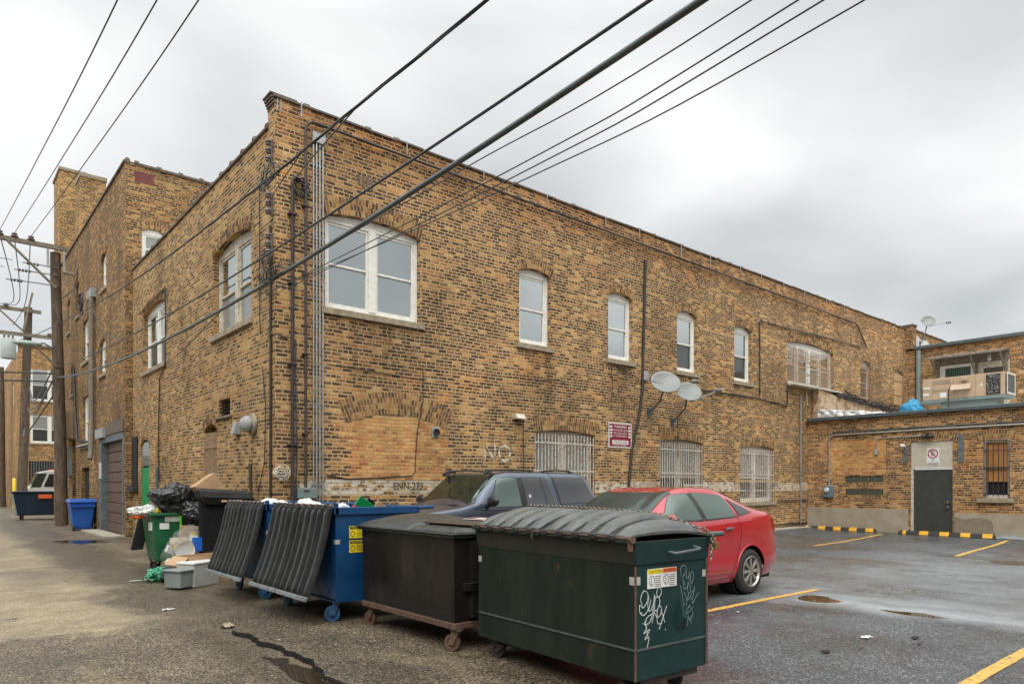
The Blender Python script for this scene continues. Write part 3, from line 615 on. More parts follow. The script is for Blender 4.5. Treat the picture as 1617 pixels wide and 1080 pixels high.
# ================================================================ MAIN BUILDING
X0, Y0, YE = 4.56, 11.69, 22.45
XW = 31.95                                     # long wall visible length
main = thing('brick_building', 'long two storey tan brick building on the corner of the alley and the parking lot', 'building', (X0, Y0, 0))
TY, TX = WY(Y0), WX(X0)
up = [(5.47, 7.49, 4.72, 6.40, 6.51, 2, 3), (10.1, 11.06, 4.70, 6.33, 6.42, 1, 2), (13.04, 13.98, 4.70, 6.31, 6.41, 1, 2), (15.88, 16.82, 4.70, 6.30, 6.41, 1, 2), (18.73, 19.7, 4.70, 6.30, 6.41, 1, 2)]
wide = (21.93, 25.24, 4.93, 6.30, 6.43)
small = [(27.5, 28.42), (30.7, 31.62)]
low = [(10.56, 12.56, 0.95, 2.73, 2.81), (15.12, 17.12, 0.95, 2.71, 2.79), (19.06, 21.08, 1.0, 2.68, 2.76)]
holes = [arch(a, b, c, d, e) for a, b, c, d, e, _, _ in up] + [arch(*wide)] + [arch(a, b, 4.86, 6.2, 6.36) for a, b in small] + [arch(*l) for l in low]
PZ, CZ = 8.17, 7.74
wall('wall', M['brick'], main, TY, [(X0, -.1), (XW, -.1), (XW, PZ), (X0, PZ)], holes, 0.2)
# alley facade
wa = [(12.83, 15.09, 4.60, 6.26, 6.40), (18.85, 21.2, 4.62, 6.20, 6.31)]
vent = [(14.0, 2.90), (14.72, 2.90), (14.72, 3.25), (14.0, 3.25)]
hA = [arch(*q) for q in wa] + [vent, arch(14.8, 15.66, 1.25, 2.66, 2.80), arch(20.5, 21.5, -0.02, 2.60, 2.76)]
wall('wall', M['brickalley'], main, TX, [(Y0, -.1), (Y0, PZ), (12.0, PZ), (12.0, CZ), (YE, CZ), (YE, -.1)], hA, 0.2)
# back of parapets, roof, north end
mb = MB(); mb.box(X0 + 0.002, X0 + 0.34, 12.0, YE - .002, 7.2, CZ - 0.002); mb.box(X0 + .3, XW, Y0 + 0.30, Y0 + 0.32, 7.2, PZ - .002)
mb.box(X0 + .002, X0 + .3, 12.0, 12.02, CZ, PZ - .002)
mb.box(X0 + 0.35, XW, YE - .02, YE - .004, -.1, 7.5)
mb.build('parapet_back', M['brick'], main)
MB().box(X0 + .21, XW, Y0 + .21, YE - .03, 7.28, 7.35).build('roof', M['silver'], main)
MB().box(X0 + .25, XW, Y0 + .25, YE - .1, 0, 7.2).build('dark_interior', M['dark'], main)
# coping with clay tiles
cp = MB(); x = X0 - 0.04; rnd = random.Random(3)
while x < XW:
    l = 0.61; j = rnd.uniform(-.008, .008); cp.box(x, min(x + l - .01, XW), Y0 - 0.035, Y0 + .36, PZ + j, PZ + 0.045 + j)
    if x > 5 and rnd.random() < 0.6: cp.lathe([(0.0, -.05), (.05, -.05), (.055, .06), (.0, .06)], (x, Y0 + .04, PZ + .05), 'x', 10)
    x += l
cp.build('coping', M['clay'], main, bevel=.01)
cp = MB(); y = 12.0; rnd = random.Random(4)
while y < YE:
    l = 0.62; cp.box(X0 - .04, X0 + .36, y, min(y + l - .01, YE), CZ, CZ + .05 + rnd.uniform(0, .01))
    cp.lathe([(0.0, -.05), (.06, -.05), (.075, .0), (.06, .06), (.0, .06)], (X0 + .02, y + .03, CZ + .06), 'y', 10)
    y += l
cp.box(X0 - .09, X0 + .4, Y0 + .0, Y0 + .36, PZ + .05, PZ + .085)
for k in range(4): cp.box(X0 - .02 * k - .01, X0 + .02, Y0 + .01, Y0 + .34, PZ - .14 + k * .045, PZ - .10 + k * .045)
cp.build('coping', M['clay'], main, bevel=.01)
st = MB()
for x in (5.0, 7.15, 9.05, 10.9, 12.9, 14.2, 16.0, 17.4, 19, 20.2, 21.6, 23, 24.6, 26): st.box(x, x + .022, Y0 - .045, Y0 - .037, PZ - rnd.choice((.12, .2, .3)), PZ + .06)
for k in (0, .06): st.box(X0 + .03 + k, X0 + .045 + k, Y0 - .012, Y0 - .004, PZ - .22, PZ)
each(st, 'coping_strap', M['galv'], main)
# windows, long wall
for i, (a, b, c, d, e, n, r) in enumerate(up):
    window(main, TY, a, b, c, d, e, n, 'white', 'glass', 'glassdark' if i in (3, 4) else 'glass', rows=r, split=.5, fw=.085, label=('white double window near the corner' if i == 0 else None))
W6 = window(main, TY, *wide[:2], wide[2], wide[3], wide[4], 4, 'white', 'glass', 'glassblind', rows=3, fw=.1, bars=None, sill=None, label='wide four light window with a rusty cage')
cg = MB()
for (a, b, o_) in ((22.0, 22.9, .03), (24.1, 25.2, .03)):
    for i in range(12): x = a + (b - a) * i / 11; cg.box(x - .008, x + .008, Y0 - .04, Y0 - .022, 5.0, 6.15)
for i in range(12):                                     # cage bulging out
    x = 22.95 + 1.1 * i / 11; cg.tube([(x, Y0 - .02, 6.1), (x, Y0 - .1, 5.75), (x, Y0 - .34, 5.55), (x, Y0 - .34, 4.98)], .01, 5)
for z in (5.55, 5.25, 4.98): cg.tube([(22.95, Y0 - .02, z), (22.95, Y0 - .34, z), (24.05, Y0 - .34, z), (24.05, Y0 - .02, z)], .012, 5)
for z in (5.9, 5.35): cg.box(21.95, 25.2, Y0 - .02, Y0 - .008, z - .012, z + .012)
cg.tube([(25.6, Y0 - .02, 5.4), (23.6, Y0 - .3, 4.6), (22.9, Y0 - .42, 4.0)], .012, 5); cg.tube([(23.0, Y0 - .1, 4.9), (22.6, Y0 - .35, 4.2)], .012, 5)
cg.build('security_cage', M['rustbar'], W6)
MB().box(21.85, 25.3, Y0 - .3, Y0 + .18, 4.85, 4.90).build('sill', M['cream'], W6)
window(main, TY, 27.5, 28.42, 4.86, 6.2, 6.36, 1, 'cream', 'glassdark', rows=2, bars=('rustbar', .12, (5.3, 5.9)), sill=None)
w8 = window(main, TY, 30.7, 31.62, 4.86, 6.2, 6.36, 1, 'cream', 'glassblind', rows=2, sill=None, bars=('rustbar', .9, (5.3, 5.9)), label='boarded small window next to the corner')
MB().box(30.75, 31.58, Y0 + .03, Y0 + .06, 4.9, 6.18).build('board', M['woodlight'], w8)
for i, l in enumerate(low):
    window(main, TY, *l, 2, 'cream' if i < 2 else 'white', 'glassblind', 'glassblind' if i == 0 else 'glassdark', rows=3 if i < 2 else 2, d=-.13, fw=.1, sash=True, bars=('whitebar', .105, (1.35, 1.85, 2.5)), sill='stone', split=.45)
mb = MB()
for i in range(14): x = 16.1 + i * .088; mb.box(x, x + .03, Y0 - .10, Y0 - .085, 1.05, 1.52)
mb.box(16.05, 17.4, Y0 - .105, Y0 - .08, 1.50, 1.54); mb.build('small_grille', M['whitebar'], main)
mb = MB(); mb.box(18.95, 21.3, Y0 - .09, Y0 - .055, 1.62, 1.67); mb.build('bar_brace', M['woodlight'], main)
# windows, alley side
for i, q in enumerate(wa): window(main, TX, *q, 2, 'cream' if i == 0 else 'white', 'glass', 'glassblind' if i == 0 else 'glassdark', rows=2, d=-.12, fw=.1, split=.48)
vl = MB(); vl.box(14.0, 14.72, -.15, -.13, 2.9, 3.25, TX)
for k in range(5): z = 2.92 + k * .066; vl.add([TX(14.02, -.03, z), TX(14.70, -.03, z), TX(14.70, -.11, z + .05), TX(14.02, -.11, z + .05)], [(0, 1, 2, 3)])
vl.build('vent_louvre', M['pipe'], main); MB().box(13.85, 14.85, -.1, .06, 2.855, 2.895, TX).build('vent_ledge', M['woodgrey'], main)
mb = MB(); mb.box(14.81, 15.65, -.19, -.16, 1.25, 2.78, TX); bw = mb.build('barred_opening', M['wood'], main)
mb = MB()
for i in range(10): y = 14.84 + i * .085; mb.box(y, y + .022, -.02, 0.0, 1.26, 2.62, TX)
for z in (1.5, 2.3): mb.box(14.82, 15.64, -.0, .012, z, z + .025, TX)
mb.build('security_bars', M['rustbar'], bw); brick_arch(bw, TX, 14.8, 15.66, 2.66, 2.80, 2)
# green door with frosted transom, near the far end
gd = MB().box(20.52, 21.48, -.06, -.03, 0, 2.0, TX).build('green_door', M['greendoor'], main)
MB().box(20.52, 21.48, -.06, -.03, 2.05, 2.70, TX).build('transom', M['glassblind'], gd)
mb = MB(); mb.box(20.50, 21.5, -.18, -.1, 2.0, 2.05, TX); mb.box(20.50, 20.56, -.18, -.1, 0, 2, TX); mb.build('door_frame', M['grey'], gd)
brick_arch(main, TX, 20.5, 21.5, 2.60, 2.76, 1)
# bricked-up arch with its newer orange brick, toothed edges
rnd = random.Random(9); pts = []
z = 1.62; H = .0685
left = []; right = []
while z < 2.62:
    left.append((6.0 - (.08 if int(z / H) % 2 else .0) - (.32 if z > 2.35 else 0) * rnd.random() - (.3 if z < 1.8 else 0) * rnd.random(), z)); left.append((left[-1][0], z + H))
    right.append((8.02 + (.08 if int(z / H) % 2 else .0) + (.2 if 2.1 < z < 2.5 else 0) * rnd.random(), z)); right.append((right[-1][0], z + H)); z += H
top = [(6.0 + 2.02 * i / 12, 2.66 + .17 * math.sin(math.pi * i / 12) ** .8) for i in range(13)]
MB().prism(left + top + right[::-1], TY, -.05, .006).build('bricked_up_opening', M['infill'], main)
brick_arch(main, TY, 5.9, 8.1, 2.66, 2.88, 4)
# small round vent in a square plate, hooded vent, wall caps
mb = MB(); mb.box(7.76, 7.94, -.01, .03, 2.48, 2.68, TY); vp = mb.build('vent_plate', M['grey'], main, bevel=.005)
mb = MB(); mb.lathe([(.075, 0), (.075, -.035), (.055, -.035), (.05, -.005)], (7.85, Y0 - .03, 2.58), 'y', 20); mb.build('vent_ring', M['black'], vp)
mb = MB(); mb.hexa([TY(9.9, .0, 2.98), TY(10.15, 0, 2.98), TY(10.15, .2, 2.98), TY(9.9, .2, 2.98)], [TY(9.9, 0, 3.09), TY(10.15, 0, 3.09), TY(10.15, .12, 3.09), TY(9.9, .12, 3.09)]); mb.build('vent_hood', M['cream'], main, bevel=.005)
mb = MB(); mb.lathe([(.0, -.01), (.2, -.01), (.2, -.05), (.17, -.07), (0, -.07)], (X0, 12.7, 2.62), 'x', 28); cpv = mb.build('round_vent', M['stone'], main, smooth=1)
mb = MB(); mb.lathe([(.0, -.07), (.12, -.07), (.12, -.1), (.155, -.11), (.15, -.16), (.11, -.22), (.04, -.25), (0, -.25)], (X0, 12.7, 2.62), 'x', 24); mb.build('vent_cap', M['grey'], cpv, smooth=1)
mb = MB(); mb.hexa([TX(13.42, 0, 2.48), TX(13.6, 0, 2.48), TX(13.6, .14, 2.48), TX(13.42, .14, 2.48)], [TX(13.42, 0, 2.72), TX(13.6, 0, 2.72), TX(13.6, .08, 2.72), TX(13.42, .08, 2.72)]); mb.build('vent_hood', M['grey'], main, bevel=.01)
# repair bricks scar near the parapet
mb = MB()
for k in range(4): mb.box(6.12 + k * .09, 6.17 + k * .09, -.02, .008, 7.12 - (k % 2) * .05, 7.30, TY)
mb.build('brick_scar', M['clay'], main)
# conduits and pipes
def pipe(pts, r, mat, name='conduit', n=8, parent=None): return MB().tube(pts, r, n).build(name, M[mat], parent or main, smooth=50)
def yw(x, z, d=.04): return (x, Y0 - d, z)
def bendp(pts, rad=.15):
    o = [pts[0]]
    for i in range(1, len(pts) - 1):
        a, b, c = Vector(pts[i - 1]), Vector(pts[i]), Vector(pts[i + 1]); p = b + (a - b).normalized() * rad; q = b + (c - b).normalized() * rad
        for k in range(5): t = k / 4; o.append(tuple(p * (1 - t) ** 2 + b * 2 * t * (1 - t) + q * t * t))
    return o + [pts[-1]]
for i in range(4): pipe([yw(5.235 + i * .06, .95), yw(5.235 + i * .06, 7.62 - .02 * i)], .015, 'galv', 'galvanised_conduit')
mb = MB(); mb.box(5.21, 5.45, .015, .07, 7.60, 7.78, TY); mb.build('conduit_bracket', M['galv'], main)
mb = MB()
for z in (1.5, 2.9, 4.4, 5.9, 7.2): mb.box(5.2, 5.46, .0, .022, z, z + .03, TY)
each(mb, 'conduit_strap', M['galv'], main)
pipe(bendp([yw(5.08, .4, .07), yw(5.08, 7.93, .07), yw(5.4, 7.93, .07), yw(27.0, 7.66, .07), yw(27.9, 6.86, .07)], .2), .026, 'pipe', 'service_pipe')
pipe([yw(4.84, .3, .07), yw(4.84, 6.75, .07), yw(4.87, 6.85, .12), yw(4.95, 6.83, .16)], .034, 'pipe', 'service_pipe')
mb = MB()
for z in (1.2, 2.2, 3.6, 5.0, 6.2):
    mb.box(4.77, 4.91, 0, .12, z, z + .03, TY); mb.box(5.03, 5.13, 0, .11, z + .2, z + .23, TY)
each(mb, 'pipe_clamp', M['pipe'], main)
pipe([yw(14.46, 7.45), yw(14.42, 6.3), yw(14.38, 5.2), yw(14.33, 4.0), yw(14.2, 3.3), yw(13.9, 2.4), yw(13.75, 1.2)], .035, 'black', 'cable_run')
pipe([yw(13.1, 4.62), yw(13.15, 4.6), yw(14.35, 4.25)], .012, 'black', 'cable_run'); pipe([yw(13.12, 4.6), yw(13.16, 4.0), yw(13.1, 3.4)], .008, 'black', 'cable_run')
pipe(bendp([yw(16.9, 4.25), yw(19.9, 4.27), yw(20.12, 4.25), yw(21.85, 4.16), yw(21.85, 4.9)], .06), .022, 'black', 'cable_run')
pipe(bendp([yw(20.12, 4.3), yw(20.12, 6.72), yw(27.4, 6.84)], .06), .02, 'black', 'cable_run')
pipe([yw(24.9, 4.2), yw(24.9, .5), ], .03, 'pipe', 'cable_run') if False else None
pipe([yw(22.75, 4.6), yw(22.75, .2)], .022, 'galv', 'conduit'); pipe([yw(21.2, 1.02), yw(23.2, 1.0)], .018, 'black', 'conduit'); pipe([yw(19.2, .22), yw(23.2, .24)], .02, 'black', 'conduit')
pipe([yw(7.55, 3.85, .012), yw(7.55, 3.2, .012), yw(7.42, 2.6, .015), yw(7.37, 2.0, .015), yw(7.37, 1.78, .015), yw(7.28, 1.70, .015), yw(6.6, 1.66, .015), yw(5.9, 1.63, .015), yw(5.5, 1.70, .012)], .009, 'black', 'thin_cable')
pipe([yw(5.5, 3.7, .01), yw(7.5, 3.62, .01)], .006, 'pipe', 'thin_cable')
pipe([yw(10.2, 3.05, .02), yw(10.21, 1.4, .02)], .008, 'black', 'thin_cable')
pipe([yw(10.6, 3.9, .012), yw(11.3, 4.0, .012), yw(11.6, 3.9, .012)], .006, 'black', 'thin_cable')
pipe([yw(16.3, 4.0, .012), yw(15.9, 3.4, .012), yw(15.9, 2.3, .012)], .008, 'black', 'thin_cable')
def xw(y, z, d=.03): return (X0 - d, y, z)
pipe([xw(11.84, 6.0), xw(11.82, 3.9), xw(11.83, .2)], .022, 'black', 'cable_run'); pipe([xw(12.35, 6.9), xw(12.33, 4.5), xw(12.3, 4.2)], .009, 'black', 'thin_cable')
pipe([xw(21.5, 6.3), xw(18.75, 6.45), xw(18.75, 4.5), xw(19.3, 4.25), xw(19.45, 2.5), xw(19.3, 1.6)], .014, 'black', 'thin_cable')
pipe([xw(19.55, .2), xw(19.55, 2.0)], .04, 'bluegrey', 'conduit')
pipe([xw(12.2, 3.6), xw(12.05, 2.9), xw(12.1, 1.9), xw(12.4, 1.4), xw(12.5, .7)], .008, 'black', 'thin_cable')
pipe([xw(12.0, 4.25), xw(11.72, 4.1), yw(4.9, 4.05, .06), yw(4.92, 2.0, .06), yw(4.86, .5, .1)], .014, 'cable', 'thin_cable')
# service knobs on the alley face by the corner
for z in (7.25, 6.35, 5.65):
    mb = MB(); mb.box(11.76, 11.80, .0, .05, z - .2, z + .2, TX)
    for k in range(3): mb.lathe([(0, -.045), (.035, -.045), (.05, -.02), (.03, 0), (.05, .02), (.035, .045), (0, .045)], (X0 - .09, 11.78, z - .14 + k * .14), 'z', 10)
    mb.build('insulator_rack', M['porcelain'], main)
def coil(name, c, r, n, mat, seed, T, rad=.006, tag_=None, parent=None):
    rnd = random.Random(seed); mb = MB()
    for k in range(n):
        a0 = rnd.uniform(0, 6); rr = r * rnd.uniform(.5, 1.1); ex = rnd.uniform(.5, 1.3); dz = rnd.uniform(-.3, .3) * r; du = rnd.uniform(-.3, .3) * r
        mb.tube([T(c[0] + du + rr * math.cos(a0 + t * .35), .05 + .05 * rnd.random(), c[1] + dz + rr * ex * math.sin(a0 + t * .35)) for t in range(rnd.randint(9, 18))], rad, 5)
    return mb.build(name, M[mat], parent or main, smooth=50)
coil('cable_loops', (4.95, 6.72), .16, 9, 'black', 2, TY, .011)
coil('cable_loops', (12.2, 5.15), .3, 6, 'cable', 5, TX, .005); coil('cable_loops', (11.95, 5.4), .2, 8, 'cable', 6, TX, .005)
coil('rope_coil', (4.62, 1.72), .11, 12, 'cream', 8, WY(Y0 - .06), .011)
mb = MB(); mb.box(4.92, 5.28, 0, .1, 1.28, 1.47, TY); jb = mb.build('junction_box', M['curb_teal'], main, bevel=.01)
# paint on the wall
M['fadedpaint'] = pm('faded_wall_paint', (0.60, 0.55, 0.45), (0.26, 0.19, 0.11), 0.9, scale=9, lo=.46, hi=.52, bmp=.4)
text('NO', .56, lambda a, b, c: (9.47 + a, Y0 - .004 - c * .3, 2.19 + b), M['fadedpaint'], 'painted_word', main, sx=.9)
text('ENN-273', .19, lambda a, b, c: (7.22 + a, Y0 - .004 - c * .3, 1.49 + b), M['black'], 'painted_mark', main, sx=.95)

# continuation of the building beyond the inner corner
mb = MB(); mb.box(XW - .1, XW + .32, Y0 - .28, Y0 + .1, 7.3, 8.28); mb.box(XW + .33, 36.5, Y0 - .10, Y0 + .2, 7.25, 8.2); mb.build('end_parapet', M['brick'], main)
mb = MB(); mb.box(XW - .14, XW + .36, Y0 - .32, Y0 + .14, 8.28, 8.35)
x = XW + .4
while x < 36.4: mb.box(x, x + .55, Y0 - .14, Y0 + .24, 8.2, 8.25); mb.lathe([(0, -.04), (.06, -.04), (.06, .05), (0, .05)], (x, Y0 - .05, 8.26), 'x', 8); x += .58
mb.build('coping', M['clay'], main, bevel=.01)
flp = [(XW + .34, 7.4), (35.2, 7.4), (34.6, 7.75), (33.9, 7.95), (33.2, 7.9), (32.8, 8.08), (XW + .34, 7.95)]
MB().prism(flp, WY(Y0 - .10), 0, .012).build('flashing', M['whitewash'], main)

# ================================================================ ANNEX (one storey) and upper rear wall
XA, XU = 23.29, 32.01
annex = thing('annex_building', 'single storey brick annex with grey door and glass blocks facing the lot', 'building', (XA, 5, 0))
TA = WX(XA); YB = -6.0; ZA = 3.70
hol = [[(7.24, -.02), (8.40, -.02), (8.40, 2.86), (7.24, 2.86)], [(5.82, 1.15), (6.47, 1.15), (6.47, 2.82), (5.82, 2.82)],
       [(9.2, 1.62), (10.39, 1.62), (10.39, 1.82), (9.2, 1.82)], [(9.2, 1.20), (10.39, 1.20), (10.39, 1.40), (9.2, 1.40)]]
wall('wall', M['brick4'], annex, TA, [(YB, -.1), (Y0, -.1), (Y0, ZA), (YB, ZA)], hol, .18)
MB().box(XA + .002, XU, YB + .002, Y0 - .002, ZA - .02, ZA + .06).build('roof', M['silver'], annex)
mb = MB(); mb.box(XA + .2, XU - .1, YB + .01, YB + .03, 0, ZA - .03); mb.build('wall', M['brick4'], annex)
mb = MB(); mb.box(XA - .14, XA + .02, YB, Y0 - .05, ZA, ZA + .12); mb.build('gutter', M['gutter'], annex, bevel=.02)
# stucco base with ragged top
def ragged(a, b, zt, seed, n=30): return [(a, -.05), (b, -.05)] + [(b + (a - b) * i / n, zt + .07 * noise.noise(Vector((i * .9, seed, 0))) + .03 * noise.noise(Vector((i * 2.9, seed, 0)))) for i in range(n + 1)]
MB().prism(ragged(8.46, Y0 - .01, .77, 1), TA, 0, .03).build('stucco_base', M['stucco'], annex)
MB().prism(ragged(YB, 7.2, .70, 2, 60), TA, 0, .03).build('stucco_base', M['stucco'], annex)
MB().prism([(6.15, -.04), (7.19, -.04), (7.19, .6), (6.9, .52), (6.7, .58), (6.4, .55), (6.25, .5), (6.2, .3)], TA, .02, .038).build('stucco_patch', M['stucco2'], annex)
MB().prism([(9.1, 1.0), (10.62, 1.0), (10.62, 2.92), (9.1, 2.92)], TA, -.1, .004)
dr = MB().box(7.26, 8.32, -.12, -.07, .02, 2.0, TA).build('door', M['doorgrey'], annex, bevel=.005)
mb = MB(); mb.box(8.33, 8.40, -.15, -.03, 0, 2.06, TA); mb.box(7.24, 7.255, -.15, -.03, 0, 2.06, TA); mb.box(7.24, 8.4, -.15, -.04, 2.02, 2.06, TA); mb.build('door_frame', M['cream'], dr)
MB().box(7.25, 8.39, -.1, -.03, 2.07, 2.85, TA).build('transom_board', M['boardwhite'], annex)
for z in (1.02, .86): MB().lathe([(0, -.07), (.03, -.07), (.04, -.05), (.02, -.02), (.03, .0), (0, 0)], (XA + .07, 7.38, z), 'x', 12).build('door_knob', M['chrome'], dr, smooth=1)
wn = MB(); wn.box(5.83, 6.46, -.16, -.1, 1.62, 2.75, TA); wn_ = wn.build('boarded_window', M['ply'], annex)
mb = MB(); mb.box(5.82, 5.88, -.16, -.03, 1.15, 2.8, TA); mb.box(6.40, 6.47, -.16, -.03, 1.15, 2.8, TA); mb.box(5.88, 6.4, -.16, -.03, 2.74, 2.81, TA); mb.box(5.88, 6.4, -.16, -.05, 2.0, 2.05, TA); mb.build('window_frame', M['woodgrey'], wn_)
MB().box(5.85, 6.44, -.17, -.15, 1.2, 1.62, TA).build('pane', M['dark'], wn_); MB().box(5.86, 6.42, -.14, -.06, 1.16, 1.24, TA).build('window_frame', M['white'], wn_)
mb = MB()
for k in range(4): y = 5.96 + k * .125; mb.box(y, y + .018, -.01, .012, 1.2, 2.7, TA)
for z in (2.02, 1.24, 2.5): mb.box(5.84, 6.46, -.02, -.008, z, z + .02, TA)
mb.build('security_bars', M['black'], wn_); MB().box(5.7, 6.62, 0, .08, 1.02, 1.14, TA).build('sill', M['stone'], wn_, bevel=.01)
for z in (1.62, 1.20):
    for k in range(5):
        y = 9.205 + k * .237; b_ = MB().box(y + .008, y + .225, -.1, -.02, z + .006, z + .194, TA).build('glass_block', M['glassblock'], annex, bevel=.015)
# arches over door and window, infill panel
brick_arch(annex, TA, 7.1, 8.5, 2.86, 2.93, 2); brick_arch(annex, TA, 5.72, 6.6, 2.82, 2.87, 2)
MB().prism([(9.12, 1.86), (10.95, 1.86), (10.95, 3.0), (9.12, 3.0)], TA, -.05, .004).build('bricked_up_opening', M['infill'], annex)
def xa(y, z, d=.04): return (XA - d, y, z)
pipe(bendp([xa(10.92, 1.5), xa(10.92, 3.2), xa(7.9, 3.22), xa(YB + 1, 3.2)], .2), .025, 'galv', 'conduit', parent=annex)
pipe([xa(10.8, 3.3), xa(7.9, 3.3), xa(YB + 1, 3.27)], .02, 'gutter', 'conduit', parent=annex)
pipe(bendp([xa(9.4, 2.62), xa(9.4, 3.02), xa(7.95, 3.04)], .1), .016, 'galv', 'conduit', parent=annex)
MB().box(9.35, 9.45, .01, .07, 2.5, 2.66, TA).build('junction_box', M['grey'], annex)
mb = MB(); mb.box(6.95, 7.1, .0, .03, 2.2, 3.0, TA); mb.box(8.48, 8.58, 0, .03, 2.2, 2.75, TA); each(mb, 'steel_bracket', M['bluegrey'], annex)
# things on the annex wall
mt = thing('electric_meter', 'blue grey electric meter box at the bottom of a conduit left of the glass blocks', 'meter', (XA, 10.92, 1.3))
mb = MB(); mb.box(10.76, 11.09, .0, .13, 1.12, 1.5, TA); mb.build('meter_box', M['meter'], mt, bevel=.01)
MB().lathe([(0, -.13), (.08, -.13), (.085, -.17), (.06, -.2), (0, -.2)], (XA, 10.95, 1.36), 'x', 16).build('meter_dial', M['lens'], mt, smooth=1)
fl = thing('flood_light', 'small black twin flood light above the grey door', 'light', (XA, 7.85, 3.0))
mb = MB(); mb.box(7.8, 7.95, 0, .06, 2.98, 3.1, TA); mb.build('mount', M['black'], fl)
for s in (-1, 1): MB().lathe([(0, 0), (.05, 0), (.075, .1), (.07, .12), (0, .12)], (XA - .14, 7.87 + s * .1 - .05, 3.0), 'y', 12).build('lamp_head', M['black'], fl, smooth=1)
sp = thing('spot_light', 'small white spotlight left of the white board over the door', 'light', (XA, 8.55, 2.74))
MB().lathe([(0, 0), (.035, 0), (.07, .11), (.06, .13), (0, .13)], (XA - .12, 8.5, 2.74), 'y', 12).build('lamp_head', M['whitepl'], sp, smooth=1)
MB().tube([xa(8.58, 2.74, 0), xa(8.55, 2.74, .12)], .015, 6).build('mount', M['grey'], sp)
sg = thing('no_parking_sign', 'white no parking sign with a crossed letter E on the board above the grey door', 'sign', (XA, 7.78, 2.2))
MB().box(7.61, 7.95, -.028, -.02, 2.13, 2.66, TA).build('sign_plate', M['signwhite'], sg)
def TS(c, z, d, s=1): return lambda a, b, cc: (XA + .028 - .004 - d - cc * .2, c - a * s, z + b)
ringp = MB(); ringp.lathe([(.115, 0), (.115, -.003), (.145, -.003), (.145, 0), (.115, 0)], (XA + .019, 7.78, 2.48), 'x', 32); ringp.build('sign_ring', M['red_s'], sg)
MB().prism([(7.78 + .085, 2.48 + .10), (7.78 + .10, 2.48 + .085), (7.78 - .085, 2.48 - .10), (7.78 - .10, 2.48 - .085)], WX(XA + .018), 0, .002).build('sign_slash', M['red_s'], sg)
text('E', .22, lambda a, b, c: (XA + .017 - c * .1, 7.78 - a, 2.48 + b), M['black'], 'sign_letter', sg)
text('NO', .05, lambda a, b, c: (XA + .017 - c * .1, 7.78 - a, 2.28 + b), M['black'], 'sign_text', sg)
text('ESTACIONARSE', .042, lambda a, b, c: (XA + .017 - c * .1, 7.78 - a, 2.20 + b), M['black'], 'sign_text', sg)
MB().box(7.63, 7.93, -.02, -.018, 2.15, 2.165, TA).build('sign_bar', M['red_s'], sg)

# low sloping fire wall between annex roof and main wall
par = thing('low_parapet_wall', 'sloping stuccoed parapet with black tar coping on the annex roof against the main wall', 'wall', (24, 11.5, 3.7))
def lp(x): return 4.78 - (x - 23.7) * .052
MB().prism([(23.6, 3.3), (31.8, 3.3), (31.8, lp(31.8)), (25.0, lp(25.0)), (24.2, lp(24.2) + .05), (23.6, 4.85)], WY(Y0 - .02), 0, .22).build('stucco_face', M['tanstucco'], par)
mb = MB()
for i in range(22):
    x = 24.9 + i * .32; z = lp(x) + .03 * math.sin(i * 1.9); mb.hexa([(x, Y0 - .34, z), (x + .34, Y0 - .34, z - .04), (x + .34, Y0 - .02, z), (x, Y0 - .02, z + .02)], [(x, Y0 - .34, z + .09), (x + .34, Y0 - .34, z + .04), (x + .34, Y0 - .02, z + .1), (x, Y0 - .02, z + .12)])
mb.build('coping', M['rubber'], par, bevel=.015)
mb = MB(); rnd = random.Random(11)
for k in range(9): z0 = rnd.uniform(.02, .2); mb.tube([(25.5 + i * .7 + rnd.uniform(-.1, .1), Y0 - .2 - rnd.uniform(0, .25), lp(25.5 + i * .7) + .14 + z0 * math.sin(i * 1.3 + k)) for i in range(9)], .014, 5)
tag(mb.build('cable_bundle', M['black'], None, smooth=50), 'tangle of black cables lying along the sloping parapet', 'cables')
def crump(u, v):
    y = 11.45 - u * 2.5; h = .34 * (1 - u) ** .9 + .02; q = min(1, v / .35); k = noise.noise(Vector((u * 13, v * 8, 4))); k2 = abs(noise.noise(Vector((u * 26, v * 14, 7))))
    return (23.50 + .12 * q + max(0, v - .35) * 2.2 + .07 * k, y, ZA + .08 + h * math.sin(q * 1.57) - max(0, v - .35) * .1 + .05 * k * q + .05 * k2 * q)
tag(MB().grid(60, 30, crump).build('roof_membrane', M['silver'], None, solid=.006), 'crumpled silver membrane heaped on the corner of the annex roof', 'roofing')

rear = thing('rear_building', 'upper brick wall with awning, door and window behind the roof unit', 'building', (XU, 5, 3.7))
TU = WX(XU)
mb = MB(); mb.box(XU, XU + 4, YB, Y0 - .002, ZA, 7.24); mb.box(XW - .01, XU - .002, Y0 - .34, Y0 + .004, ZA, 7.24); mb.build('wall', M['brick4'], rear)
mb = MB(); mb.box(XU - .16, XU + 4.1, YB, Y0 - .33, 7.24, 7.38); mb.build('gutter', M['gutter'], rear, bevel=.02)
pipe([(XU - .1, 11.2, 7.2), (XU - .1, 11.2, 4.1), (XU - .2, 11.15, 3.8)], .10, 'curb_teal', 'downspout', n=12, parent=rear)
wr = MB().box(9.15, 10.5, 0, .06, 5.55, 6.42, TU).build('window', M['white'], rear); MB().box(9.3, 10.2, .06, .07, 5.65, 6.3, TU).build('pane', M['glassdark'], wr)
mb = MB()
for k in range(12): mb.box(9.32 + k * .075, 9.35 + k * .075, .07, .085, 5.66, 6.28, TU)
mb.build('green_slats', pm('green_slats', (.03, .13, .09), None, .5), wr)
du = MB().box(8.0, 9.05, 0, .05, 4.2, 6.40, TU).build('door', M['cream'], rear); MB().box(8.2, 8.85, .05, .06, 5.2, 6.15, TU).build('pane', M['glassdark'], du)
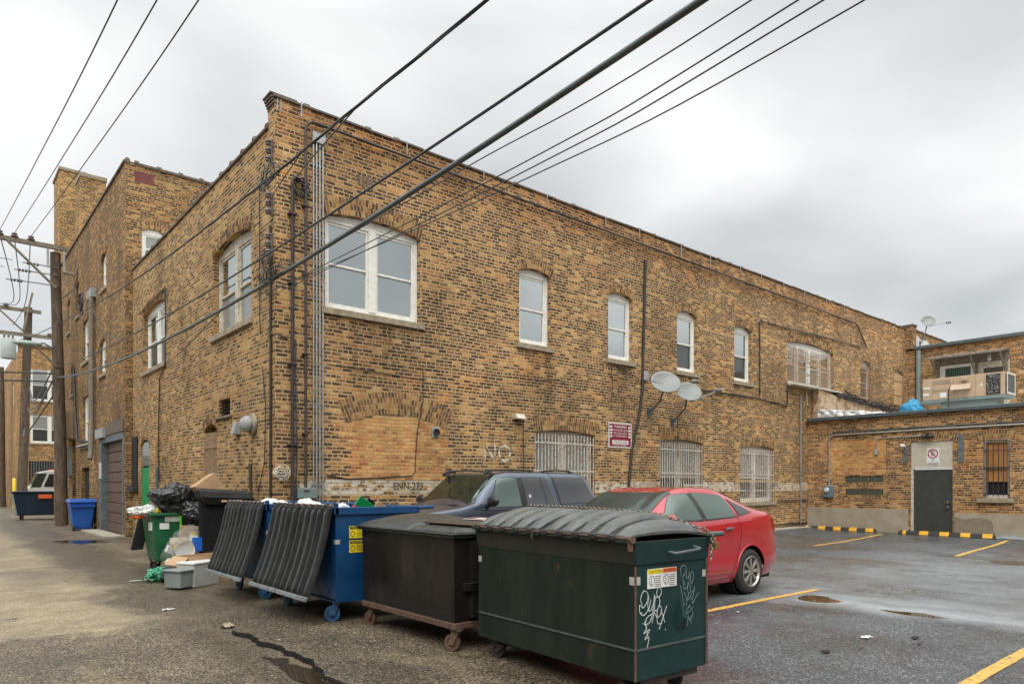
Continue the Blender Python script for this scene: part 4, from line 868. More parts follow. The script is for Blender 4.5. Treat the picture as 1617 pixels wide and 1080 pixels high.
aw = MB().hexa([TU(8.0, .0, 6.82), TU(10.6, 0, 6.82), TU(10.6, 1.0, 6.60), TU(8.0, 1.0, 6.60)], [TU(8.0, .0, 6.88), TU(10.6, 0, 6.88), TU(10.6, 1.0, 6.68), TU(8.0, 1.0, 6.68)]).build('awning', M['woodgrey'], rear)
mb = MB()
for y in (8.1, 9.1, 10.45): mb.tube([TU(y, .03, 5.85), TU(y, .9, 6.62)], .045, 4); mb.box(y - .05, y + .05, 0, .08, 5.8, 6.8, TU)
mb.build('awning_bracket', M['woodgrey'], aw)
MB().box(8.0, 10.6, .0, .06, 6.42, 6.8, TU).build('awning_backboard', M['woodgrey'], aw)
wl = thing('wall_lantern', 'round glass bulkhead lamp under the awning over the door', 'light', (XU, 8.55, 6.4)); MB().lathe([(0, 0), (.05, 0), (.08, -.08), (.06, -.16), (0, -.18)], (XU - .3, 8.6, 6.55), 'z', 14).build('globe', M['lens'], wl, smooth=1); MB().lathe([(0, 0), (.06, 0), (.06, .1), (0, .1)], (XU - .3, 8.6, 6.55), 'z', 14).build('mount', M['grey'], wl)
MB().box(11.0, 10.75, 0, .1, 5.1, 5.45, TU).build('junction_box', M['grey'], rear)
MB().box(10.0, 10.9, 0, .0, 0, 0, TU)
# roof unit
XR = 25.5
ac = thing('rooftop_unit', 'tan packaged air conditioning unit on a curb on the annex roof', 'air conditioner', (XR + .4, 7.6, ZA))
TR = WX(XR)
MB().box(XR + .1, XR + .85, 6.75, 8.3, ZA + .06, 4.28).build('curb', M['curb_teal'], ac)
MB().box(6.50, 8.82, -.9, 0, 4.34, 5.05, TR).build('casing', M['tan'], ac, bevel=.012)
MB().box(6.44, 8.86, -.92, .02, 4.26, 4.335, TR).build('base_rail', M['curb_teal'], ac)
mb = MB()
for y in (8.52, 7.9, 7.28, 6.98): mb.box(y, y + .012, 0, .006, 4.36, 5.03, TR)
mb.box(8.0, 8.5, 0, .012, 4.86, 4.96, TR); mb.box(8.05, 8.515, 0, .01, 4.62, 4.66, TR); each(mb, 'panel_seam', M['tandark'], ac)
mb = MB(); mb.box(6.62, 7.0, .0, .02, 4.37, 5.0, TR); cg_ = mb.build('coil_grille', M['black'], ac)
mb = MB(); rnd = random.Random(3)
for k in range(60): y = rnd.uniform(6.64, 6.98); z = rnd.uniform(4.4, 4.97); a = rnd.uniform(0, 3); l = rnd.uniform(.03, .08); mb.tube([TR(y, .024, z), TR(y + l * math.cos(a), .024, z + l * math.sin(a))], .006, 4)
mb.build('grille_fins', M['grey'], cg_)
mb = MB(); mb.box(XR + .06, XR + .84, 6.46, 6.49, 4.42, 4.98); mb.build('coil_grille', M['gutter'], ac)
mb = MB(); mb.box(XR + .02, XR + .88, 6.44, 6.455, 4.36, 4.42); mb.box(XR + .02, XR + .88, 6.44, 6.455, 4.98, 5.04); mb.box(XR + .02, XR + .07, 6.44, 6.455, 4.42, 4.98); mb.box(XR + .83, XR + .88, 6.44, 6.455, 4.42, 4.98); mb.build('grille_frame', M['whitepl'], ac)
mb = MB(); mb.hexa([TR(7.4, 0, 4.62), TR(7.95, 0, 4.62), TR(7.95, .2, 4.60), TR(7.4, .2, 4.60)], [TR(7.4, 0, 4.78), TR(7.95, 0, 4.78), TR(7.95, .06, 4.78), TR(7.4, .06, 4.78)]); mb.build('rain_hood', M['tan'], ac)
mb = MB(); mb.box(7.5, 7.68, 0, .1, 4.88, 5.0, TR); mb.build('vent_hood', M['tan'], ac, bevel=.01)
mb = MB(); mb.box(8.6, 8.8, 0, .008, 4.72, 4.78, TR); mb.box(8.62, 8.8, 0, .008, 4.5, 4.58, TR); mb.box(8.1, 8.3, 0, .008, 4.40, 4.56, TR); mb.box(7.1, 7.16, 0, .008, 4.66, 4.74, TR); mb.build('label', M['signwhite'], ac)
pipe([TR(8.0, .06, 4.68), TR(8.02, .1, 4.6), TR(8.02, .1, 3.82)], .02, 'pipe', 'gas_pipe', parent=ac)
tb = blob(MB(), (25.2, 9.05, 4.02), (.28, .36, .36), 3, .35, 3, 4); 
tb.v = [(x, y - .1 * (z - 4), z) if z < 4.1 else (25.2 + (x - 25.2) * (1 - (z - 4.1) * 1.3), 9.0 + (y - 9.0) * (1 - (z - 4.1) * 1.4), z) for x, y, z in tb.v]
tag(tb.build('blue_tarp', M['tarpblue'], None, smooth=60), 'bright blue tarp bundle at the left end of the rooftop unit', 'tarp')
# fence on the annex roof
fc = thing('roof_fence', 'light new lumber railing on the annex roof right of the rooftop unit', 'fence', (30.5, 6.0, ZA))
mb = MB(); mb.box(30.48, 30.54, 3.0, 7.35, 4.9, 5.02); mb.box(30.48, 30.54, 3.0, 7.35, 5.6, 5.7); mb.build('rail', M['woodlight'], fc)
mb = MB()
for k in range(12): mb.box(30.45, 30.48, 3.1 + k * .36, 3.2 + k * .36, ZA + .1, 5.65)
mb.build('pickets', M['woodlight'], fc)

# wheel stops
def stop(y0, y1, x, label):
    t = thing('wheel_stop', label, 'wheel stop', (x, (y0 + y1) / 2, 0.04), group='rubber wheel stops against the annex')
    mb = MB(); a, b = min(y0, y1), max(y0, y1); z = .05
    mb.hexa([(x - .08, a, z), (x + .08, a, z), (x + .08, b, z), (x - .08, b, z)], [(x - .035, a + .03, z + .11), (x + .035, a + .03, z + .11), (x + .035, b - .03, z + .11), (x - .035, b - .03, z + .11)])
    mb.build('stop_body', M['rubber'], t, bevel=.008)
    n = 5
    for k in range(n):
        c = a + .18 + (b - a - .36) * k / (n - 1); h = .12 if k < n - 1 else .05
        mb = MB(); e = .004
        mb.hexa([(x - .08 - e, c - h, z + .004), (x + .08 + e, c - h, z + .004), (x + .08 + e, c + h, z + .004), (x - .08 - e, c + h, z + .004)], [(x - .035 - e, c - h, z + .11 + e), (x + .035 + e, c - h, z + .11 + e), (x + .035 + e, c + h, z + .11 + e), (x - .035 - e, c + h, z + .11 + e)])
        mb.build('yellow_stripe', M['yellow_stop'], t)
M['yellow_stop'] = pm('yellow_reflective', (0.75, 0.40, 0.02), None, 0.5)
stop(11.6, 9.2, 22.75, 'black and yellow wheel stop left of the grey door'); stop(8.45, 5.95, 22.5, 'black and yellow wheel stop in front of the grey door')

# ================================================================ SATELLITE DISHES
def dish(name, label, base, c, r, aim, lnb, pole_pts, group=None, matd='dish'):
    t = thing(name, label, 'satellite dish', base, group=group)
    aim = Vector(aim).normalized(); e1 = aim.cross(Vector((0, 0, 1))).normalized(); e2 = e1.cross(aim)
    def f(u, v):
        a = u * 2 * math.pi; rr = v * r; return tuple(Vector(c) + e1 * rr * math.cos(a) + e2 * rr * .93 * math.sin(a) + aim * (.22 * rr * rr / r))
    mb = MB().grid(33, 8, f); mb.build('reflector', M[matd], t, smooth=1, solid=.008)
    MB().tube([tuple(Vector(c) - e2 * r * .85 - aim * .02), tuple(Vector(lnb) - aim * .04)], .012, 6).build('feed_arm', M['grey'], t)
    mb = MB(); q = Vector(lnb)
    for s in (-1, 0, 1): mb.tube([tuple(q + e1 * s * .07), tuple(q + e1 * s * .07 - aim * .1)], .03, 8)
    mb.tube([tuple(q - e1 * .1), tuple(q + e1 * .1)], .022, 6); mb.build('receiver', M['grey'], t)
    MB().tube([tuple(Vector(c) - aim * .02), tuple(Vector(c) - aim * .08)], .07, 10).build('clamp', M['gutter'], t)
    pp = [tuple(Vector(c) - aim * .08)] + pole_pts
    MB().tube(pp, .022, 8).build('mast', M['gutter'], t, smooth=50)
    x, y, z = pole_pts[-1]; MB().box(x - .06, x + .06, y - .01, y + .02, z - .12, z + .12).build('wall_plate', M['gutter'], t)
A = (.52, -.7, .22)
dish('satellite_dish', 'left of the two grey satellite dishes bracketed to the long wall', (15.0, Y0, 3.5), (14.42, Y0 - .70, 4.11), .385, (-.50, -.72, .60), (14.95, Y0 - 1.25, 4.18), [(14.7, Y0 - .35, 3.75), (14.65, Y0 - .02, 3.45)], 'wall dishes')
dish('satellite_dish', 'right of the two grey satellite dishes, lower and nearer its receiver', (16.5, Y0, 3.3), (15.38, Y0 - .72, 3.95), .345, (-.50, -.72, .60), (16.0, Y0 - 1.25, 4.05), [(15.7, Y0 - .4, 3.6), (15.65, Y0 - .02, 3.25)], 'wall dishes')
dish('satellite_dish', 'satellite dish standing on the roof edge above the inner corner', (31.9, Y0, 7.6), (32.4, 11.0, 8.46), .28, (-.75, -.5, .45), (33.3, 10.5, 8.5), [(32.2, 11.1, 7.7), (32.1, 11.2, 7.5)])
MB().box(14.35, 14.55, .0, .08, 4.28, 4.5, TY).build('junction_box', M['grey'], main)

# warning sign
ws = thing('warning_sign', 'maroon and white tow warning sign on the long brick wall under the dishes', 'sign', (13.45, Y0, 2.5))
MB().box(13.04, 13.92, .01, .02, 2.47, 3.10, TY).build('sign_plate', M['signwhite'], ws)
MB().box(13.07, 13.89, .02, .023, 2.5, 3.07, TY).build('sign_field', M['signred'], ws)
mb = MB(); mb.box(13.17, 13.79, .023, .025, 2.555, 2.66, TY); 
for z in (3.02, 2.94, 2.86, 2.78): mb.box(13.085, 13.17, .023, .025, z - .05, z, TY); mb.box(13.79, 13.875, .023, .025, z - .05, z, TY)
mb.build('sign_panel', M['signwhite'], ws)
for s, z, h in (('WARNING', 3.00, .10), ('UNAUTHORIZED VEHICLES', 2.91, .065), ('WILL BE RELOCATED', 2.835, .06), ('AT OWNERS EXPENSE', 2.765, .06)):
    text(s, h, lambda a, b, c, z=z: (13.48 + a, Y0 - .0245 - c * .1, z + b), M['signwhite'], 'sign_text', ws, sx=.88 if h < .09 else 1)
text('773-237-6006', .11, lambda a, b, c: (13.48 + a, Y0 - .0265 - c * .1, 2.608 + b), M['signred'], 'sign_text', ws, sx=.88)
text('24 HOUR RECOVERY SERVICE', .038, lambda a, b, c: (13.48 + a, Y0 - .0245 - c * .1, 2.525 + b), M['signwhite'], 'sign_text', ws, sx=.9)

# ================================================================ NORTH BUILDING (three storeys)
X2, Y2, Z2 = 4.37, 22.5, 10.86
nb = thing('brick_building', 'three storey dark brick building with garage door and two chimneys along the alley', 'building', (X2, Y2, 0))
T2 = WX(X2); TS2 = WY(Y2)
w2 = [(25.25, 26.15, 7.9, 8.92, 9.06, 1), (25.35, 26.35, 5.15, 6.15, 6.28, 1), (27.8, 29.6, 6.0, 7.45, 7.5, 2), (27.75, 29.6, 2.95, 4.7, 4.74, 1), (31.6, 32.4, 5.1, 6.1, 6.25, 1), (30.4, 31.1, 7.95, 9.1, 9.25, 1), (32.6, 33.3, 7.7, 8.9, 9.0, 1)]
garage = [(22.72, -.05), (26.1, -.05), (26.1, 3.08), (22.72, 3.08)]
nh = [arch(*q[:5]) for q in w2] + [garage, [(28.3, 0), (29.9, 0), (29.9, 2.15), (28.3, 2.15)], arch(21.85 + .75, 22.45 + .2, 5, 5.1, 5.15) if False else [(31.2, .3), (32.0, .3), (32.0, 3.3), (31.2, 3.3)]]
wall('wall', M['brick2'], nb, T2, [(Y2, -.1), (35.9, -.1), (35.9, Z2), (Y2, Z2)], nh, .2)
wall('wall', M['brick2'], nb, TS2, [(X2, -.1), (14, -.1), (14, Z2), (X2, Z2)], [arch(4.8, 5.42, 8.0, 8.98, 9.08)], .15)
MB().box(X2 + .22, 14, Y2 + .22, 35.9, 0, 10.3).build('dark_interior', M['dark'], nb)
mb = MB(); mb.box(X2 + .0, 14, 35.905, 35.95, 0, Z2); mb.build('wall', M['brick2'], nb)
mb = MB(); y = Y2
while y < 35.8: mb.box(X2 - .05, X2 + .3, y, y + .58, Z2, Z2 + .06); mb.lathe([(0, -.05), (.075, -.05), (.075, .06), (0, .06)], (X2 + .05, y, Z2 + .06), 'y', 8); y += .6
x = X2 + .3
while x < 14: mb.box(x, x + .58, Y2 - .05, Y2 + .3, Z2, Z2 + .06); mb.lathe([(0, -.05), (.075, -.05), (.075, .06), (0, .06)], (x, Y2 + .02, Z2 + .06), 'x', 8); x += .6
mb.build('coping', M['clay'], nb)
MB().box(4.62, 5.12, -.01, .01, 10.38, 10.68, TS2).build('red_panel', M['sidepaint'], nb)
window(nb, TS2, 4.8, 5.42, 8.0, 8.98, 9.08, 1, 'white', 'glassblind', 'glassdark', rows=2, d=-.05)
for q in w2: window(nb, T2, *q[:5], q[5], 'white', 'glass', 'glassdark' if q[2] != 2.95 else 'glassblind', rows=2, d=-.08, fw=.1)
gdp = MB()
for k in range(9): gdp.box(22.8, 25.9, -.19, -.15 - .01 * (k % 2), .02 + k * .32, .32 + k * .32, T2)
gdr = gdp.build('garage_door', M['garage'], nb, bevel=.01)
mb = MB(); mb.box(25.9, 26.3, -.2, .03, -.02, 3.1, T2); mb.box(22.62, 22.8, -.2, .02, -.02, 3.05, T2); mb.box(22.8, 25.9, -.2, .02, 2.88, 3.08, T2); mb.build('garage_jamb', M['bluegrey'], gdr)
mb = MB(); mb.box(25.2, 26.5, .02, .12, 3.05, 3.35, T2); mb.build('lintel_box', M['grey'], gdr)
mb = MB(); mb.box(22.6, 25.2, .0, .04, 3.1, 3.45, T2); mb.build('stone_lintel', M['clay'], gdr)
mb = MB(); mb.box(22.5, 26.6, .0, .5, -.02, .06, T2); mb.build('threshold', M['concrete'], gdr)
sgn = thing('notice_sign', 'small white notice with red print on the garage jamb', 'sign', (X2, 25.6, 1.6))
MB().box(25.55 + .35, 26.25, .031, .045, 1.75, 2.25, T2).build('sign_plate', M['signwhite'], sgn)
mb = MB()
for k in range(5): mb.box(25.95, 26.2, .045, .048, 1.82 + k * .085, 1.85 + k * .085, T2)
mb.build('print_lines', M['red_s'], sgn)
dd = MB().box(28.32, 29.88, -.18, -.12, 0, 2.1, T2).build('door', M['dark'], nb)
MB().box(31.22, 31.98, -.18, -.14, .3, 3.28, T2).build('tall_window', M['glassdark'], nb)
pipe([(X2 - .12, 27.1, 7.9), (X2 - .12, 27.1, 2.9), (X2 - .2, 26.9, 2.4)], .085, 'woodgrey', 'downspout', n=10, parent=nb)
MB().box(27.0, 27.9, .0, .16, 7.9, 8.2, T2).build('downspout_head', M['grey'], nb)
coil('cable_loops', (28.2, 7.9), .35, 8, 'black', 21, WX(X2 - .2), .02, parent=nb)
pipe([(X2 - .1, 31.0, 6.0), (X2 - .1, 30.6, 4.2), (X2 - .12, 30.0, 3.2), (X2 - .1, 27.6, 3.0)], .05, 'black', 'conduit', parent=nb)
pipe([(X2 - .1, 30.2, 2.95), (X2 - .1, 27.4, 2.95)], .05, 'grey', 'conduit', parent=nb)
pipe([(X2 - .06, Y2 + 4.9, 1.0), (X2 - .06, Y2 + 4.9, .1)], .05, 'grey', 'conduit', parent=nb)
mbx = thing('utility_box', 'beige utility box on the dark brick wall beside the wooden pole', 'box', (X2, 32.2, 3.5)); MB().box(31.7, 32.9, .0, .35, 3.35, 4.4, T2).build('box_body', M['tan'], mbx, bevel=.02)
MB().box(32.1, 32.6, .0, .2, 1.9, 3.0, T2).build('box_lower', M['grey'], mbx)
# narrow dark window + meter at the side strip of the near corner
nw = MB().box(4.44, 4.50, -.01, .006, 1.45, 2.9, TS2)
# chimneys
ch = MB().box(4.33, 5.25, 35.0, 36.9, 0, 15.0).build('chimney', M['brick5'], nb); MB().box(4.28, 5.3, 34.95, 36.95, 15.0, 15.12).build('chimney_cap', M['stone'], ch)
ch = MB().box(4.50, 5.36, 31.0, 32.2, 9.5, 13.40).build('chimney', M['brick5'], nb); MB().box(4.47, 5.39, 30.97, 32.23, 13.4, 13.55).build('chimney_cap', M['stone'], ch)
# threshold slab / side window between the buildings
mb = MB(); mb.box(21.8, 22.42, .0, .035, 1.5, 2.9, TX); tw = mb.build('narrow_window', M['dark'], main); MB().box(21.75, 22.44, .0, .14, 1.35, 1.5, TX).build('window_box', M['rubber'], tw); brick_arch(tw, TX, 21.76, 22.44, 2.9, 3.0, 1)

# ================================================================ FAR BUILDING at the end of the alley
fb = thing('brick_building', 'distant tan brick building with white double windows behind the utility poles', 'building', (4.67, 57.3, 0))
TF = WY(57.3)
fh = [(5.36, 7.6, 7.35, 9.5), (5.36, 7.6, 4.45, 6.35)]
wall('wall', M['brick3'], fb, TF, [(4.67, -.1), (16, -.1), (16, 11.0), (4.67, 11.0)], [[(a, c), (b, c), (b, d), (a, d)] for a, b, c, d in fh] + [[(5.3, -.05), (8.9, -.05), (8.9, 3.2), (5.3, 3.2)]], .2)
wall('wall', M['brick3'], fb, WX(4.67), [(57.3, -.1), (75, -.1), (75, 10.6), (57.3, 10.6)], [[(60.0, 7.2), (61, 7.2), (61, 8.8), (60, 8.8)]], .2)
MB().box(4.9, 16, 57.55, 75, 0, 10.3).build('dark_interior', M['dark'], fb)
for a, b, c, d in fh: window(fb, TF, a, b, c, d, d, 2, 'white', 'glassblind', 'glassdark', rows=0, d=-.03, fw=.12)
MB().box(4.6, 16, -.05, .1, 11.0, 11.15, TF).build('coping', M['clay'], fb)
MB().box(5.35, 8.9, -.15, -.1, 0, 3.2, TF).build('shop_front', M['glassdark'], fb)
mb = MB()
for k in range(24): mb.box(5.4 + k * .15, 5.45 + k * .15, .0, .03, 2.0, 3.15, TF)
mb.build('green_grille', M['bluegrey'], fb)
MB().box(60.0, 61, -.1, -.05, 7.2, 8.8, WX(4.67)).build('window', M['white'], fb)
#@@OBJECTS
# ================================================================ DUMPSTERS
def caster(parent, c, r, wheel, rz=0.3, fork='black', w=.045, part='caster'):
    x, y, z = c; ca, sa = math.cos(rz), math.sin(rz)
    T = lambda a, b, h: (x + a * ca - b * sa, y + a * sa + b * ca, h)       # a across, b along
    mb = MB()
    mb.box(-.055, .055, -.05, .05, z - .012, z, T)
    for s in (-1, 1): mb.add([T(s * (w + .012), -.03, z - .01), T(s * (w + .012), .05, z - .01), T(s * (w + .012), .075, r - .015), T(s * (w + .012), .035, r - .015)] + [T(s * (w + .006), -.03, z - .01), T(s * (w + .006), .05, z - .01), T(s * (w + .006), .075, r - .015), T(s * (w + .006), .035, r - .015)], [(0, 1, 2, 3), (7, 6, 5, 4), (0, 4, 5, 1), (1, 5, 6, 2), (2, 6, 7, 3), (3, 7, 4, 0)])
    f = mb.build(part, M[fork], parent)
    mb = MB(); prof = [(0, -w * .55), (r * .45, -w * .6), (r * .62, -w * .35), (r * .64, -w * .7), (r * .96, -w * .72), (r, -w * .4), (r, w * .4), (r * .96, w * .72), (r * .64, w * .7), (r * .62, w * .35), (r * .45, w * .6), (0, w * .55)]
    n = 24; vs = []
    for rr, h in prof:
        for k in range(n): a = 2 * math.pi * k / n; vs.append(T(h, .055 + rr * math.cos(a), r + rr * math.sin(a)))
    mb.add(vs, [(i * n + k, i * n + (k + 1) % n, (i + 1) * n + (k + 1) % n, (i + 1) * n + k) for i in range(len(prof) - 1) for k in range(n)])
    mb.build('wheel', M[wheel], f, smooth=1)
def lid_surface(x0, x1, y0, y1, z0, z1, bulge, ribs, e1=1, e2=1):
    def f(u, v):
        p = (v * ribs) % 1.0; rb = .034 * max(0, min(1, (.5 - abs(p - .5)) * 7 - 1.1)) ** .8; e_ = min(1, min(v, 1 - v) * ribs * 2.2); ev = .12 + .88 * (1 - (1 - min(1, v * 2.3 * e1 + (1 - e1), (1 - v) * 3.5 * e2 + (1 - e2))) ** 2)
        ue = min(1, min(u * 9, (1 - u) * 9))
        return (x0 + (x1 - x0) * u, y0 + (y1 - y0) * v, z0 + (z1 - z0) * u + bulge * ev * math.sin(math.pi * min(1, u * .98 + .01)) ** .9 + rb * ue * e_)
    return f
# --- dark green dumpster nearest the camera: local x across, y along the alley
gx, gy = 3.665, 3.045; rzG = -math.atan2(.09, 1.85)
dg = thing('dumpster', 'dark green steel dumpster with white scrawled graffiti and a chained ribbed lid, nearest the camera', 'dumpster', (gx, gy, 0), rzG, local=True)
W_, L_ = .775, 1.86; zb, zt = .17, 1.12
mb = MB()
mb.hexa([(0.0, 0, zb), (W_, 0, zb), (W_, L_, zb), (0.0, L_, zb)], [(0, 0, zt - .16), (W_, 0, zt - .16), (W_, L_, zt - .16), (0, L_, zt - .16)])
mb.cur = 1; mb.add([(0.002, -.003, zb + .001), (W_ - .002, -.003, zb + .001), (W_ - .002, -.003, zt - .165), (0.002, -.003, zt - .165)], [(0, 1, 2, 3)])
body = mb.build('body', [M['dgreen'], M['teal']], dg)
mb = MB(); mb.box(-.006, 0, -.004, L_, .375, .389); mb.box(0, W_ + .004, -.008, -.003, .375, .389)
for i in range(60): mb.box(-.009, -.004, i * L_ / 60, i * L_ / 60 + .018, .378, .388)
mb.build('weld_seam', M['galv2'] if 'galv2' in M else pm('weld_bead', (.09, .11, .10), (.05, .06, .055), .5, scale=30), body)
# flared rim
mb = MB(); o = .03
mb.hexa([(-.004, -.004, zt - .16), (W_ + .004, -.004, zt - .16), (W_ + .004, L_ + .004, zt - .16), (-.004, L_ + .004, zt - .16)], [(-o, -o * .6, zt), (W_ + o, -o * .6, zt), (W_ + o, L_ + o * .6, zt), (-o, L_ + o * .6, zt)])
rim = mb.build('rim', M['dgreenrim'], dg, bevel=.004)
MB().add([(.0, -.0095, zt - .158), (W_, -.0095, zt - .158), (W_ + .02, -.0225, zt - .002), (-.022, -.0225, zt - .002)], [(0, 1, 2, 3)]).build('end_flange', M['teal'], dg, solid=.004)
mb = MB(); mb.box(W_ - .012, W_ + .006, -.012, .0, zb, zt - .17); mb.box(-.004, .012, -.007, .0, zb, zt - .17); mb.build('corner_post', M['dolly'], dg)
mb = MB(); mb.tube([(.33, -.02, zt - .085), (.33, -.075, zt - .09), (.35, -.085, zt - .09), (.58, -.085, zt - .075), (.60, -.08, zt - .07), (.60, -.02, zt - .06)], .011, 8); mb.build('handle', M['grey2'] if 'grey2' in M else M['gutter'], dg, smooth=50)
# lids
M['lidtop'] = pm('lid_ridge_highlight', (0.066, 0.072, 0.068), (0.10, 0.107, 0.10), 0.30, scale=9, bmp=.12, bscale=25)  # rib highlights painted in as a lighter ridge colour
M['lidgroove'] = pm('lid_groove_shade', (0.014, 0.014, 0.012), (0.030, 0.028, 0.022), 0.6, scale=14, spec=.25)  # shade between the ribs painted in as a darker colour
for k, (a, b) in enumerate(((-.01, .925), (.945, 1.87))):
    fn = lid_surface(-.05, W_ + .05, a, b, zt + .03, zt + .02, .13, 5, 1 - k, k)
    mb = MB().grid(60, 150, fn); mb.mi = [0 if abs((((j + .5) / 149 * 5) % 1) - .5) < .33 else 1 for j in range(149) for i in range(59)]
    l = mb.build('lid', [M['lidtop'], M['lidgroove']], dg, smooth=55, solid=.008)
    mb = MB(); mb.box(-.062, -.04, a + .005, b - .005, zt - .005, zt + .028); mb.build('lid_lip', M['lid'], l)
mb = MB(); mb.tube([(-.06, -.015, zt + .025), (-.06, L_ + .015, zt + .025)], .009, 8); mb.build('hinge_rod', M['dolly'], dg)
mb = MB()
for i in range(10): y = .12 + i * .18; mb.box(-.085, -.02, y, y + .07, zt + .005, zt + .045)
each(mb, 'hinge_knuckle', M['lid'], dg, bevel=.008)
mb = MB(); mb.lathe([(.008, -.012), (.026, -.012), (.026, .012), (.008, .012)], (-.06, -.03, zt + .02), 'y', 14); mb.box(-.07, -.05, -.03, .0, zt - .06, zt + .0); mb.build('hinge_ring', M['dolly'], dg)
mb = MB(); mb.tube([(-.06, 1.02, zt + .05), (-.075, 1.02, zt - .02), (-.05, 1.02, zt - .08)], .012, 6); mb.build('lid_strap', M['dgreenrim'], dg)
# trunnion bar on the lot side
mb = MB(); mb.hexa([(W_, -.06, zt - .05), (W_ + .14, .02, zt + .0), (W_ + .14, .3, zt + .0), (W_, .5, zt - .05)], [(W_, -.06, zt + .01), (W_ + .14, .02, zt + .015), (W_ + .14, .3, zt + .015), (W_, .5, zt + .01)]); mb.build('gusset', M['dgreenrim'], dg)
MB().tube([(W_ + .10, .12, zt + .005), (W_ + .34, .10, zt + .005)], .021, 12).build('lift_bar', M['gutter'], dg, smooth=50)
mb = MB()
for y in (.02, L_ - .45): mb.box(.08, W_ - .08, y, y + .42, zb - .05, zb)
each(mb, 'skid_channel', M['black'], dg)
for p, r_ in (((.64, .12), .4), ((.10, 1.62), .2), ((.10, .12), 1.2), ((.66, 1.55), .9)): caster(dg, (p[0], p[1], zb - .045), .065, 'rubber', r_, 'black', .028)
# stickers and writing on the end face
def TE(a, b, c): return (a, -.006 - c, b)
mb = MB(); mb.box(.12, .43, -.0065, -.0045, .79, .925); stc = mb.build('caution_sticker', M['signwhite'], dg)
MB().box(.125, .272, -.0075, -.0066, .89, .922).build('yellow_band', M['yellow'], stc); MB().box(.278, .427, -.0075, -.0066, .89, .922).build('orange_band', M['orangesign'], stc)
text('CAUTION', .03, lambda a, b, c: (.202 + a, -.0078 - c * .05, .906 + b), M['black'], 'sticker_text', stc, sx=.95); text('WARNING', .03, lambda a, b, c: (.352 + a, -.0078 - c * .05, .906 + b), M['black'], 'sticker_text', stc, sx=.85)
mb = MB()
for cx_ in (.165, .315):
    mb.tube([(cx_ + .028 * math.cos(a * .5), -.008, .845 + .034 * math.sin(a * .5)) for a in range(14)], .0018, 4)
    mb.tube([(cx_ - .01, -.008, .865), (cx_, -.008, .84), (cx_ - .01, -.008, .815)], .002, 4)
    for k in range(6): mb.box(cx_ + .035, cx_ + .095, -.0076, -.0067, .80 + k * .014, .804 + k * .014)
mb.build('sticker_pictogram', M['black'], stc)
def strokes(lst, ox, oz, s, mat, r, name):
    mb = MB()
    for st_ in lst:
        P = []
        n = len(st_)
        for i in range(n - 1):
            p0, p1, p2, p3 = st_[max(i - 1, 0)], st_[i], st_[i + 1], st_[min(i + 2, n - 1)]
            for k in range(5):
                t = k / 5
                P.append(tuple(.5 * (2 * p1[j] + (p2[j] - p0[j]) * t + (2 * p0[j] - 5 * p1[j] + 4 * p2[j] - p3[j]) * t * t + (3 * p1[j] - p0[j] - 3 * p2[j] + p3[j]) * t ** 3) for j in (0, 1)))
        P.append(st_[-1])
        mb.tube([(ox + x * s, -.0045, oz - y * s) for x, y in P], r, 5)
    mb.v = [(x, -.0032 + (y + .0045) * .35, z) for x, y, z in mb.v]
    return mb.build(name, M[mat], dg)
Gf = [[(6, 22), (2, 12), (8, 2), (16, 6), (15, 16), (7, 24), (0, 20), (1, 30), (8, 34), (18, 26), (22, 14)],
      [(18, 10), (16, 22), (20, 30), (27, 20), (29, 8), (26, 30), (20, 44), (12, 46), (14, 38), (24, 34)],
      [(30, 10), (29, 28), (24, 46)], [(28, 16), (36, 12), (40, 20), (34, 30), (28, 30), (34, 40)],
      [(34, 32), (36, 40), (43, 34), (42, 26), (37, 26), (34, 36), (36, 48), (44, 48)], [(42, 30), (50, 48)], [(54, 26), (42, 50), (38, 56)],
      [(34, 5), (37, 0), (42, 2), (43, 8), (38, 13), (34, 10), (34, 5)], [(6, 44), (14, 50), (8, 58), (20, 54), (10, 66), (18, 64), (14, 80)], [(10, 42), (16, 62)], [(2, 30), (5, 31)], [(51, 57), (52, 59)]]
strokes(Gf, .045, .79, .0052, 'graffiti', .0034, 'graffiti')
Gs = [[(4, 18), (0, 8), (6, 0), (13, 4), (12, 12), (6, 18), (8, 30)], [(14, 10), (14, 20), (20, 18), (21, 10), (20, 26), (16, 34)], [(24, 14), (30, 12), (31, 22), (25, 30), (24, 14)],
      [(10, 26), (8, 36), (16, 34), (18, 26), (17, 40), (22, 44), (24, 34), (20, 32)], [(8, 40), (14, 50), (14, 62)], [(20, 44), (16, 54), (26, 46), (30, 40), (30, 48), (22, 54)], [(34, 34), (28, 60), (36, 52), (44, 44)],
      [(22, 62), (14, 72), (20, 84), (30, 76), (22, 62)], [(12, 76), (30, 66)], [(10, 86), (16, 92), (18, 78), (26, 90)], [(0, 30), (9, 62)]]
strokes(Gs, .475, .93, .0048, 'graffiti2', .0024, 'graffiti')
strokes([[(0, 0), (3, -2), (4, 3), (0, 8)], [(6, -1), (6, 8), (9, 4)], [(10, 8), (14, -2), (18, 8), (10, 6)]], .09, 1.04, .006, 'graffiti2', .0018, 'graffiti')
mb = MB(); mb.add([(.40, -.006, .52), (.50, -.006, .51), (.45, -.006, .70)], [(0, 1, 2)])
def refl(parent, x0, x1, y0, y1, z0, z1): MB().box(x0, x1, y0, y1, z0, z1).build('reflector', M['greypl'], parent)
refl(dg, -.004, 0, .0, .045, .825, .88); refl(dg, 0, .05, -.006, -.003, .825, .88); refl(dg, -.004, 0, L_ - .05, L_ - .005, .83, .88); refl(dg, W_ - .05, W_, -.006, -.003, .83, .88)
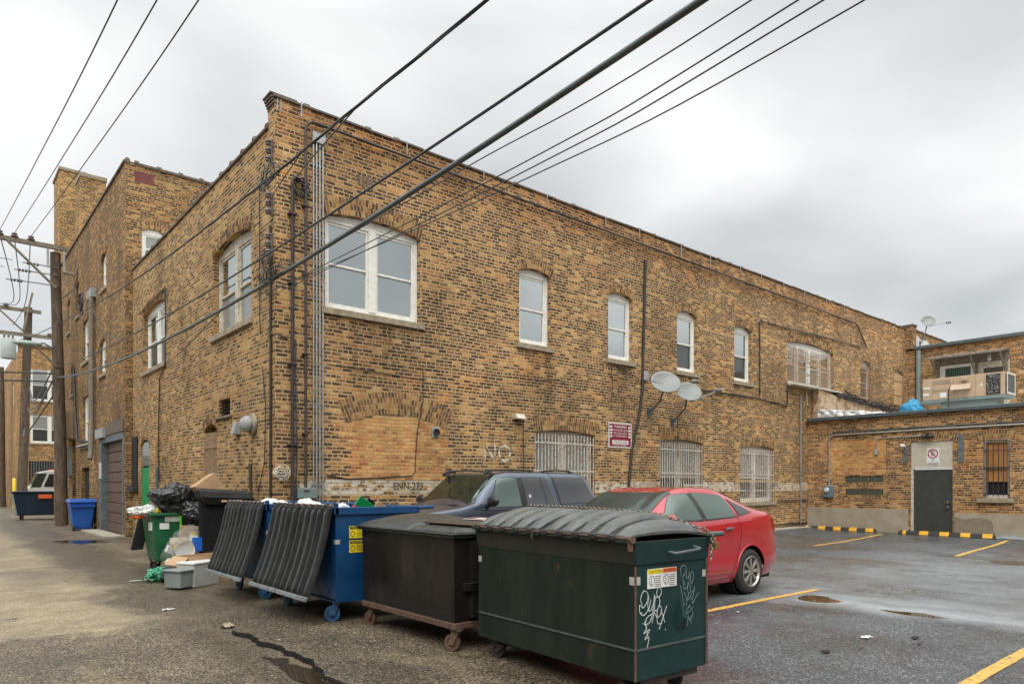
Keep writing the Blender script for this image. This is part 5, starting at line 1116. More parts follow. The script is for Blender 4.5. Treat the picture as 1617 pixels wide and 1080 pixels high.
MB().hexa([(.42, -.006, .47), (.53, -.006, .47), (.53, -.003, .47), (.42, -.003, .47)], [(.45, -.05, .56), (.50, -.05, .56), (.48, -.003, .70), (.47, -.003, .70)]).build('pocket_plate', M['teal'], dg)
# chain draped over the lid, padlocked at the corner
chn = thing('chain', 'steel chain with a brass padlock draped over the ribbed lid of the dark green dumpster', 'chain', (gx, gy, zt), rzG, local=True)
def lidz(x, y):
    u = (x + .05) / (W_ + .1); u = max(0, min(1, u)); return zt + .055 + .15 * math.sin(math.pi * min(1, u * .98 + .01)) ** .75 * (.12 + .88 * (1 - (1 - min(1, max(0, y) * 2.45)) ** 2))
cpts = []
for i in range(41): t = i / 40; y = 1.75 - 1.77 * t; x = .47 + .26 * t ** 2.2; cpts.append(Vector((x, y, lidz(x, y) - zt)))
cpts += [Vector((W_ + .0, -.05, .02)), Vector((W_ + .0, -.055, -.03)), Vector((W_, -.05, -.10)), Vector((W_ - .005, -.045, -.19))]
def chain(mb, pts, link=.034, r=.0042):
    L = [0]
    for a, b in zip(pts, pts[1:]): L.append(L[-1] + (b - a).length)
    def at(s):
        for i in range(len(pts) - 1):
            if s <= L[i + 1]: return pts[i].lerp(pts[i + 1], (s - L[i]) / max(1e-6, L[i + 1] - L[i]))
        return pts[-1]
    n = int(L[-1] / (link * .72))
    for k in range(n):
        c = at((k + .5) * link * .72); d = (at((k + 1) * link * .72) - at(k * link * .72)).normalized()
        e = d.cross(Vector((0, 0, 1))); e = e.normalized() if e.length > .01 else Vector((1, 0, 0))
        if k % 2: e = d.cross(e).normalized()
        q = [c + d * (link * .5 * math.cos(a)) + e * (link * .3 * math.sin(a)) for a in [2 * math.pi * j / 10 for j in range(11)]]
        mb.tube(q, r, 5, False)
cm = MB(); chain(cm, cpts); cm.build('links', M['chain'], chn, smooth=60)
mb = MB(); mb.box(W_ + .02, W_ + .055, -.07, -.04, -.09, -.04); mb.tube([(W_ + .025, -.055, -.04), (W_ + .025, -.055, -.015), (W_ + .037, -.055, -.008), (W_ + .05, -.055, -.015), (W_ + .05, -.055, -.04)], .004, 6); mb.build('padlock', M['brass'], chn, bevel=.003)

# --- black dumpster on a rusty wheeled dolly
bx, by = 3.62, 5.09
db = thing('dumpster', 'black metal dumpster on a rusty wheeled dolly with a domed black lid', 'dumpster', (bx, by, 0))
Wb, Lb = .95, 1.68
MB().hexa([(bx, by, .26), (bx + Wb, by, .26), (bx + Wb, by + Lb, .26), (bx, by + Lb, .26)], [(bx - .01, by - .01, 1.03), (bx + Wb, by - .01, 1.03), (bx + Wb, by + Lb + .03, 1.03), (bx - .01, by + Lb + .03, 1.03)]).build('body', M['blk'], db, bevel=.006)
mb = MB(); mb.box(bx - .006, bx, by + .02, by + Lb, .392, .400); mb.box(bx - .006, bx + .0, by + .035, by + .043, .30, 1.0); mb.build('weld_seam', M['leather'], db)
mb = MB(); mb.box(bx - .015, bx + Wb + .01, by - .02, by + Lb + .02, .205, .262); mb.build('dolly_frame', M['dolly'], db, bevel=.006)
for p, r_ in (((.03, .02), .5), ((.03, Lb - .12), .3), ((.85, .1), .9), ((.85, Lb - .2), .2)): caster(db, (bx + p[0] + .03, by + p[1], .205), .078, 'dolly', r_, 'dolly', .026)
mb = MB()
mb.box(bx - .05, bx + Wb + .04, by - .05, by + Lb + .07, 1.03, 1.055); mb.box(bx - .065, bx + Wb + .05, by - .065, by + Lb + .085, 1.055, 1.075)
mb.build('lid_rim', M['lid'], db, bevel=.008)
def dome(u, v): 
    e_ = (max(0, math.sin(math.pi * u)) ** .5) * (max(0, math.sin(math.pi * v)) ** .35)
    return (bx - .05 + (Wb + .09) * u, by + .70 + (Lb - .62) * v, 1.075 + .13 * e_)
MB().grid(24, 24, dome).build('lid_dome', M['lid'], db, smooth=80)
MB().hexa([(bx - .02, by - .04, 1.076), (bx + Wb, by - .04, 1.076), (bx + Wb, by + .74, 1.076), (bx - .02, by + .74, 1.076)], [(bx + .02, by + .0, 1.115), (bx + Wb - .04, by + .0, 1.115), (bx + Wb - .04, by + .70, 1.115), (bx + .02, by + .70, 1.115)]).build('lid_hatch', M['lid'], db, bevel=.008)
fl_ = MB().hexa([(bx + .22, by - .02, 1.125), (bx + .86, by - .02, 1.15), (bx + .86, by + .78, 1.15), (bx + .22, by + .78, 1.125)], [(bx + .22, by - .02, 1.15), (bx + .86, by - .02, 1.175), (bx + .86, by + .78, 1.175), (bx + .22, by + .78, 1.15)]).build('lid_flap', M['lid'], db, bevel=.006)
MB().box(bx + .5, bx + .72, by + .1, by + .55, 1.169, 1.1715).build('lid_label', M['signwhite'], fl_)
mb = MB(); mb.box(bx + .53, bx + .6, by + .12, by + .53, 1.172, 1.1735); mb.build('label_band', M['red_s'], fl_)
mb = MB(); mb.lathe([(0, -.02), (.018, -.02), (.018, .02), (0, .02)], (bx + .2, by + .78, 1.14), 'y', 10); mb.tube([(bx + .2, by + .78, 1.14), (bx + .2, by, 1.14)], .008, 6); mb.build('hinge_rod', M['dolly'], db)
mb = MB()
mb.box(bx + .16, bx + .26, by - .05, by, .3, 1.0); mb.box(bx + .1, bx + .5, by - .07, by, .55, .60); mb.tube([(bx + .05, by - .08, .62), (bx + .5, by - .08, .63)], .01, 6); mb.box(bx + .34, bx + .36, by - .03, by, .35, .95)
mb.build('end_bracing', M['leather'], db)

# --- two blue dumpsters with black ribbed lids hanging open
M['lidin'] = pm('shaded_lid_plastic', (0.008, 0.008, 0.008), (0.018, 0.019, 0.018), 0.5, scale=8, spec=.2)  # black plastic with the shade between its ribs painted in
M['lidridge'] = pm('hung_lid_ridge_highlight', (0.050, 0.056, 0.052), (0.025, 0.028, 0.026), 0.45, scale=20, spec=.4)  # paler rib colour paints in the light caught by the ridges
def blue_dumpster(y0, y1, label, sticker):
    x0 = 3.41; x1 = 4.45
    t = thing('dumpster', label, 'dumpster', (x0, y0, 0), group='blue dumpsters with hanging ribbed lids')
    mb = MB()
    # open-topped box
    zb, zt = .24, 1.19
    def shell(x0, x1, y0, y1, zb, zt, th, f):
        o = [(x0, y0), (x1, y0), (x1, y1), (x0, y1)]; i = [(x0 + th, y0 + th), (x1 - th, y0 + th), (x1 - th, y1 - th), (x0 + th, y1 - th)]
        fl = lambda p, k: (p[0] + (f * k if p[0] > (x0 + x1) / 2 else 0), p[1])
        vs = [(*p, zb) for p in o] + [(*fl(p, 1), zt) for p in o] + [(*fl(p, 1), zt) for p in i] + [(*p, zb + .05) for p in i]
        fs = [(3, 2, 1, 0), (12, 13, 14, 15)]
        for k in range(4):
            j = (k + 1) % 4; fs += [(k, j, j + 4, k + 4), (k + 4, j + 4, j + 8, k + 8), (k + 8, j + 8, j + 12, k + 12)]
        mb.add(vs, fs)
    shell(x0, x1 - .05, y0, y1, zb, zt, .02, .05)
    mb.build('body', M['blue'], t)
    mb = MB()
    for a in ((x0 - .02, x1 + .03, y0 - .03, y0 + .012), (x0 - .02, x1 + .03, y1 - .012, y1 + .03), (x0 - .02, x0 + .012, y0 + .012, y1 - .012), (x1 - .012, x1 + .03, y0 + .012, y1 - .012)): mb.box(a[0], a[1], a[2], a[3], zt - .01, zt + .075)
    rm = mb.build('rim', M['blue'], t, bevel=.008)
    mb = MB(); mb.tube([(x1 + .0, y0 - .02, zt + .05), (x1 + .22, y0 - .02, zt + .06)], .022, 8); mb.build('lift_bar', M['blue'], rm)
    MB().box(x0, x1 - .05, y0 - .004, y1, zb - .02, zb + .015).build('base_skid', M['blue'], t)
    for a, b_, r_ in ((.07, .10, 1.1), (.07, y1 - y0 - .25, .1), (.9, .1, .3), (.9, y1 - y0 - .25, .5)): caster(t, (x0 + a, y0 + b_, zb - .02), .088, 'bluewheel', r_, 'bluewheel', .03)
    # lids hanging outside
    n = 2; w_ = (y1 - y0 + .02) / n
    for k in range(n):
        a = y0 - .03 + k * w_; b_ = a + w_ - .03
        def f(u, v, a=a, b_=b_):
            p = (v * 5.0) % 1; rb = .045 * max(0, min(1, (.5 - abs(p - .5)) * 6 - 1.5)); e_ = min(1, u * 14, (1 - u) * 14) * min(1, v * 10, (1 - v) * 10)
            x = 3.36 - .30 * u + .035 * math.sin(math.pi * u) - rb * e_
            return (x, a + (b_ - a) * v - .05 * u, 1.275 - .985 * u)
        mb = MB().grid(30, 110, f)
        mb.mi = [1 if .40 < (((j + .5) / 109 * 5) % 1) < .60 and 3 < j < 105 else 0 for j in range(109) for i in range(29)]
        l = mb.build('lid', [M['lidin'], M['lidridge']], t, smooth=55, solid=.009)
        MB().hexa([(3.015, a - .05, .285), (3.045, a - .05, .28), (3.045, b_ - .05, .28), (3.015, b_ - .05, .285)], [(3.025, a - .05, .325), (3.06, a - .05, .325), (3.06, b_ - .05, .325), (3.025, b_ - .05, .325)]).build('lid_lip', M['lidedge'], l, bevel=.004)
        MB().box(3.325, 3.35, a + .06, b_ - .06, 1.14, 1.255).build('lid_band', M['trim'], l)
        mb = MB()
        for q in range(4): c = a + (b_ - a) * (q + .0) / 4 + .005; mb.add([(3.012, c, .325), (3.06, c, .33), (3.06, c + .055, .33), (3.012, c + .055, .325)], [(0, 1, 2, 3)])
    mb = MB(); mb.tube([(3.36, y0 - .05, 1.285), (3.36, y1, 1.285)], .010, 6)
    mb.build('hinge_rod', M['dolly'], t)
    mb = MB()
    for q in range(9): y = y0 + q * (y1 - y0) / 9; mb.lathe([(0, -.012), (.016, -.012), (.016, .012), (0, .012)], (3.36, y, 1.285), 'y', 8)
    mb.build('hinge_bolt', M['galv'], t)
    MB().box(x0 - .03, x0 + .02, y0 - .03, y0 - .01, zt, zt + .12).build('hinge_post', M['blue'], t)
    if sticker:
        for z, nm in ((.92, 'CAUTION'), (.76, 'CAUTION')):
            MB().box(x0 + .16, x0 + .34, y0 - .005, y0 - .002, z, z + .135).build('caution_sticker', M['yellow'], t)
            MB().box(x0 + .17, x0 + .33, y0 - .0065, y0 - .005, z + .10, z + .128).build('sticker_band', M['black'], t)
            text('CAUTION', .028, lambda a, b, c, z=z: (x0 + .25 + a, y0 - .0068 - c * .05, z + .114 + b), M['yellow'], 'sticker_text', t)
            mb = MB(); mb.tube([(x0 + .20 + .025 * math.cos(a * .6), y0 - .0065, z + .05 + .03 * math.sin(a * .6)) for a in range(12)], .003, 4)
            for q in range(5): mb.box(x0 + .25, x0 + .325, y0 - .006, y0 - .005, z + .02 + q * .015, z + .025 + q * .015)
            mb.build('sticker_pictogram', M['black'], t)
    MB().box(x0 - .004, x0, y0, y0 + .04, .86, .91).build('reflector', M['greypl'], t); MB().box(x0, x0 + .05, y0 - .004, y0 - .001, .86, .91).build('reflector', M['greypl'], t)
    # loose rubbish showing above the rim
    return t
blue_dumpster(7.02, 8.68, 'blue dumpster with yellow caution stickers and hanging ribbed lids, beside the black dumpster', True)
blue_dumpster(9.02, 10.45, 'blue dumpster with hanging black ribbed lids, farther of the pair beside the grey box', False)
def rub(name, mat, c, r, seed, label, cat, **k):
    return tag(blob(MB(), c, r, seed, **k).build(name, M[mat], None, smooth=70), label, cat)
rub('plastic_bag', 'bagwht', (3.62, 8.2, 1.20), (.16, .2, .12), 4, 'small white bag on the rubbish in the nearer blue dumpster, by the hanging lid', 'bag', amp=.4)
rub('plastic_bag', 'bagwht', (3.66, 7.4, 1.18), (.1, .14, .12), 14, 'white scrap of bag at the corner of the nearer blue dumpster', 'bag', amp=.4)
rub('plastic_bag', 'bagwht', (3.7, 9.5, 1.16), (.2, .22, .15), 24, 'white bag bulging from the farther blue dumpster', 'bag', amp=.4)
rub('rubbish_bag', 'bagblk', (3.9, 7.5, 1.08), (.34, .36, .14), 25, 'dark bag filling the nearer blue dumpster', 'bag', amp=.4)
rub('rubbish_bag', 'bagblk', (4.0, 8.2, 1.06), (.3, .36, .14), 27, 'dark bag at the back of the nearer blue dumpster', 'bag', amp=.4)
def boxthing(name, label, cat, c, s, rot, mat, **k):
    mx = Matrix.Translation(c) @ Matrix.Rotation(rot[2], 4, 'Z') @ Matrix.Rotation(rot[1], 4, 'Y') @ Matrix.Rotation(rot[0], 4, 'X')
    mb = MB(); mb.box(-s[0] / 2, s[0] / 2, -s[1] / 2, s[1] / 2, -s[2] / 2, s[2] / 2, lambda x, y, z: tuple(mx @ Vector((x, y, z))))
    return tag(mb.build(name, M[mat], None, bevel=.004, **k), label, cat), mx
boxthing('carton', 'bright green and black carton tilted on the rubbish in the nearer blue dumpster', 'carton', (3.88, 7.25, 1.27), (.24, .02, .14), (.3, .5, .2), 'greendoor')
boxthing('carton', 'dark carton leaning beside the green carton in the nearer blue dumpster', 'carton', (3.99, 7.28, 1.25), (.22, .03, .13), (.3, .6, .2), 'leather')
boxthing('carton', 'brown cardboard scrap at the back of the nearer blue dumpster', 'carton', (4.10, 7.25, 1.24), (.18, .02, .1), (.2, .5, .1), 'card')
boxthing('carton', 'small red carton beside the white scrap in the nearer blue dumpster', 'carton', (3.75, 7.22, 1.23), (.08, .06, .08), (.2, .4, .1), 'red_s')

# --- green wheeled bin heaped with rubbish
gb = thing('dumpster', 'green plastic wheeled dumpster heaped with black bags and cardboard', 'dumpster', (2.93, 12.87, 0))
mb = MB()
g0, g1, h0, h1 = 2.98, 4.2, 12.90, 13.5
mb.add([(g0, h0, .21), (g1, h0, .21), (g1, h1, .21), (g0, h1, .21), (g0 - .08, h0 - .04, 1.0), (g1 + .1, h0 - .04, 1.0), (g1 + .1, h1 + .12, 1.0), (g0 - .08, h1 + .12, 1.0),
        (g0 - .04, h0, 1.0), (g1 + .06, h0, 1.0), (g1 + .06, h1 + .08, 1.0), (g0 - .04, h1 + .08, 1.0), (g0, h0 + .03, .6), (g1, h0 + .03, .6), (g1, h1, .6), (g0, h1, .6)],
       [(3, 2, 1, 0), (0, 1, 5, 4), (1, 2, 6, 5), (2, 3, 7, 6), (3, 0, 4, 7), (4, 5, 9, 8), (5, 6, 10, 9), (6, 7, 11, 10), (7, 4, 8, 11), (8, 9, 13, 12), (9, 10, 14, 13), (10, 11, 15, 14), (11, 8, 12, 15), (12, 13, 14, 15)])
mb.build('body', M['green'], gb, bevel=.02)
mb = MB()
for a in ((g0 - .12, g1 + .14, h0 - .08, h0 - .035), (g0 - .12, g1 + .14, h1 + .11, h1 + .16), (g0 - .12, g0 - .075, h0 - .035, h1 + .11), (g1 + .1, g1 + .14, h0 - .035, h1 + .11)): mb.box(a[0], a[1], a[2], a[3], .985, 1.04)
mb.build('rim', M['green'], gb, bevel=.012)
MB().box(3.10, 3.33, h0 - .055, h0 - .047, .885, .98).build('label_plate', M['greypl'], gb); lb = MB().box(3.02, 3.17, h0 - .042, h0 - .03, .76, .865).build('label', M['signwhite'], gb)
mb = MB(); mb.box(g0 - .078, g0 - .066, h0 + .0, h0 + .22, .74, .88); mb.build('label', M['signwhite'], gb)
for a in (.05, .42): caster(gb, (2.98 + a, 12.9 + (.1 if a < .3 else .02), .21), .085, 'rubber', .3, 'black', .03)
caster(gb, (4.1, 13.4, .21), .085, 'rubber', .3, 'black', .03); caster(gb, (3.05, 13.4, .21), .085, 'rubber', .1, 'black', .03)
tag(MB().hexa([(2.76, 13.75, .36), (2.95, 13.75, .36), (2.95, 13.79, .36), (2.76, 13.79, .36)], [(2.88, 13.70, .95), (3.1, 13.70, .95), (3.1, 13.74, .95), (2.88, 13.74, .95)]).build('panel', M['trim'], None), 'flat black panel hanging behind the left end of the green wheeled dumpster', 'panel')
def bag(name, mat, c, r, seed, label, amp=.35, knot=True, cat='bag', flat=None, fr=3.0):
    mb = blob(MB(), c, r, seed, amp, fr, 5, flat)
    if knot:
        x, y, z = c[0], c[1], c[2] + r[2] * .95
        mb.lathe([(r[0] * .35, -r[2] * .12), (r[0] * .1, .02), (r[0] * .07, .05), (r[0] * .22, .10), (r[0] * .25, .12)], (x, y, z), 'z', 14)
    return tag(mb.build(name, M[mat], None, smooth=75), label, cat)
bag('rubbish_bag', 'bagblk', (3.30, 13.0, 1.27), (.36, .3, .25), 31, 'large shiny black rubbish bag on top of the green dumpster', .3, False)
bag('rubbish_bag', 'bagblk', (3.62, 13.0, 1.10), (.32, .3, .14), 32, 'flatter black rubbish bag sagging over the rim below the large shiny one', .45, False)
bag('plastic_bag', 'bagwht', (2.86, 13.15, 1.06), (.21, .2, .10), 33, 'white plastic bag spilling over the left end of the green dumpster', .5, False)
bag('plastic_bag', 'bagwht', (3.22, 12.95, 1.08), (.12, .1, .06), 35, 'small white bag on the rim of the green dumpster under the black bags', .5, False)
tag(blob(MB(), (2.74, 13.1, .97), (.10, .08, .03), 36, .5, 3, 4).build('plastic_bag', M['orange'], None, smooth=70), 'orange plastic hanging below the white bag', 'bag')
tag(blob(MB(), (3.0, 12.98, 1.07), (.07, .06, .05), 37, .5, 3, 3).build('yellow_wrapper', M['yellow'], None, smooth=70), 'yellow wrapper between the white bag and the green rim', 'wrapper')
boxthing('carton', 'big cardboard box leaning on the heap above the green dumpster', 'carton', (3.86, 12.75, 1.33), (.42, .34, .66), (-.1, -.62, .1), 'card')
boxthing('crate', 'small black plastic tray on the heap in the green dumpster', 'tray', (3.55, 12.93, 1.13), (.30, .05, .13), (.4, .1, 0), 'trim')
boxthing('carton', 'small brown carton between the white bags on the green dumpster', 'carton', (3.14, 12.98, 1.12), (.1, .1, .1), (.2, .1, .3), 'card')
scn = thing('display_panel', 'black panel with a lime green edge leaning on the green dumpster', 'panel', (3.6, 12.77, .4))
MB().box(3.34, 3.85, 12.76, 12.79, .42, .96).build('panel_face', M['trim'], scn)
mb = MB(); mb.box(3.315, 3.34, 12.745, 12.79, .42, .985); mb.box(3.34, 3.85, 12.745, 12.79, .96, .985); mb.build('panel_edge', M['lime'], scn)
mb = MB(); mb.tube([(3.68 + .16 * math.cos(a * .3 + .5), 12.755, .72 + .12 * math.sin(a * .3 + .5)) for a in range(10)], .018, 5); mb.build('green_swirl', M['greendoor'], scn)
boxthing('carton', 'flattened brown carton standing between the heap and the black upholstered seat', 'carton', (3.42, 12.35, .55), (.5, .03, .55), (.12, .1, .1), 'card')
bag('rubbish_bag', 'bagblk', (3.55, 12.55, 1.04), (.25, .2, .2), 61, 'black bag slumped behind the seat, right end of the heap', .35, False)
boxthing('carton', 'white and red carton lying on the heap in front of the large shiny bag', 'carton', (3.30, 12.93, 1.10), (.16, .1, .08), (.2, .1, .4), 'signwhite')
boxthing('tray', 'blue tray wedged on the heap below the cardboard box', 'tray', (3.7, 12.8, 1.08), (.2, .1, .04), (.3, .3, .2), 'bluebin')
# clear bag of recyclables
cb = thing('recycling_bag', 'bulging clear bag of cartons and plates between the green dumpster and the grey box', 'bag', (3.15, 12.15, 0))
def film():
    m, t, b = new_mat('clear_film'); tr = N(t, 'ShaderNodeBsdfTransparent'); mx = N(t, 'ShaderNodeMixShader'); mx.inputs[0].default_value = .13
    b.inputs['Base Color'].default_value = (.5, .55, .52, 1); b.inputs['Roughness'].default_value = .15
    t.links.new(tr.outputs[0], mx.inputs[1]); t.links.new(b.outputs[0], mx.inputs[2]); t.links.new(mx.outputs[0], t.nodes['Material Output'].inputs[0])
    bump(t, b, noise_node(t, 14, 4, .6, pos(t)), 1.0, .02); return m
M['film'] = film()
mb = blob(MB(), (3.24, 12.1, .44), (.33, .32, .42), 41, .35, 3, 4, .01)
mb.v = [(x + max(0, z - .45) * .35, y, z) for x, y, z in mb.v]; mb.build('film', M['film'], cb, smooth=75)
rnd = random.Random(5); cols = ['card', 'signwhite', 'bluebin', 'yellow', 'sidepaint', 'bagwht', 'greendoor', 'leather', 'signwhite', 'cream', 'card', 'stone']
for k in range(26):
    a = rnd.uniform(0, 6.28); r_ = rnd.uniform(.05, .25); z = rnd.uniform(.1, .66); c = (3.2 + r_ * math.cos(a) + max(0, z - .4) * .3, 12.08 + r_ * math.sin(a), z)
    s = (rnd.uniform(.07, .17), rnd.uniform(.02, .08), rnd.uniform(.06, .15))
    mx = Matrix.Translation(c) @ Matrix.Rotation(rnd.uniform(-.8, .8), 4, 'Z') @ Matrix.Rotation(rnd.uniform(-.7, .7), 4, 'Y')
    mb = MB(); mb.box(-s[0] / 2, s[0] / 2, -s[1] / 2, s[1] / 2, -s[2] / 2, s[2] / 2, lambda x, y, z: tuple(mx @ Vector((x, y, z)))); mb.build('carton', M[rnd.choice(cols)], cb)
for c, s, mt_ in (((3.05, 11.80, .62), (.26, .02, .12), 'tarpcream'), ((3.33, 11.8, .56), (.15, .03, .22), 'bluebin'), ((3.12, 11.78, .26), (.2, .04, .14), 'bluebin'), ((3.27, 11.78, .25), (.12, .04, .12), 'sidepaint'), ((3.0, 11.80, .24), (.1, .04, .12), 'signwhite')):
    MB().box(c[0] - s[0] / 2, c[0] + s[0] / 2, c[1] - s[1], c[1] + s[1], c[2] - s[2] / 2, c[2] + s[2] / 2).build('carton', M.get(mt_, M['cream']), cb)
mb = MB(); mb.lathe([(0, .0), (.10, .0), (.115, -.012), (.15, -.025), (.15, -.02), (.11, -.005), (.0, .01)], (3.13, 11.77, .47), 'y', 26); mb.build('plate', M['whitepl'], cb, smooth=1)
bag('rubbish_bag', 'bagblk', (3.02, 11.72, .11), (.22, .2, .15), 51, 'small black bag on the ground left of the grey box', .5, False, flat=.01)
bag('plastic_bag', 'baggrn', (2.78, 11.9, .09), (.14, .13, .12), 52, 'small green bag on the ground at the foot of the black bag', .6, False, flat=.01)
tag(MB().tube([(2.66, 11.85, .03), (2.6, 11.8, .07), (2.58, 11.85, .05), (2.62, 11.9, .02)], .012, 6).build('white_handle', M['whitepl'], None, smooth=60), 'white loop of plastic beside the green bag', 'handle')
# upended black sofa / box
sf = thing('upholstered_box', 'tall upended black upholstered seat standing between the green and blue dumpsters', 'sofa', (3.75, 12.1, 0))
MB().box(3.38, 4.18, 11.75, 11.98, 0.04, 1.30).build('body', M['fabric'], sf, bevel=.05)
mb = MB(); mb.hexa([(3.34, 11.66, 1.28), (4.26, 11.70, 1.24), (4.26, 12.1, 1.24), (3.34, 12.02, 1.28)], [(3.30, 11.70, 1.47), (4.16, 11.76, 1.41), (4.16, 12.12, 1.41), (3.32, 12.02, 1.47)]); mb.build('top_cushion', M['leather'], sf, bevel=.05)
mb = MB(); mb.hexa([(3.42, 11.70, 1.20), (4.18, 11.72, 1.18), (4.18, 11.75, 1.18), (3.42, 11.75, 1.20)], [(3.36, 11.66, 1.30), (4.2, 11.69, 1.28), (4.2, 11.75, 1.28), (3.36, 11.75, 1.30)]); mb.build('torn_flap', M['leather'], sf)
MB().box(3.66, 3.98, 11.655, 11.67, 1.235, 1.265).build('torn_foam', M['woodlight'], sf, bevel=.01)
MB().lathe([(0, 0), (.03, 0), (.04, .03), (.035, .08), (0, .09)], (3.88, 12.2, 1.42), 'z', 10)
# grey storage box, insert, open carton
rzB = -.1
gbx = thing('storage_box', 'pale grey plastic storage box with a darker drawer at its left end, on the ground', 'box', (3.0, 10.8, 0), .52, local=True)
mb = MB(); mb.box(0, .50, 0, .34, .0, .33); mb.build('box_body', M['greypl'], gbx, bevel=.01); MB().box(-.01, .51, -.01, .35, .335, .365).build('box_rim', M['whitepl'], gbx, bevel=.008)
mb = MB(); mb.box(-.24, -.01, .02, .32, .02, .25); mb.box(-.26, -.0, .0, .34, .25, .28); mb.build('drawer', M['greypl2'], gbx, bevel=.01)
oc = thing('open_carton', 'open brown cardboard carton behind the grey storage box', 'carton', (3.3, 11.45, 0), .3, local=True)
mb = MB()
for a in ((-.35, .35, -.2, -.19), (-.35, .35, .19, .2), (-.35, -.34, -.19, .19), (.34, .35, -.19, .19)): mb.box(*a, 0, .42)
mb.box(-.34, .34, -.19, .19, 0, .01); mb.build('carton_body', M['card'], oc)
mb = MB(); mb.hexa([(-.35, -.2, .42), (-.34, -.2, .42), (-.34, .2, .42), (-.35, .2, .42)], [(-.5, -.2, .30), (-.49, -.2, .31), (-.49, .2, .31), (-.5, .2, .30)]); mb.build('carton_flap', M['card'], oc)
MB().box(-.3, .3, -.15, .15, .0, .38).build('carton_filling', M['woodlight'], oc)
pl = MB().tube([(12.6 - 8.0, 12.65, .0), (4.42, 12.5, 1.9)], .035, 4); pl.v = [(min(x, 4.53), y, z) for x, y, z in pl.v]
tag(pl.build('plank', M['wood'], None), 'dark narrow plank leaning on the alley wall behind the black upholstered seat', 'plank')

# --- blue recycling cart and small dark dumpster down the alley
rc = thing('recycling_cart', 'bright blue wheeled recycling cart beside the garage door', 'cart', (4.0, 27.2, 0))
MB().hexa([(3.72, 26.95, .06), (4.22, 26.95, .06), (4.22, 27.5, .1), (3.72, 27.5, .1)], [(3.60, 26.85, .95), (4.34, 26.85, .95), (4.34, 27.6, .95), (3.60, 27.6, .95)]).build('body', M['bluebin'], rc, bevel=.03)
mb = MB(); mb.hexa([(3.56, 26.8, .95), (4.40, 26.8, .95), (4.40, 27.68, .95), (3.56, 27.68, .95)], [(3.60, 26.86, 1.06), (4.34, 26.86, 1.06), (4.34, 27.6, 1.06), (3.60, 27.6, 1.06)]); mb.build('lid', M['bluebin'], rc, bevel=.02)
mb = MB(); mb.box(3.62, 4.32, 26.80, 26.87, .80, .86); mb.build('lip', M['bluebin'], rc)
for x in (3.72, 4.30): MB().lathe([(0, -.03), (.1, -.03), (.12, 0), (.1, .03), (0, .03)], (x, 27.0, .12), 'x', 18).build('wheel', M['rubber'], rc, smooth=1)
mb = MB(); mb.tube([(3.65, 27.7, .98), (4.3, 27.7, .98)], .02, 6); mb.build('handle', M['bluebin'], rc)
sd = thing('dumpster', 'dark navy dumpster half hidden behind the wooden utility pole far down the alley', 'dumpster', (3.6, 36.6, 0))
MB().hexa([(3.0, 37.0, .2), (4.9, 37.0, .2), (4.9, 38.0, .2), (3.0, 38.0, .2)], [(2.85, 36.9, 1.2), (5.1, 36.9, 1.2), (5.1, 38.1, 1.2), (2.85, 38.1, 1.2)]).build('body', M['navy'], sd, bevel=.02)
MB().hexa([(2.99, 37.0, .25), (3.0, 37.0, .25), (3.0, 38, .25), (2.99, 38, .25)], [(2.83, 36.92, 1.15), (2.845, 36.92, 1.15), (2.845, 38.05, 1.15), (2.83, 38.05, 1.15)]).build('end_panel', M['grey'], sd)
MB().box(2.8, 5.15, 36.85, 38.15, 1.2, 1.26).build('lid', M['navy'], sd, bevel=.01)
MB().box(3.75, 4.25, 36.86, 36.9, .95, 1.12).build('sticker', M['orangesign'], sd)
for p in ((3.2, 37.05), (4.7, 37.05), (3.2, 37.8)): caster(sd, (p[0], p[1], .2), .09, 'rubber', .2, 'black', .03)

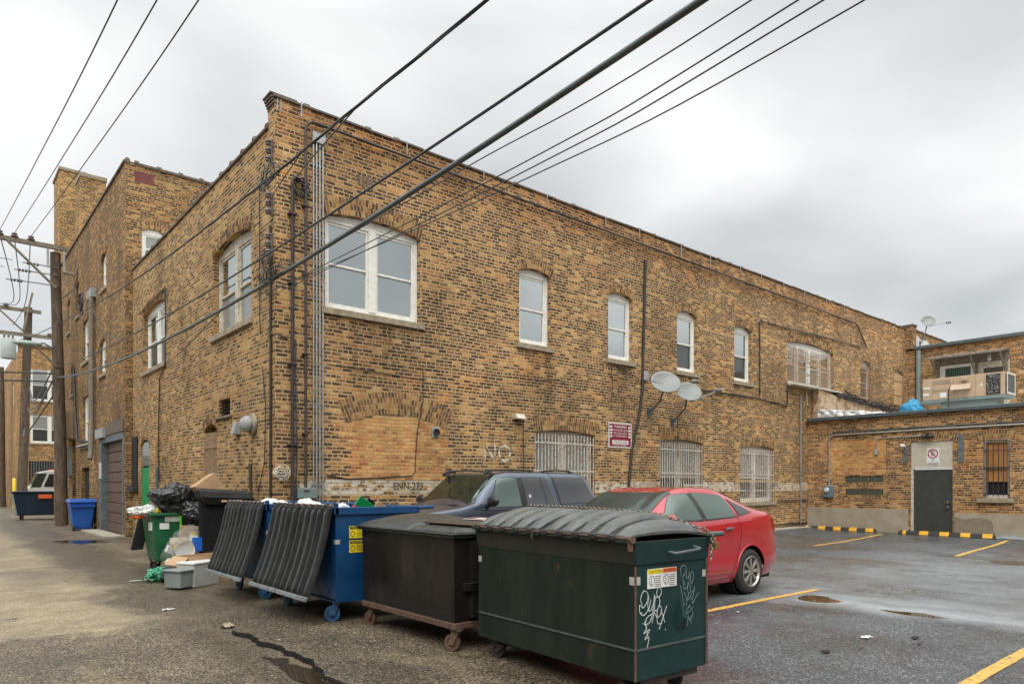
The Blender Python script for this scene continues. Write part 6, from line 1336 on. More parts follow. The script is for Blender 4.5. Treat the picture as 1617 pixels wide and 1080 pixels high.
# ================================================================ VEHICLES
def interp(xs, ys, x):
    if x <= xs[0]: return ys[0]
    for i in range(len(xs) - 1):
        if x <= xs[i + 1]:
            h = xs[i + 1] - xs[i]; t = (x - xs[i]) / h
            d = [(ys[k + 1] - ys[k]) / (xs[k + 1] - xs[k]) for k in range(len(xs) - 1)]
            def tan(k):
                if k == 0: return d[0]
                if k == len(xs) - 1: return d[-1]
                if d[k - 1] * d[k] <= 0: return 0
                return 2 * d[k - 1] * d[k] / (d[k - 1] + d[k])
            m0, m1 = tan(i), tan(i + 1)
            return (2 * t ** 3 - 3 * t * t + 1) * ys[i] + (t ** 3 - 2 * t * t + t) * h * m0 + (-2 * t ** 3 + 3 * t * t) * ys[i + 1] + (t ** 3 - t * t) * h * m1
    return ys[-1]
class Car:
    """body surface: sections along x, each a smooth curve through control points (half width, height)"""
    def __init__(s, x0, yc, st, zoff=0): s.x0, s.yc, s.st, s.zo = x0, yc, st, zoff; s.xs = [q[0] for q in st]; s.n = len(st[0][1])
    def sec(s, x): return [(interp(s.xs, [q[1][k][0] for q in s.st], x), interp(s.xs, [q[1][k][1] for q in s.st], x)) for k in range(s.n)]
    def P(s, x, t, side=-1, cache={}):
        key = (id(s), round(x, 5)); c = cache.get(key)
        if c is None: c = cache[key] = s.sec(x)
        t = max(0, min(s.n - 1 - 1e-6, t)); i = int(t); f = t - i
        p0 = c[max(i - 1, 0)]; p1 = c[i]; p2 = c[i + 1]; p3 = c[i + 2] if i + 2 < s.n else (-c[i][0], c[i][1])
        r = [.5 * (2 * p1[j] + (p2[j] - p0[j]) * f + (2 * p0[j] - 5 * p1[j] + 4 * p2[j] - p3[j]) * f * f + (3 * p1[j] - p0[j] - 3 * p2[j] + p3[j]) * f ** 3) for j in (0, 1)]
        return Vector((s.x0 + x, s.yc + side * r[0], s.zo + r[1]))
    def Nn(s, x, t, side=-1):
        a = s.P(x + .01, t, side) - s.P(x - .01, t, side); b = s.P(x, t + .02, side) - s.P(x, t - .02, side)
        n = a.cross(b).normalized(); c = Vector((s.x0 + x, s.yc, s.zo + .7)); 
        return n if n.dot(s.P(x, t, side) - c) > 0 else -n
    def t_at(s, x, z, lo=0.0, hi=4.0):
        for _ in range(30):
            m = (lo + hi) / 2
            if s.P(x, m).z - s.zo < z: lo = m
            else: hi = m
        return (lo + hi) / 2
    def body(s, name, mats, parent, wheels, Rw, rw, dx=.03, dt=.1, split=None):
        mb = MB(); L = s.xs[-1]; nx = int(L / dx) + 1; nt_ = int((s.n - 1) / dt) + 1
        rows = []
        for i in range(nx):
            x = L * i / (nx - 1)
            r = [s.P(x, (s.n - 1) * j / (nt_ - 1), -1) for j in range(nt_)] ; r += [Vector((p.x, 2 * s.yc - p.y, p.z)) for p in r[-2::-1]]
            rows.append(r)
        m = len(rows[0]); inside = {}
        for i in range(nx):
            for j in range(m):
                p = rows[i][j]
                for wx in wheels:
                    d = Vector((p.x - s.x0 - wx, p.z - s.zo - rw)); dd = d.length
                    if dd < Rw and (j < nt_ * .62 or j > m - nt_ * .62):
                        inside[(i, j)] = dd < Rw * .93
                        if dd > 1e-4: d = d / dd * Rw; rows[i][j] = Vector((s.x0 + wx + d.x, p.y, s.zo + rw + d.y))
        mb.v = [tuple(p) for r in rows for p in r]
        for i in range(nx - 1):
            for j in range(m - 1):
                q = [(i, j), (i + 1, j), (i + 1, j + 1), (i, j + 1)]
                if all(k in inside for k in q): continue
                mb.f.append([a * m + b for a, b in q]); mb.c.append(None)
                jj = min(j, m - 2 - j); mb.mi.append(1 if split and split(i / (nx - 1) * L, jj / (nt_ - 1) * (s.n - 1)) else 0)
        for i in (0, nx - 1): mb.f.append([i * m + j for j in range(m)]); mb.c.append(None); mb.mi.append(0)
        mb.f.append([i * m for i in range(nx)] + [i * m + m - 1 for i in range(nx - 1, -1, -1)]) if False else None
        return mb.build(name, mats, parent, smooth=45, recalc=True)
    def patch(s, name, mat, parent, quad, off=.006, n=10, side=-1, grow=0, label=None):
        """quad: four (x, t) corners, counter-clockwise from lower front"""
        cx_ = sum(q[0] for q in quad) / 4; ct = sum(q[1] for q in quad) / 4
        def f(u, v):
            x = (quad[0][0] * (1 - u) + quad[1][0] * u) * (1 - v) + (quad[3][0] * (1 - u) + quad[2][0] * u) * v
            t = (quad[0][1] * (1 - u) + quad[1][1] * u) * (1 - v) + (quad[3][1] * (1 - u) + quad[2][1] * u) * v
            x = cx_ + (x - cx_) * (1 + grow); t = ct + (t - ct) * (1 + grow)
            return tuple(s.P(x, t, side) + s.Nn(x, t, side) * off)
        return MB().grid(n, n, f).build(name, M[mat], parent, smooth=80, label=label)
    def strip(s, name, mat, parent, pts, w=.008, off=.003, side=-1):
        mb = MB(); P = []
        for (a, b) in zip(pts, pts[1:]):
            for k in range(8): P.append((a[0] + (b[0] - a[0]) * k / 8, a[1] + (b[1] - a[1]) * k / 8))
        P.append(pts[-1]); mb.tube([tuple(s.P(x, t, side) + s.Nn(x, t, side) * off) for x, t in P], w / 2, 4)
        return mb.build(name, M[mat], parent)
def wheel(parent, x, y, r, out, spokes, w=.2, z0=0):
    n = 40; c = (x, y, r + z0)
    tp = [(r * .66, -.5), (r * .72, -.62), (r * .93, -.56), (r * .995, -.36), (r, 0), (r * .995, .36), (r * .93, .56), (r * .72, .62), (r * .66, .5)]
    t = MB().lathe([(a, b * w * .8) for a, b in tp], c, 'y', n).build('tyre', M['tyre'], parent, smooth=60)
    yo = out * w * .5
    MB().lathe([(0, yo * .3), (r * .66, yo * .3), (r * .66, yo * .2), (0, yo * .2)], c, 'y', 28).build('brake_disc', M['dark'], t)
    mb = MB(); mb.lathe([(r * .62, yo * .6), (r * .69, yo * 1.0), (r * .66, yo * 1.06), (r * .60, yo * .75), (r * .62, yo * .6)], c, 'y', n); mb.lathe([(0, yo * .85), (r * .14, yo * .85), (r * .12, yo * .98), (0, yo * 1.0)], c, 'y', 20)
    for k in range(spokes):
        a = 2 * math.pi * k / spokes
        for da in (-.10, .10):
            p0 = (x + r * .12 * math.cos(a), y + yo * .88, r + z0 + r * .12 * math.sin(a)); p1 = (x + r * .62 * math.cos(a + da), y + yo * .82, r + z0 + r * .62 * math.sin(a + da)); mb.tube([p0, p1], [.016, .012], 6)
    mb.build('rim', M['rim'], t, smooth=50)
# --- red sedan: local x from front bumper (0) to tail (4.45)
RX, RYC = 5.30, 6.05
red = thing('parked_car', 'red four door sedan with silver wheels parked beyond the dark green dumpster', 'car', (RX + 2.2, RYC, 0))
def S(x, sill, mid, belt, rail, top, zs=(.20,)): return (x, [sill, (mid[0], (sill[1] + mid[1]) / 2 - .02), mid, belt, rail, (rail[0] * .58, top - (top - rail[1]) * .25), (0, top)])
st = [S(0.00, (.45, .28), (.52, .48), (.50, .60), (.42, .66), .68), S(.12, (.62, .24), (.70, .46), (.66, .64), (.56, .70), .73), S(.5, (.76, .21), (.83, .5), (.80, .76), (.66, .82), .85),
      S(1.0, (.78, .20), (.86, .55), (.83, .88), (.66, .95), .97), S(1.35, (.78, .20), (.86, .58), (.835, .95), (.64, 1.00), 1.03), S(1.62, (.78, .20), (.86, .58), (.83, .99), (.62, 1.20), 1.23),
      S(2.0, (.78, .20), (.86, .58), (.83, 1.01), (.585, 1.385), 1.42), S(2.45, (.78, .20), (.86, .58), (.83, 1.03), (.57, 1.44), 1.485), S(2.9, (.78, .20), (.86, .58), (.83, 1.05), (.565, 1.43), 1.475),
      S(3.3, (.78, .20), (.86, .58), (.83, 1.07), (.56, 1.36), 1.40), S(3.62, (.78, .21), (.86, .6), (.82, 1.085), (.57, 1.25), 1.27), S(3.9, (.77, .22), (.85, .62), (.80, 1.085), (.60, 1.14), 1.15),
      S(4.18, (.72, .24), (.80, .64), (.75, 1.05), (.60, 1.10), 1.115), S(4.36, (.62, .26), (.71, .62), (.66, .98), (.55, 1.06), 1.085), S(4.45, (.5, .30), (.60, .58), (.58, .82), (.5, .96), .99)]
rcr = Car(RX, RYC, st)
rw, Rw = .315, .365
rb = rcr.body('body', M['red'], red, (.86, 3.44), Rw, rw, dx=.025, dt=.1)
for x in (.86, 3.44):
    for s_ in (-1, 1):
        wheel(red, RX + x, RYC + s_ * .765, rw, s_, 8, .2)
        MB().lathe([(Rw, -.12), (Rw, .12), (Rw - .01, .12), (Rw - .01, -.12)], (RX + x, RYC + s_ * .66, rw), 'y', 32).build('wheel_well', M['dark'], rb)
        MB().tube([tuple(Vector((RX + x + (Rw + .004) * math.cos(a), rcr.P(x + Rw * math.cos(a), rcr.t_at(x + Rw * math.cos(a), rw + Rw * math.sin(a), 0, 3), s_).y, rw + (Rw + .004) * math.sin(a)))) for a in [math.pi * k / 20 * 1.1 - .15 for k in range(21)]], .012, 6).build('arch_lip', M['red'], rb, smooth=60)
MB().box(RX + .25, RX + 4.2, RYC - .70, RYC + .70, .17, .24).build('underbody', M['dark'], red)
zt_ = lambda x, z: rcr.t_at(x, z)
def glassq(car, parent, quad, side, mat, trim=.055, name='side_window'):
    q = [(x, car.t_at(x, z)) for x, z in quad]
    a = car.patch('window_surround', 'trim', parent, q, .003, 12, side, trim); car.patch(name, mat, a, q, .007, 12, side)
for s_ in (-1, 1):
    glassq(rcr, rb, [(1.50, 1.03), (2.34, 1.05), (2.26, 1.40), (1.92, 1.37)], s_, 'carglass')
    glassq(rcr, rb, [(2.44, 1.055), (3.10, 1.08), (3.02, 1.36), (2.36, 1.405)], s_, 'carglass')
    glassq(rcr, rb, [(3.20, 1.09), (3.52, 1.13), (3.40, 1.20), (3.13, 1.32)], s_, 'cartint', .08)
    B = 3.06
    rcr.patch('door_pillar', 'trim', rb, [(2.33, rcr.t_at(2.34, 1.05)), (2.45, rcr.t_at(2.44, 1.055)), (2.37, rcr.t_at(2.36, 1.40)), (2.25, rcr.t_at(2.26, 1.395))], .005, 8, s_)
    for pts in ([(2.40, 4.0), (2.40, .5)], [(1.38, 2.9), (1.36, .6)], [(3.14, 3.15), (3.2, 2.6), (3.02, 1.4), (2.98, .6)], [(1.37, .5), (3.0, .5)]): rcr.strip('door_seam', 'dark', rb, pts, .006, .001, s_)
    rcr.strip('belt_molding', 'trim', rb, [(x, rcr.t_at(x, 1.035 + (x - 1.5) * .028)) for x in (1.5, 2.0, 2.5, 3.0, 3.15)], .016, .004, s_)
    rcr.strip('sill_crease', 'red', rb, [(1.32, .55), (2.2, .55), (3.0, .55)], .02, .0, s_)
    for x in (2.88, 1.98):
        p = rcr.P(x, rcr.t_at(x, .93), s_); o = Vector((0, s_ * .028, 0))
        MB().tube([tuple(p + o + Vector((d, 0, dz))) for d, dz in ((-.09, -.01), (-.05, .0), (.03, .004), (.09, .0))], [.012, .017, .017, .012], 8).build('door_handle', M['gutter'], rb, smooth=60)
    q = rcr.P(1.55, rcr.t_at(1.55, 1.03), s_); MB().lathe([(0, -.05), (.06, -.045), (.08, .0), (.06, .05), (0, .05)], tuple(q + Vector((0, s_ * .12, .05))), 'x', 16).build('mirror', M['red'], rb, smooth=60)
    rcr.patch('tail_lamp', 'tail', rb, [(4.16, rcr.t_at(4.16, .86)), (4.38, rcr.t_at(4.38, .80)), (4.40, rcr.t_at(4.40, .93)), (4.08, rcr.t_at(4.08, 1.03))], .006, 10, s_)
    rcr.patch('tail_lamp_clear', 'lens', rb, [(4.2, rcr.t_at(4.2, .80)), (4.38, rcr.t_at(4.38, .76)), (4.38, rcr.t_at(4.38, .80)), (4.18, rcr.t_at(4.18, .855))], .008, 8, s_)
def screen(car, parent, xa, xb, ta, tb, mat, name, trim=.05, n=16):
    for s_ in (-1, 1):
        q = [(xa, ta), (xa + (.10 if xa < xb else -.05), car.n - 1), (xb, car.n - 1), (xb + .06, tb)]
        def f(u, v, s_=s_, off=.006):
            x = (q[0][0] * (1 - u) + q[1][0] * u) * (1 - v) + (q[3][0] * (1 - u) + q[2][0] * u) * v; t = (q[0][1] * (1 - u) + q[1][1] * u) * (1 - v) + (q[3][1] * (1 - u) + q[2][1] * u) * v
            return tuple(car.P(x, t, s_) + car.Nn(x, min(t, car.n - 1.03), s_) * off)
        MB().grid(n, n, f).build(name, M[mat], parent, smooth=80)
screen(rcr, rb, 1.42, 1.96, 4.08, 4.08, 'windscreen', 'windscreen'); screen(rcr, rb, 3.72, 3.16, 4.12, 4.1, 'cartint', 'rear_window')
MB().tube([(RX + 3.1, RYC, 1.42), (RX + 3.35, RYC, 1.6)], .005, 5)
# --- blue grey SUV
SX, SYC = 4.95, 9.50
suv = thing('parked_suv', 'blue grey four door sport utility vehicle with roof rails, parked against the long brick wall', 'car', (SX + 2.1, SYC, .03))
def U(x, w, zs, mid, belt, rail, top): return (x, [(w - .06, zs), (w, zs + .1), (w + .01, mid), (w - .01, belt), (rail[0], rail[1]), (rail[0] * .6, top - (top - rail[1]) * .2), (0, top)])
st = [U(0, .70, .45, .7, .86, (.58, .93), .96), U(.15, .80, .40, .75, .98, (.66, 1.04), 1.07), U(.8, .85, .35, .8, 1.05, (.68, 1.10), 1.14), U(1.35, .86, .35, .82, 1.11, (.68, 1.15), 1.185),
      U(1.58, .86, .35, .84, 1.15, (.72, 1.20), 1.24), U(1.9, .86, .35, .84, 1.165, (.71, 1.44), 1.49), U(2.2, .86, .35, .84, 1.17, (.695, 1.63), 1.68), U(2.5, .86, .35, .84, 1.175, (.69, 1.665), 1.72), U(3.2, .86, .35, .84, 1.18, (.68, 1.665), 1.725),
      U(4.0, .86, .35, .84, 1.19, (.68, 1.66), 1.72), U(4.22, .855, .36, .84, 1.17, (.68, 1.63), 1.69), U(4.36, .85, .38, .84, 1.17, (.69, 1.48), 1.54), U(4.48, .84, .40, .84, 1.16, (.74, 1.24), 1.28), U(4.54, .82, .42, .84, 1.08, (.76, 1.12), 1.13)]
sv = Car(SX, SYC, st, .02)
sb = sv.body('body', [M['suvblue'], M['suvdull']], suv, (.88, 3.55), .40, .36, dx=.03, dt=.1, split=lambda x, t: t > 4.25 or (x < 1.5 and t > 3.6))
for x in (.88, 3.55):
    for s_ in (-1, 1):
        wheel(suv, SX + x, SYC + s_ * .76, .355, s_, 5, .22, .02)
        MB().lathe([(.40, -.12), (.40, .12), (.39, .12), (.39, -.12)], (SX + x, SYC + s_ * .66, .38), 'y', 32).build('wheel_well', M['dark'], sb)
for s_ in (-1, 1):
    glassq(sv, sb, [(1.86, 1.145), (2.57, 1.145), (2.54, 1.615), (2.15, 1.595)], s_, 'carglass')
    glassq(sv, sb, [(2.70, 1.145), (3.12, 1.145), (3.06, 1.625), (2.66, 1.62)], s_, 'cartint', .05); glassq(sv, sb, [(3.16, 1.15), (3.34, 1.15), (3.22, 1.62), (3.09, 1.62)], s_, 'cartint', .05)
    glassq(sv, sb, [(3.48, 1.16), (4.34, 1.17), (4.14, 1.61), (3.40, 1.625)], s_, 'cartint', .05)
    sv.patch('door_pillar', 'trim', sb, [(2.585, sv.t_at(2.6, 1.14)), (2.70, sv.t_at(2.7, 1.14)), (2.655, sv.t_at(2.65, 1.62)), (2.55, sv.t_at(2.55, 1.615))], .004, 8, s_)
    for pts in ([(2.64, 4.2), (2.64, .5)], [(1.72, 3.0), (1.72, .6)], [(3.34, 4.2), (3.42, 3.0), (3.34, 1.8), (3.14, .8)], [(3.28, 4.6), (3.36, 4.0)]): sv.strip('door_seam', 'dark', sb, pts, .008, .001, s_)
    sv.strip('belt_molding', 'trim', sb, [(1.74, sv.t_at(1.74, 1.10)), (2.6, sv.t_at(2.6, 1.105)), (3.35, sv.t_at(3.35, 1.11)), (4.3, sv.t_at(4.3, 1.11))], .012, .004, s_)
    for a, b in ((1.98, 3.06), (3.14, 4.02)):
        mb = MB(); y = SYC + s_ * .60
        mb.tube([(SX + a, y, 1.70), (SX + a + .12, y, 1.755), (SX + (a + b) / 2, y, 1.775), (SX + b - .1, y, 1.765), (SX + b, y, 1.71)], [.014, .016, .013, .016, .02], 8)
        for q in (a + .1, b - .06): mb.hexa([(SX + q - .06, y - .03, 1.69), (SX + q + .06, y - .03, 1.69), (SX + q + .06, y + .03, 1.69), (SX + q - .06, y + .03, 1.69)], [(SX + q - .02, y - .015, 1.76), (SX + q + .03, y - .015, 1.76), (SX + q + .03, y + .015, 1.76), (SX + q - .02, y + .015, 1.76)])
        mb.build('roof_rail', M['trim'], sb, smooth=50)
    q = sv.P(1.86, sv.t_at(1.86, 1.18), s_)
    mb = MB(); blob(mb, tuple(q + Vector((-.04, s_ * .19, .06))), (.06, .13, .085), 3, .03, 2, 4); mb.tube([tuple(q + Vector((-.02, 0, -.02))), tuple(q + Vector((-.03, s_ * .12, .02)))], [.05, .035], 10); mb.build('mirror', M['trim'], sb, smooth=60)
screen(sv, sb, 1.56, 2.14, 4.06, 4.06, 'windscreen', 'windscreen')
MB().lathe([(0, 0), (.03, 0), (.03, .003), (0, .003)], (SX + 2.77, SYC - .84, 1.33), 'y', 14).build('round_sticker', M['signwhite'], sb)
mb = MB()
for x, y in ((1.50, -.35), (1.50, .25)): mb.tube([(SX + x - .04, SYC + y, 1.21), (SX + x + .02, SYC + y + .2, 1.235), (SX + x + .04, SYC + y + .42, 1.24)], .009, 5)
mb.build('wiper', M['trim'], sb)
MB().box(SX + 1.36, SX + 1.48, SYC - .62, SYC + .62, 1.175, 1.205).build('cowl', M['trim'], sb)
MB().box(SX + .25, SX + 4.2, SYC - .72, SYC + .72, .28, .42).build('underbody', M['dark'], suv)
mb = MB(); mb.box(SX - .04, SX + .1, SYC - .72, SYC + .72, .42, .62); mb.build('bumper', M['trim'], suv, bevel=.03)
# --- truck crossing at the end of the alley
tk = thing('parked_truck', 'white cab over truck with orange roof lights at the far end of the alley', 'truck', (5.8, 52.6, 0))
mb = MB(); prof = [(4.72, .55), (8.2, .55), (8.2, 2.45), (5.9, 2.48), (5.35, 2.38), (4.95, 1.6), (4.74, 1.35)]
MB().prism(prof, WY(51.9), -1.9, 0).build('cab', M['truck'], tk, bevel=.05)
MB().prism([(5.55, 1.45), (6.9, 1.45), (6.9, 2.25), (5.85, 2.25)], WY(51.89), 0, .01).build('side_window', M['cartint'], tk)
MB().add([(4.88, 51.95, 1.5), (4.88, 53.7, 1.5), (5.30, 53.6, 2.3), (5.30, 52.05, 2.3)], [(0, 1, 2, 3)]).build('windscreen', M['carglass'], tk, solid=.02)
MB().prism([(4.86, 1.42), (5.4, 1.42), (5.72, 2.28), (5.28, 2.28)], WY(51.89), .0, .006).build('windscreen_side', M['carglass'], tk)
MB().box(5.9, 6.3, 52.3, 53.2, 2.46, 2.53).build('beacon_lights', M['orange'], tk, bevel=.02)
mb = MB(); mb.box(4.5, 4.9, 51.85, 53.9, .45, .8); mb.build('bumper', M['truck'], tk, bevel=.03)
MB().box(4.48, 4.52, 52.0, 52.4, .5, .75).build('headlight', M['lens'], tk); MB().box(4.69, 4.75, 51.95, 53.8, .85, 1.3).build('grille', M['black'], tk)
for x in (5.4, 7.6): MB().lathe([(0, -.14), (.42, -.14), (.45, 0), (.42, .14), (0, .14)], (x, 52.1, .45), 'y', 24).build('wheel', M['tyre'], tk, smooth=50)
# yellow bollard
bl = thing('bollard', 'thin yellow bollard at the corner of the far brick building', 'bollard', (4.45, 57.0, 0)); MB().lathe([(0, 0), (.1, 0), (.1, 1.95), (.07, 2.0), (0, 2.02)], (4.45, 57.0, 0), 'z', 12).build('post', M['yellow'], bl, smooth=50)

# ================================================================ UTILITY POLES
def pole(name, label, base, top, r0, r1, n=14):
    t = thing(name, label, 'utility pole', base)
    m = 16; pts = []
    for i in range(m + 1):
        u = i / m; pts.append(tuple(Vector(base).lerp(Vector(top), u) + Vector((.02 * noise.noise(Vector((u * 5, base[1], 0))), .02 * noise.noise(Vector((u * 5, 0, base[1]))), 0))))
    MB().tube(pts, [r0 + (r1 - r0) * i / m for i in range(m + 1)], n).build('pole_shaft', M['wood'], t, smooth=50); return t
def insul(parent, p, s=1.0):
    return MB().lathe([(0, -.02), (.03 * s, -.02), (.09 * s, .02), (.07 * s, .05), (.04 * s, .08), (.07 * s, .11), (.05 * s, .15), (0, .16)], p, 'z', 12).build('insulator', M['porcelain'], parent, smooth=1)
p1 = pole('utility_pole', 'thick weathered wooden utility pole with crossarm nearest the garage door', (3.93, 31.3, 0), (3.72, 31.3, 10.35), .22, .17)
MB().box(1.0, 4.1, 31.03, 31.16, 10.42, 10.58).build('crossarm', M['woodgrey'], p1)
mb = MB(); mb.tube([(2.15, 31.0, 10.46), (3.7, 31.0, 8.95)], .05, 5); mb.build('arm_brace', M['woodgrey'], p1)
mb = MB(); mb.box(3.42, 3.50, 31.05, 31.12, 9.7, 10.45); mb.box(3.93, 4.0, 31.05, 31.12, 9.5, 10.45); mb.build('arm_bracket', M['galv'], p1)
for x in (2.0, 2.44, 2.94): insul(p1, (x, 31.09, 10.6), 1.5)
mb = MB(); mb.tube([(3.95, 31.0, 9.6), (4.3, 30.8, 9.5), (4.45, 30.6, 9.9)], [.05, .07, .09], 8); mb.tube([(3.9, 31, 8.6), (4.2, 30.8, 8.9), (4.35, 30.7, 9.5)], .03, 6); mb.build('cable_bracket', M['woodgrey'], p1)
for k, z in enumerate((9.75, 9.45, 9.05)):
    mb = MB(); x = 3.6 - .25 * k
    mb.tube([(3.8, 31.1, z), (x, 31.1, z), (x - .9, 31.3, z + .03)], .02, 5)
    for q in range(4): mb.lathe([(0, -.03), (.06, -.03), (.06, .03), (0, .03)], (x - .45 - q * .1, 31.2, z + .01), 'x', 8)
    mb.build('dead_end', M['porcelain'], p1)
sl_ = MB(); sl_.tube([(3.75, 31.2, 6.35), (3.62, 31.2, 6.7), (3.35, 31.2, 6.85), (3.2, 31.2, 6.83)], .03, 8); arm = sl_.build('lamp_arm', M['gutter'], p1, smooth=50)
mb = blob(MB(), (2.85, 31.2, 6.78), (.45, .18, .11), 2, .02, 2, 4); mb.build('street_lamp_head', M['lamphead'], p1, smooth=60)
MB().tube([(3.75, 31.1, 6.0), (3.0, 31.0, 6.75)], .04, 5).build('arm_brace', M['woodgrey'], p1)
p2 = pole('utility_pole', 'second wooden utility pole down the alley, carrying the grey transformer', (4.25, 50.0, 0), (4.6, 50, 12.1), .27, .2)
MB().box(2.2, 5.2, 49.68, 49.8, 11.75, 11.95).build('crossarm', M['woodgrey'], p2); MB().box(2.9, 6.2, 49.6, 49.74, 10.3, 10.5).build('crossarm', M['woodgrey'], p2)
mb = MB(); mb.tube([(3.1, 49.6, 11.75), (4.4, 49.6, 10.5)], .05, 5); mb.tube([(4.3, 49.5, 10.6), (4.75, 49.5, 12.9)], .06, 5); mb.build('arm_brace', M['woodgrey'], p2)
for x in (2.7, 3.5, 5.6, 5.95): insul(p2, (x, 49.68, 10.5 if x > 4 else 11.97), 1.8)
tf = MB().lathe([(0, 0), (.36, 0), (.38, .05), (.38, 1.05), (.33, 1.14), (0, 1.16)], (3.6, 49.6, 8.9), 'z', 24).build('transformer', M['transf'], p2, smooth=50)
for k in (-1, 0, 1): MB().lathe([(0, 0), (.06, 0), (.05, .1), (.06, .2), (.02, .3), (0, .3)], (3.6 + k * .2, 49.5, 10.05), 'z', 8).build('bushing', M['porcelain'], tf)
p3 = pole('utility_pole', 'dark wooden pole cut by the left edge of the photo', (4.05, 61.5, 0), (4.0, 61.5, 10), .28, .22)

# ================================================================ CABLES
def cable(name, label, pts, r, mat='cable', group=None, twist=0, n=8):
    P = []
    for i in range(len(pts) - 1):
        p0, p1_, p2_, p3_ = [Vector(pts[max(0, min(len(pts) - 1, k))]) for k in (i - 1, i, i + 1, i + 2)]
        m = max(3, min(60, int((p2_ - p1_).length / .35)))
        for k in range(m): t = k / m; P.append(.5 * (2 * p1_ + (p2_ - p0) * t + (2 * p0 - 5 * p1_ + 4 * p2_ - p3_) * t * t + (3 * p1_ - p0 - 3 * p2_ + p3_) * t ** 3))
    P.append(Vector(pts[-1])); mb = MB()
    if twist:                                       # several conductors wound together
        for q in range(twist):
            mb.tube([p + Vector((math.cos(i * .7 + q * 2.09), 0, math.sin(i * .7 + q * 2.09))) * r * .55 for i, p in enumerate(P)], r * .62, 6)
    else: mb.tube(P, r, n)
    o = mb.build(name, M[mat], None, smooth=70); return tag(o, label, 'cable', group)
def fit(x, pts, y0, y1, n=26, dx=0):
    import numpy as np
    a = np.polyfit([p[0] for p in pts], [p[1] for p in pts], 2)
    return [(x + dx, y0 + (y1 - y0) * i / n, float(np.polyval(a, y0 + (y1 - y0) * i / n))) for i in range(n + 1)]
def c_y(x, pts): return [(x + dx, y, z) for (y, z, dx) in [(p + (0,))[:3] for p in pts]]
cable('overhead_cable', 'thickest grey green overhead cable running from the pole across the corner windows', fit(3.75, [(31.2, 5.60), (16.35, 4.55), (9.63, 4.40), (5.45, 4.50), (3.75, 4.53), (2.54, 4.58)], 31.2, -6), .025, 'cableg')
cable('overhead_cable', 'thinner strand lashed along the thickest overhead cable', fit(3.77, [(31.2, 5.64), (16.35, 4.59), (9.63, 4.44), (5.45, 4.54), (3.75, 4.57), (2.54, 4.62)], 31.2, -6), .009, 'cable')
cable('overhead_cable', 'black overhead cable sweeping just above the thickest one', fit(3.8, [(31.2, 6.0), (20.92, 5.25), (9.85, 4.92), (5.52, 4.81), (4.09, 4.82), (3.06, 4.86)], 31.2, -6), .014)
cable('overhead_cable', 'twisted black overhead cable bundle crossing the top of the building corner', c_y(3.8, [(49.8, 9.9), (38, 8.4), (26, 7.1), (17.42, 6.36), (10.61, 6.0), (7.5, 5.9), (4.78, 5.82), (2, 5.84), (-6, 6.3)]), .017, 'cable', twist=3)
thin = 'three thin service cables below the thick overhead cable'
cable('overhead_cable', 'uppermost of the thin service cables running toward the upper right', [(4.53, 11.9, 5.1), (4.5, 11.0, 5.03), (4.5, 6.11, 4.98), (4.5, 2.7, 4.97), (4.5, -6, 5.6)], .0065, group=thin)
cable('overhead_cable', 'middle of the thin service cables, close under its neighbour', [(4.53, 12.0, 4.85), (4.5, 10.6, 4.80), (4.5, 5.02, 4.69), (4.5, 2.39, 4.78), (4.5, -6, 5.4)], .0065, group=thin)
cable('overhead_cable', 'second of the paired middle thin cables', [(4.53, 12.0, 4.82), (4.5, 10.6, 4.72), (4.5, 5.02, 4.60), (4.5, 2.33, 4.68), (4.5, -6, 5.3)], .0065, group=thin)
cable('overhead_cable', 'lowest thin service cable, running to the far right of the sky', [(4.53, 12.1, 4.9), (4.5, 9.9, 4.74), (4.5, 5.11, 4.52), (4.5, 1.93, 4.55), (4.5, -6, 5.2)], .006, group=thin)
for i, (x, lab, pts) in enumerate(((2.0, 'leftmost of the three high wires meeting the pole crossarm', [(186, 0), (0, 358)]), (2.44, 'middle of the three high wires meeting the pole crossarm', 0), (2.94, 'rightmost of the three high wires meeting the pole crossarm', 0))):
    zm = (8.17, 8.26, 8.41)[i]; zc = [(31.1, 10.75), (20.9, (10.75 + zm) / 2 - .06), (10.6, zm), (2, zm - .5), (-6, zm - .3)]
    cable('high_wire', lab, c_y(x, zc), .011, group='three high wires on the crossarm')
# far wires between the poles
for i, (x, z0, z1) in enumerate(((2.0, 10.75, 12.1), (2.44, 10.75, 12.1), (2.94, 10.75, 10.9), (3.7, 6.1, 7.4), (3.75, 5.75, 6.9), (3.6, 5.4, 6.2))):
    cable('far_wire', ['thin wire from the crossarm to the second pole, outermost', 'thin wire from the crossarm to the second pole, second from the left', 'thin wire from the crossarm to the lower arm of the second pole', 'black cable between the two poles, level with the street lamp', 'black cable between the two poles, below the street lamp', 'lowest cable strung between the two poles'][i],
          [(x, 31.3, z0), ((x + 4.2) / 2, 40, min(z0, z1) - .5), (x + .9, 49.8, z1)], .018 if i < 3 else .03, group='wires between the poles', n=5)
for i, z in enumerate((9.78, 9.48, 9.08)): cable('side_wire', ['top', 'middle', 'bottom'][i] + ' side wire leading left from the thick pole over the alley', [(2.4 - .25 * i, 31.3, z + .03), (-3, 32.5, z + .4), (-12, 34, z + 1.4)], .012, group='side wires', n=5)
for i, z in enumerate((5.75, 5.45)): cable('side_wire', ['upper', 'lower'][i] + ' black cable leading left from the middle of the thick pole', [(3.8, 31.2, z), (-2, 31.6, z - .2), (-10, 32, z + .2)], .03, group='low side cables', n=5)
cable('drop_cable', 'slack cable from the thick pole to the far building', [(3.85, 31.2, 5.3), (3.4, 38, 3.8), (4.4, 49.7, 4.9)], .03, n=5)
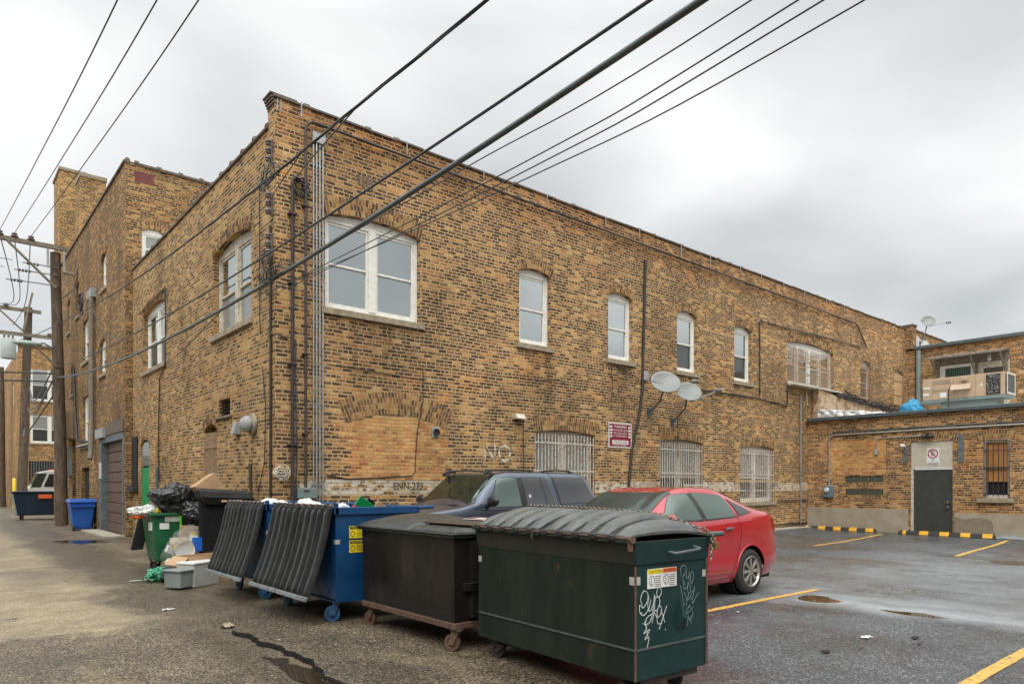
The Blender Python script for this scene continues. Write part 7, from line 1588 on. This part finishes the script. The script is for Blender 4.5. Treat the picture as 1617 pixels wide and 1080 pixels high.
cable('drop_cable', 'service drop sagging from the overhead cable to the dark brick wall loops', [(3.8, 20, 5.25), (4.05, 24, 6.2), (4.25, 27.6, 8.0)], .014)
cable('drop_cable', 'cable falling from the bundle to the knobs on the building corner', [(3.82, 8.9, 5.95), (4.2, 10.6, 6.2), (4.5, 11.8, 6.4)], .008)
cable('drop_cable', 'cable falling from the bundle to the upper knobs by the corner', [(3.82, 10.6, 6.0), (4.2, 11.2, 6.6), (4.5, 11.75, 7.1)], .007)
cable('drop_cable', 'curling cable from the bundle to the pipe head on the long wall', [(3.82, 7.4, 5.9), (4.3, 9.6, 6.3), (4.86, 11.6, 6.8)], .009)
cable('drop_cable', 'cable drooping from the thick cable to the alley window wall', [(3.78, 12, 4.45), (4.1, 16, 4.3), (4.5, 18.75, 4.55)], .008)
coil_t = MB(); rnd = random.Random(3)
for k in range(9):
    y0 = 9.6 + rnd.uniform(-.3, .3); r_ = rnd.uniform(.08, .22); coil_t.tube([(3.72 + .04 * math.sin(t), y0 + r_ * 1.6 * math.cos(t * .4), 4.47 + r_ * .5 * math.sin(t * .4)) for t in range(17)], .006, 5)
tag(coil_t.build('cable_coil', M['cable'], None, smooth=60), 'tangle of looped wire hanging on the thick cable in front of the tall alley window', 'cable')
coil_t = MB()
for k in range(6):
    y0 = 9.9 + rnd.uniform(-.4, .4); r_ = rnd.uniform(.1, .25); coil_t.tube([(3.8 + .04 * math.sin(t), y0 + r_ * 1.4 * math.cos(t * .4), 6.0 + r_ * .7 * math.sin(t * .4)) for t in range(17)], .007, 5)
tag(coil_t.build('cable_coil', M['cable'], None, smooth=60), 'small tangle of wire on the twisted bundle near the parapet', 'cable')

# ================================================================ LITTER
def litter(name, mat, c, s, label, cat='litter', seed=1):
    mb = MB(); x, y = c
    def f(u, v): return (x + (u - .5) * s[0] + .3 * s[0] * noise.noise(Vector((u * 3, v * 3, seed))), y + (v - .5) * s[1] + .3 * s[1] * noise.noise(Vector((v * 3, u * 3, seed + 4))), gz(x, y) + .012 + s[2] * abs(noise.noise(Vector((u * 4, v * 4, seed)))))
    return tag(mb.grid(9, 9, f).build(name, M[mat], None, solid=.002, smooth=60), label, cat)
for i, (px, py, s, mt_, lab) in enumerate(((266, 963, (.14, .05, .02), 'signwhite', 'white paper scrap lying in the alley'), (215, 918, (.18, .06, .01), 'silver', 'flat pale scrap in the alley left of the grey box'), (1368, 1008, (.10, .06, .02), 'signwhite', 'white paper scrap on the parking lot'),
        (1304, 1030, (.09, .06, .02), 'leather', 'dark crumpled wrapper on the parking lot'), (1360, 1025, (.05, .02, .02), 'sidepaint', 'small reddish stub on the parking lot'), (1445, 1009, (.09, .05, .02), 'leather', 'dark wrapper with a white tip on the parking lot'),
        (1452, 1017, (.09, .02, .015), 'dolly', 'brown stub on the parking lot'), (360, 988, (.12, .10, .05), 'stone', 'pale stone chunk at the start of the broken asphalt edge'), (1165, 967, (.03, .03, .01), 'signwhite', 'tiny white scrap near the yellow line'), (238, 905, (.05, .03, .01), 'signwhite', 'tiny white scrap below the green dumpster'))):
    litter('litter', mt_, LG(px, py), s, lab, seed=i)
rnd = random.Random(77); mb = MB()
for i in range(120):
    px, py = rnd.choice([(rnd.uniform(250, 350), rnd.uniform(890, 945)), (rnd.uniform(200, 320), rnd.uniform(885, 960)), (rnd.uniform(180, 340), rnd.uniform(905, 960)), (rnd.uniform(420, 560), rnd.uniform(1010, 1070)), (rnd.uniform(1140, 1600), rnd.uniform(880, 1040)), (rnd.uniform(560, 760), rnd.uniform(1000, 1060))])
    x, y = LG(px, py); a = rnd.uniform(0, 6); s = rnd.uniform(.008, .02); mb.cur = rnd.randint(0, 4)
    mb.add([(x + s * math.cos(a + q * 1.57) * (1 if q % 2 else .55), y + s * math.sin(a + q * 1.57) * (1 if q % 2 else .55), gz(x, y) + .012 + rnd.uniform(0, .008)) for q in range(4)], [(0, 1, 2, 3)])
tag(mb.build('fallen_leaves', [M['card'], M['woodlight'], M['signwhite'], M['leather'], M['dolly']], None), 'tiny leaves and scraps scattered over the asphalt', 'leaves', None, 'stuff')
o = boxthing('pen', 'red and black stick on the ground in front of the grey box', 'stick', (2.75, 10.95, .02), (.22, .015, .012), (0, 0, .3), 'sidepaint')
tag(MB().grid(14, 14, lambda u, v: (22.55 + u * .35, 5.2 + v * .9, .045 + .10 * math.sin(math.pi * v) ** .6 * math.sin(math.pi * u) ** .6 + .02 * noise.noise(Vector((u * 6, v * 6, 2))))).build('crushed_umbrella', M['lidedge'], None, solid=.004), 'flattened silver grey debris on the lot at the foot of the annex wall', 'debris')

# ================================================================ the other side of the alley and of the lot (outside the frame, seen in reflections)
M['tanstucco2'] = pm('plain_brown_stucco', (.16, .12, .08), (.12, .09, .06), .9, scale=1)
gr_ = thing('garage_row', 'low stucco garages across the alley behind the camera', 'building', (-3.4, 10, 0))
MB().box(-9, -3.4, -4, 70, -.1, 3.6).build('wall', M['tanstucco2'], gr_); MB().box(-9.1, -3.3, -4.1, 70.1, 3.6, 3.75).build('roof', M['gutter'], gr_)
ob = thing('brick_building', 'brick building across the parking lot behind the camera', 'building', (10, -14, 0))
MB().box(4.5, 45, -24, -14, -.1, 7.5).build('wall', M['brick3'], ob); MB().box(4.4, 45.1, -24.1, -13.9, 7.5, 7.65).build('roof', M['gutter'], ob)
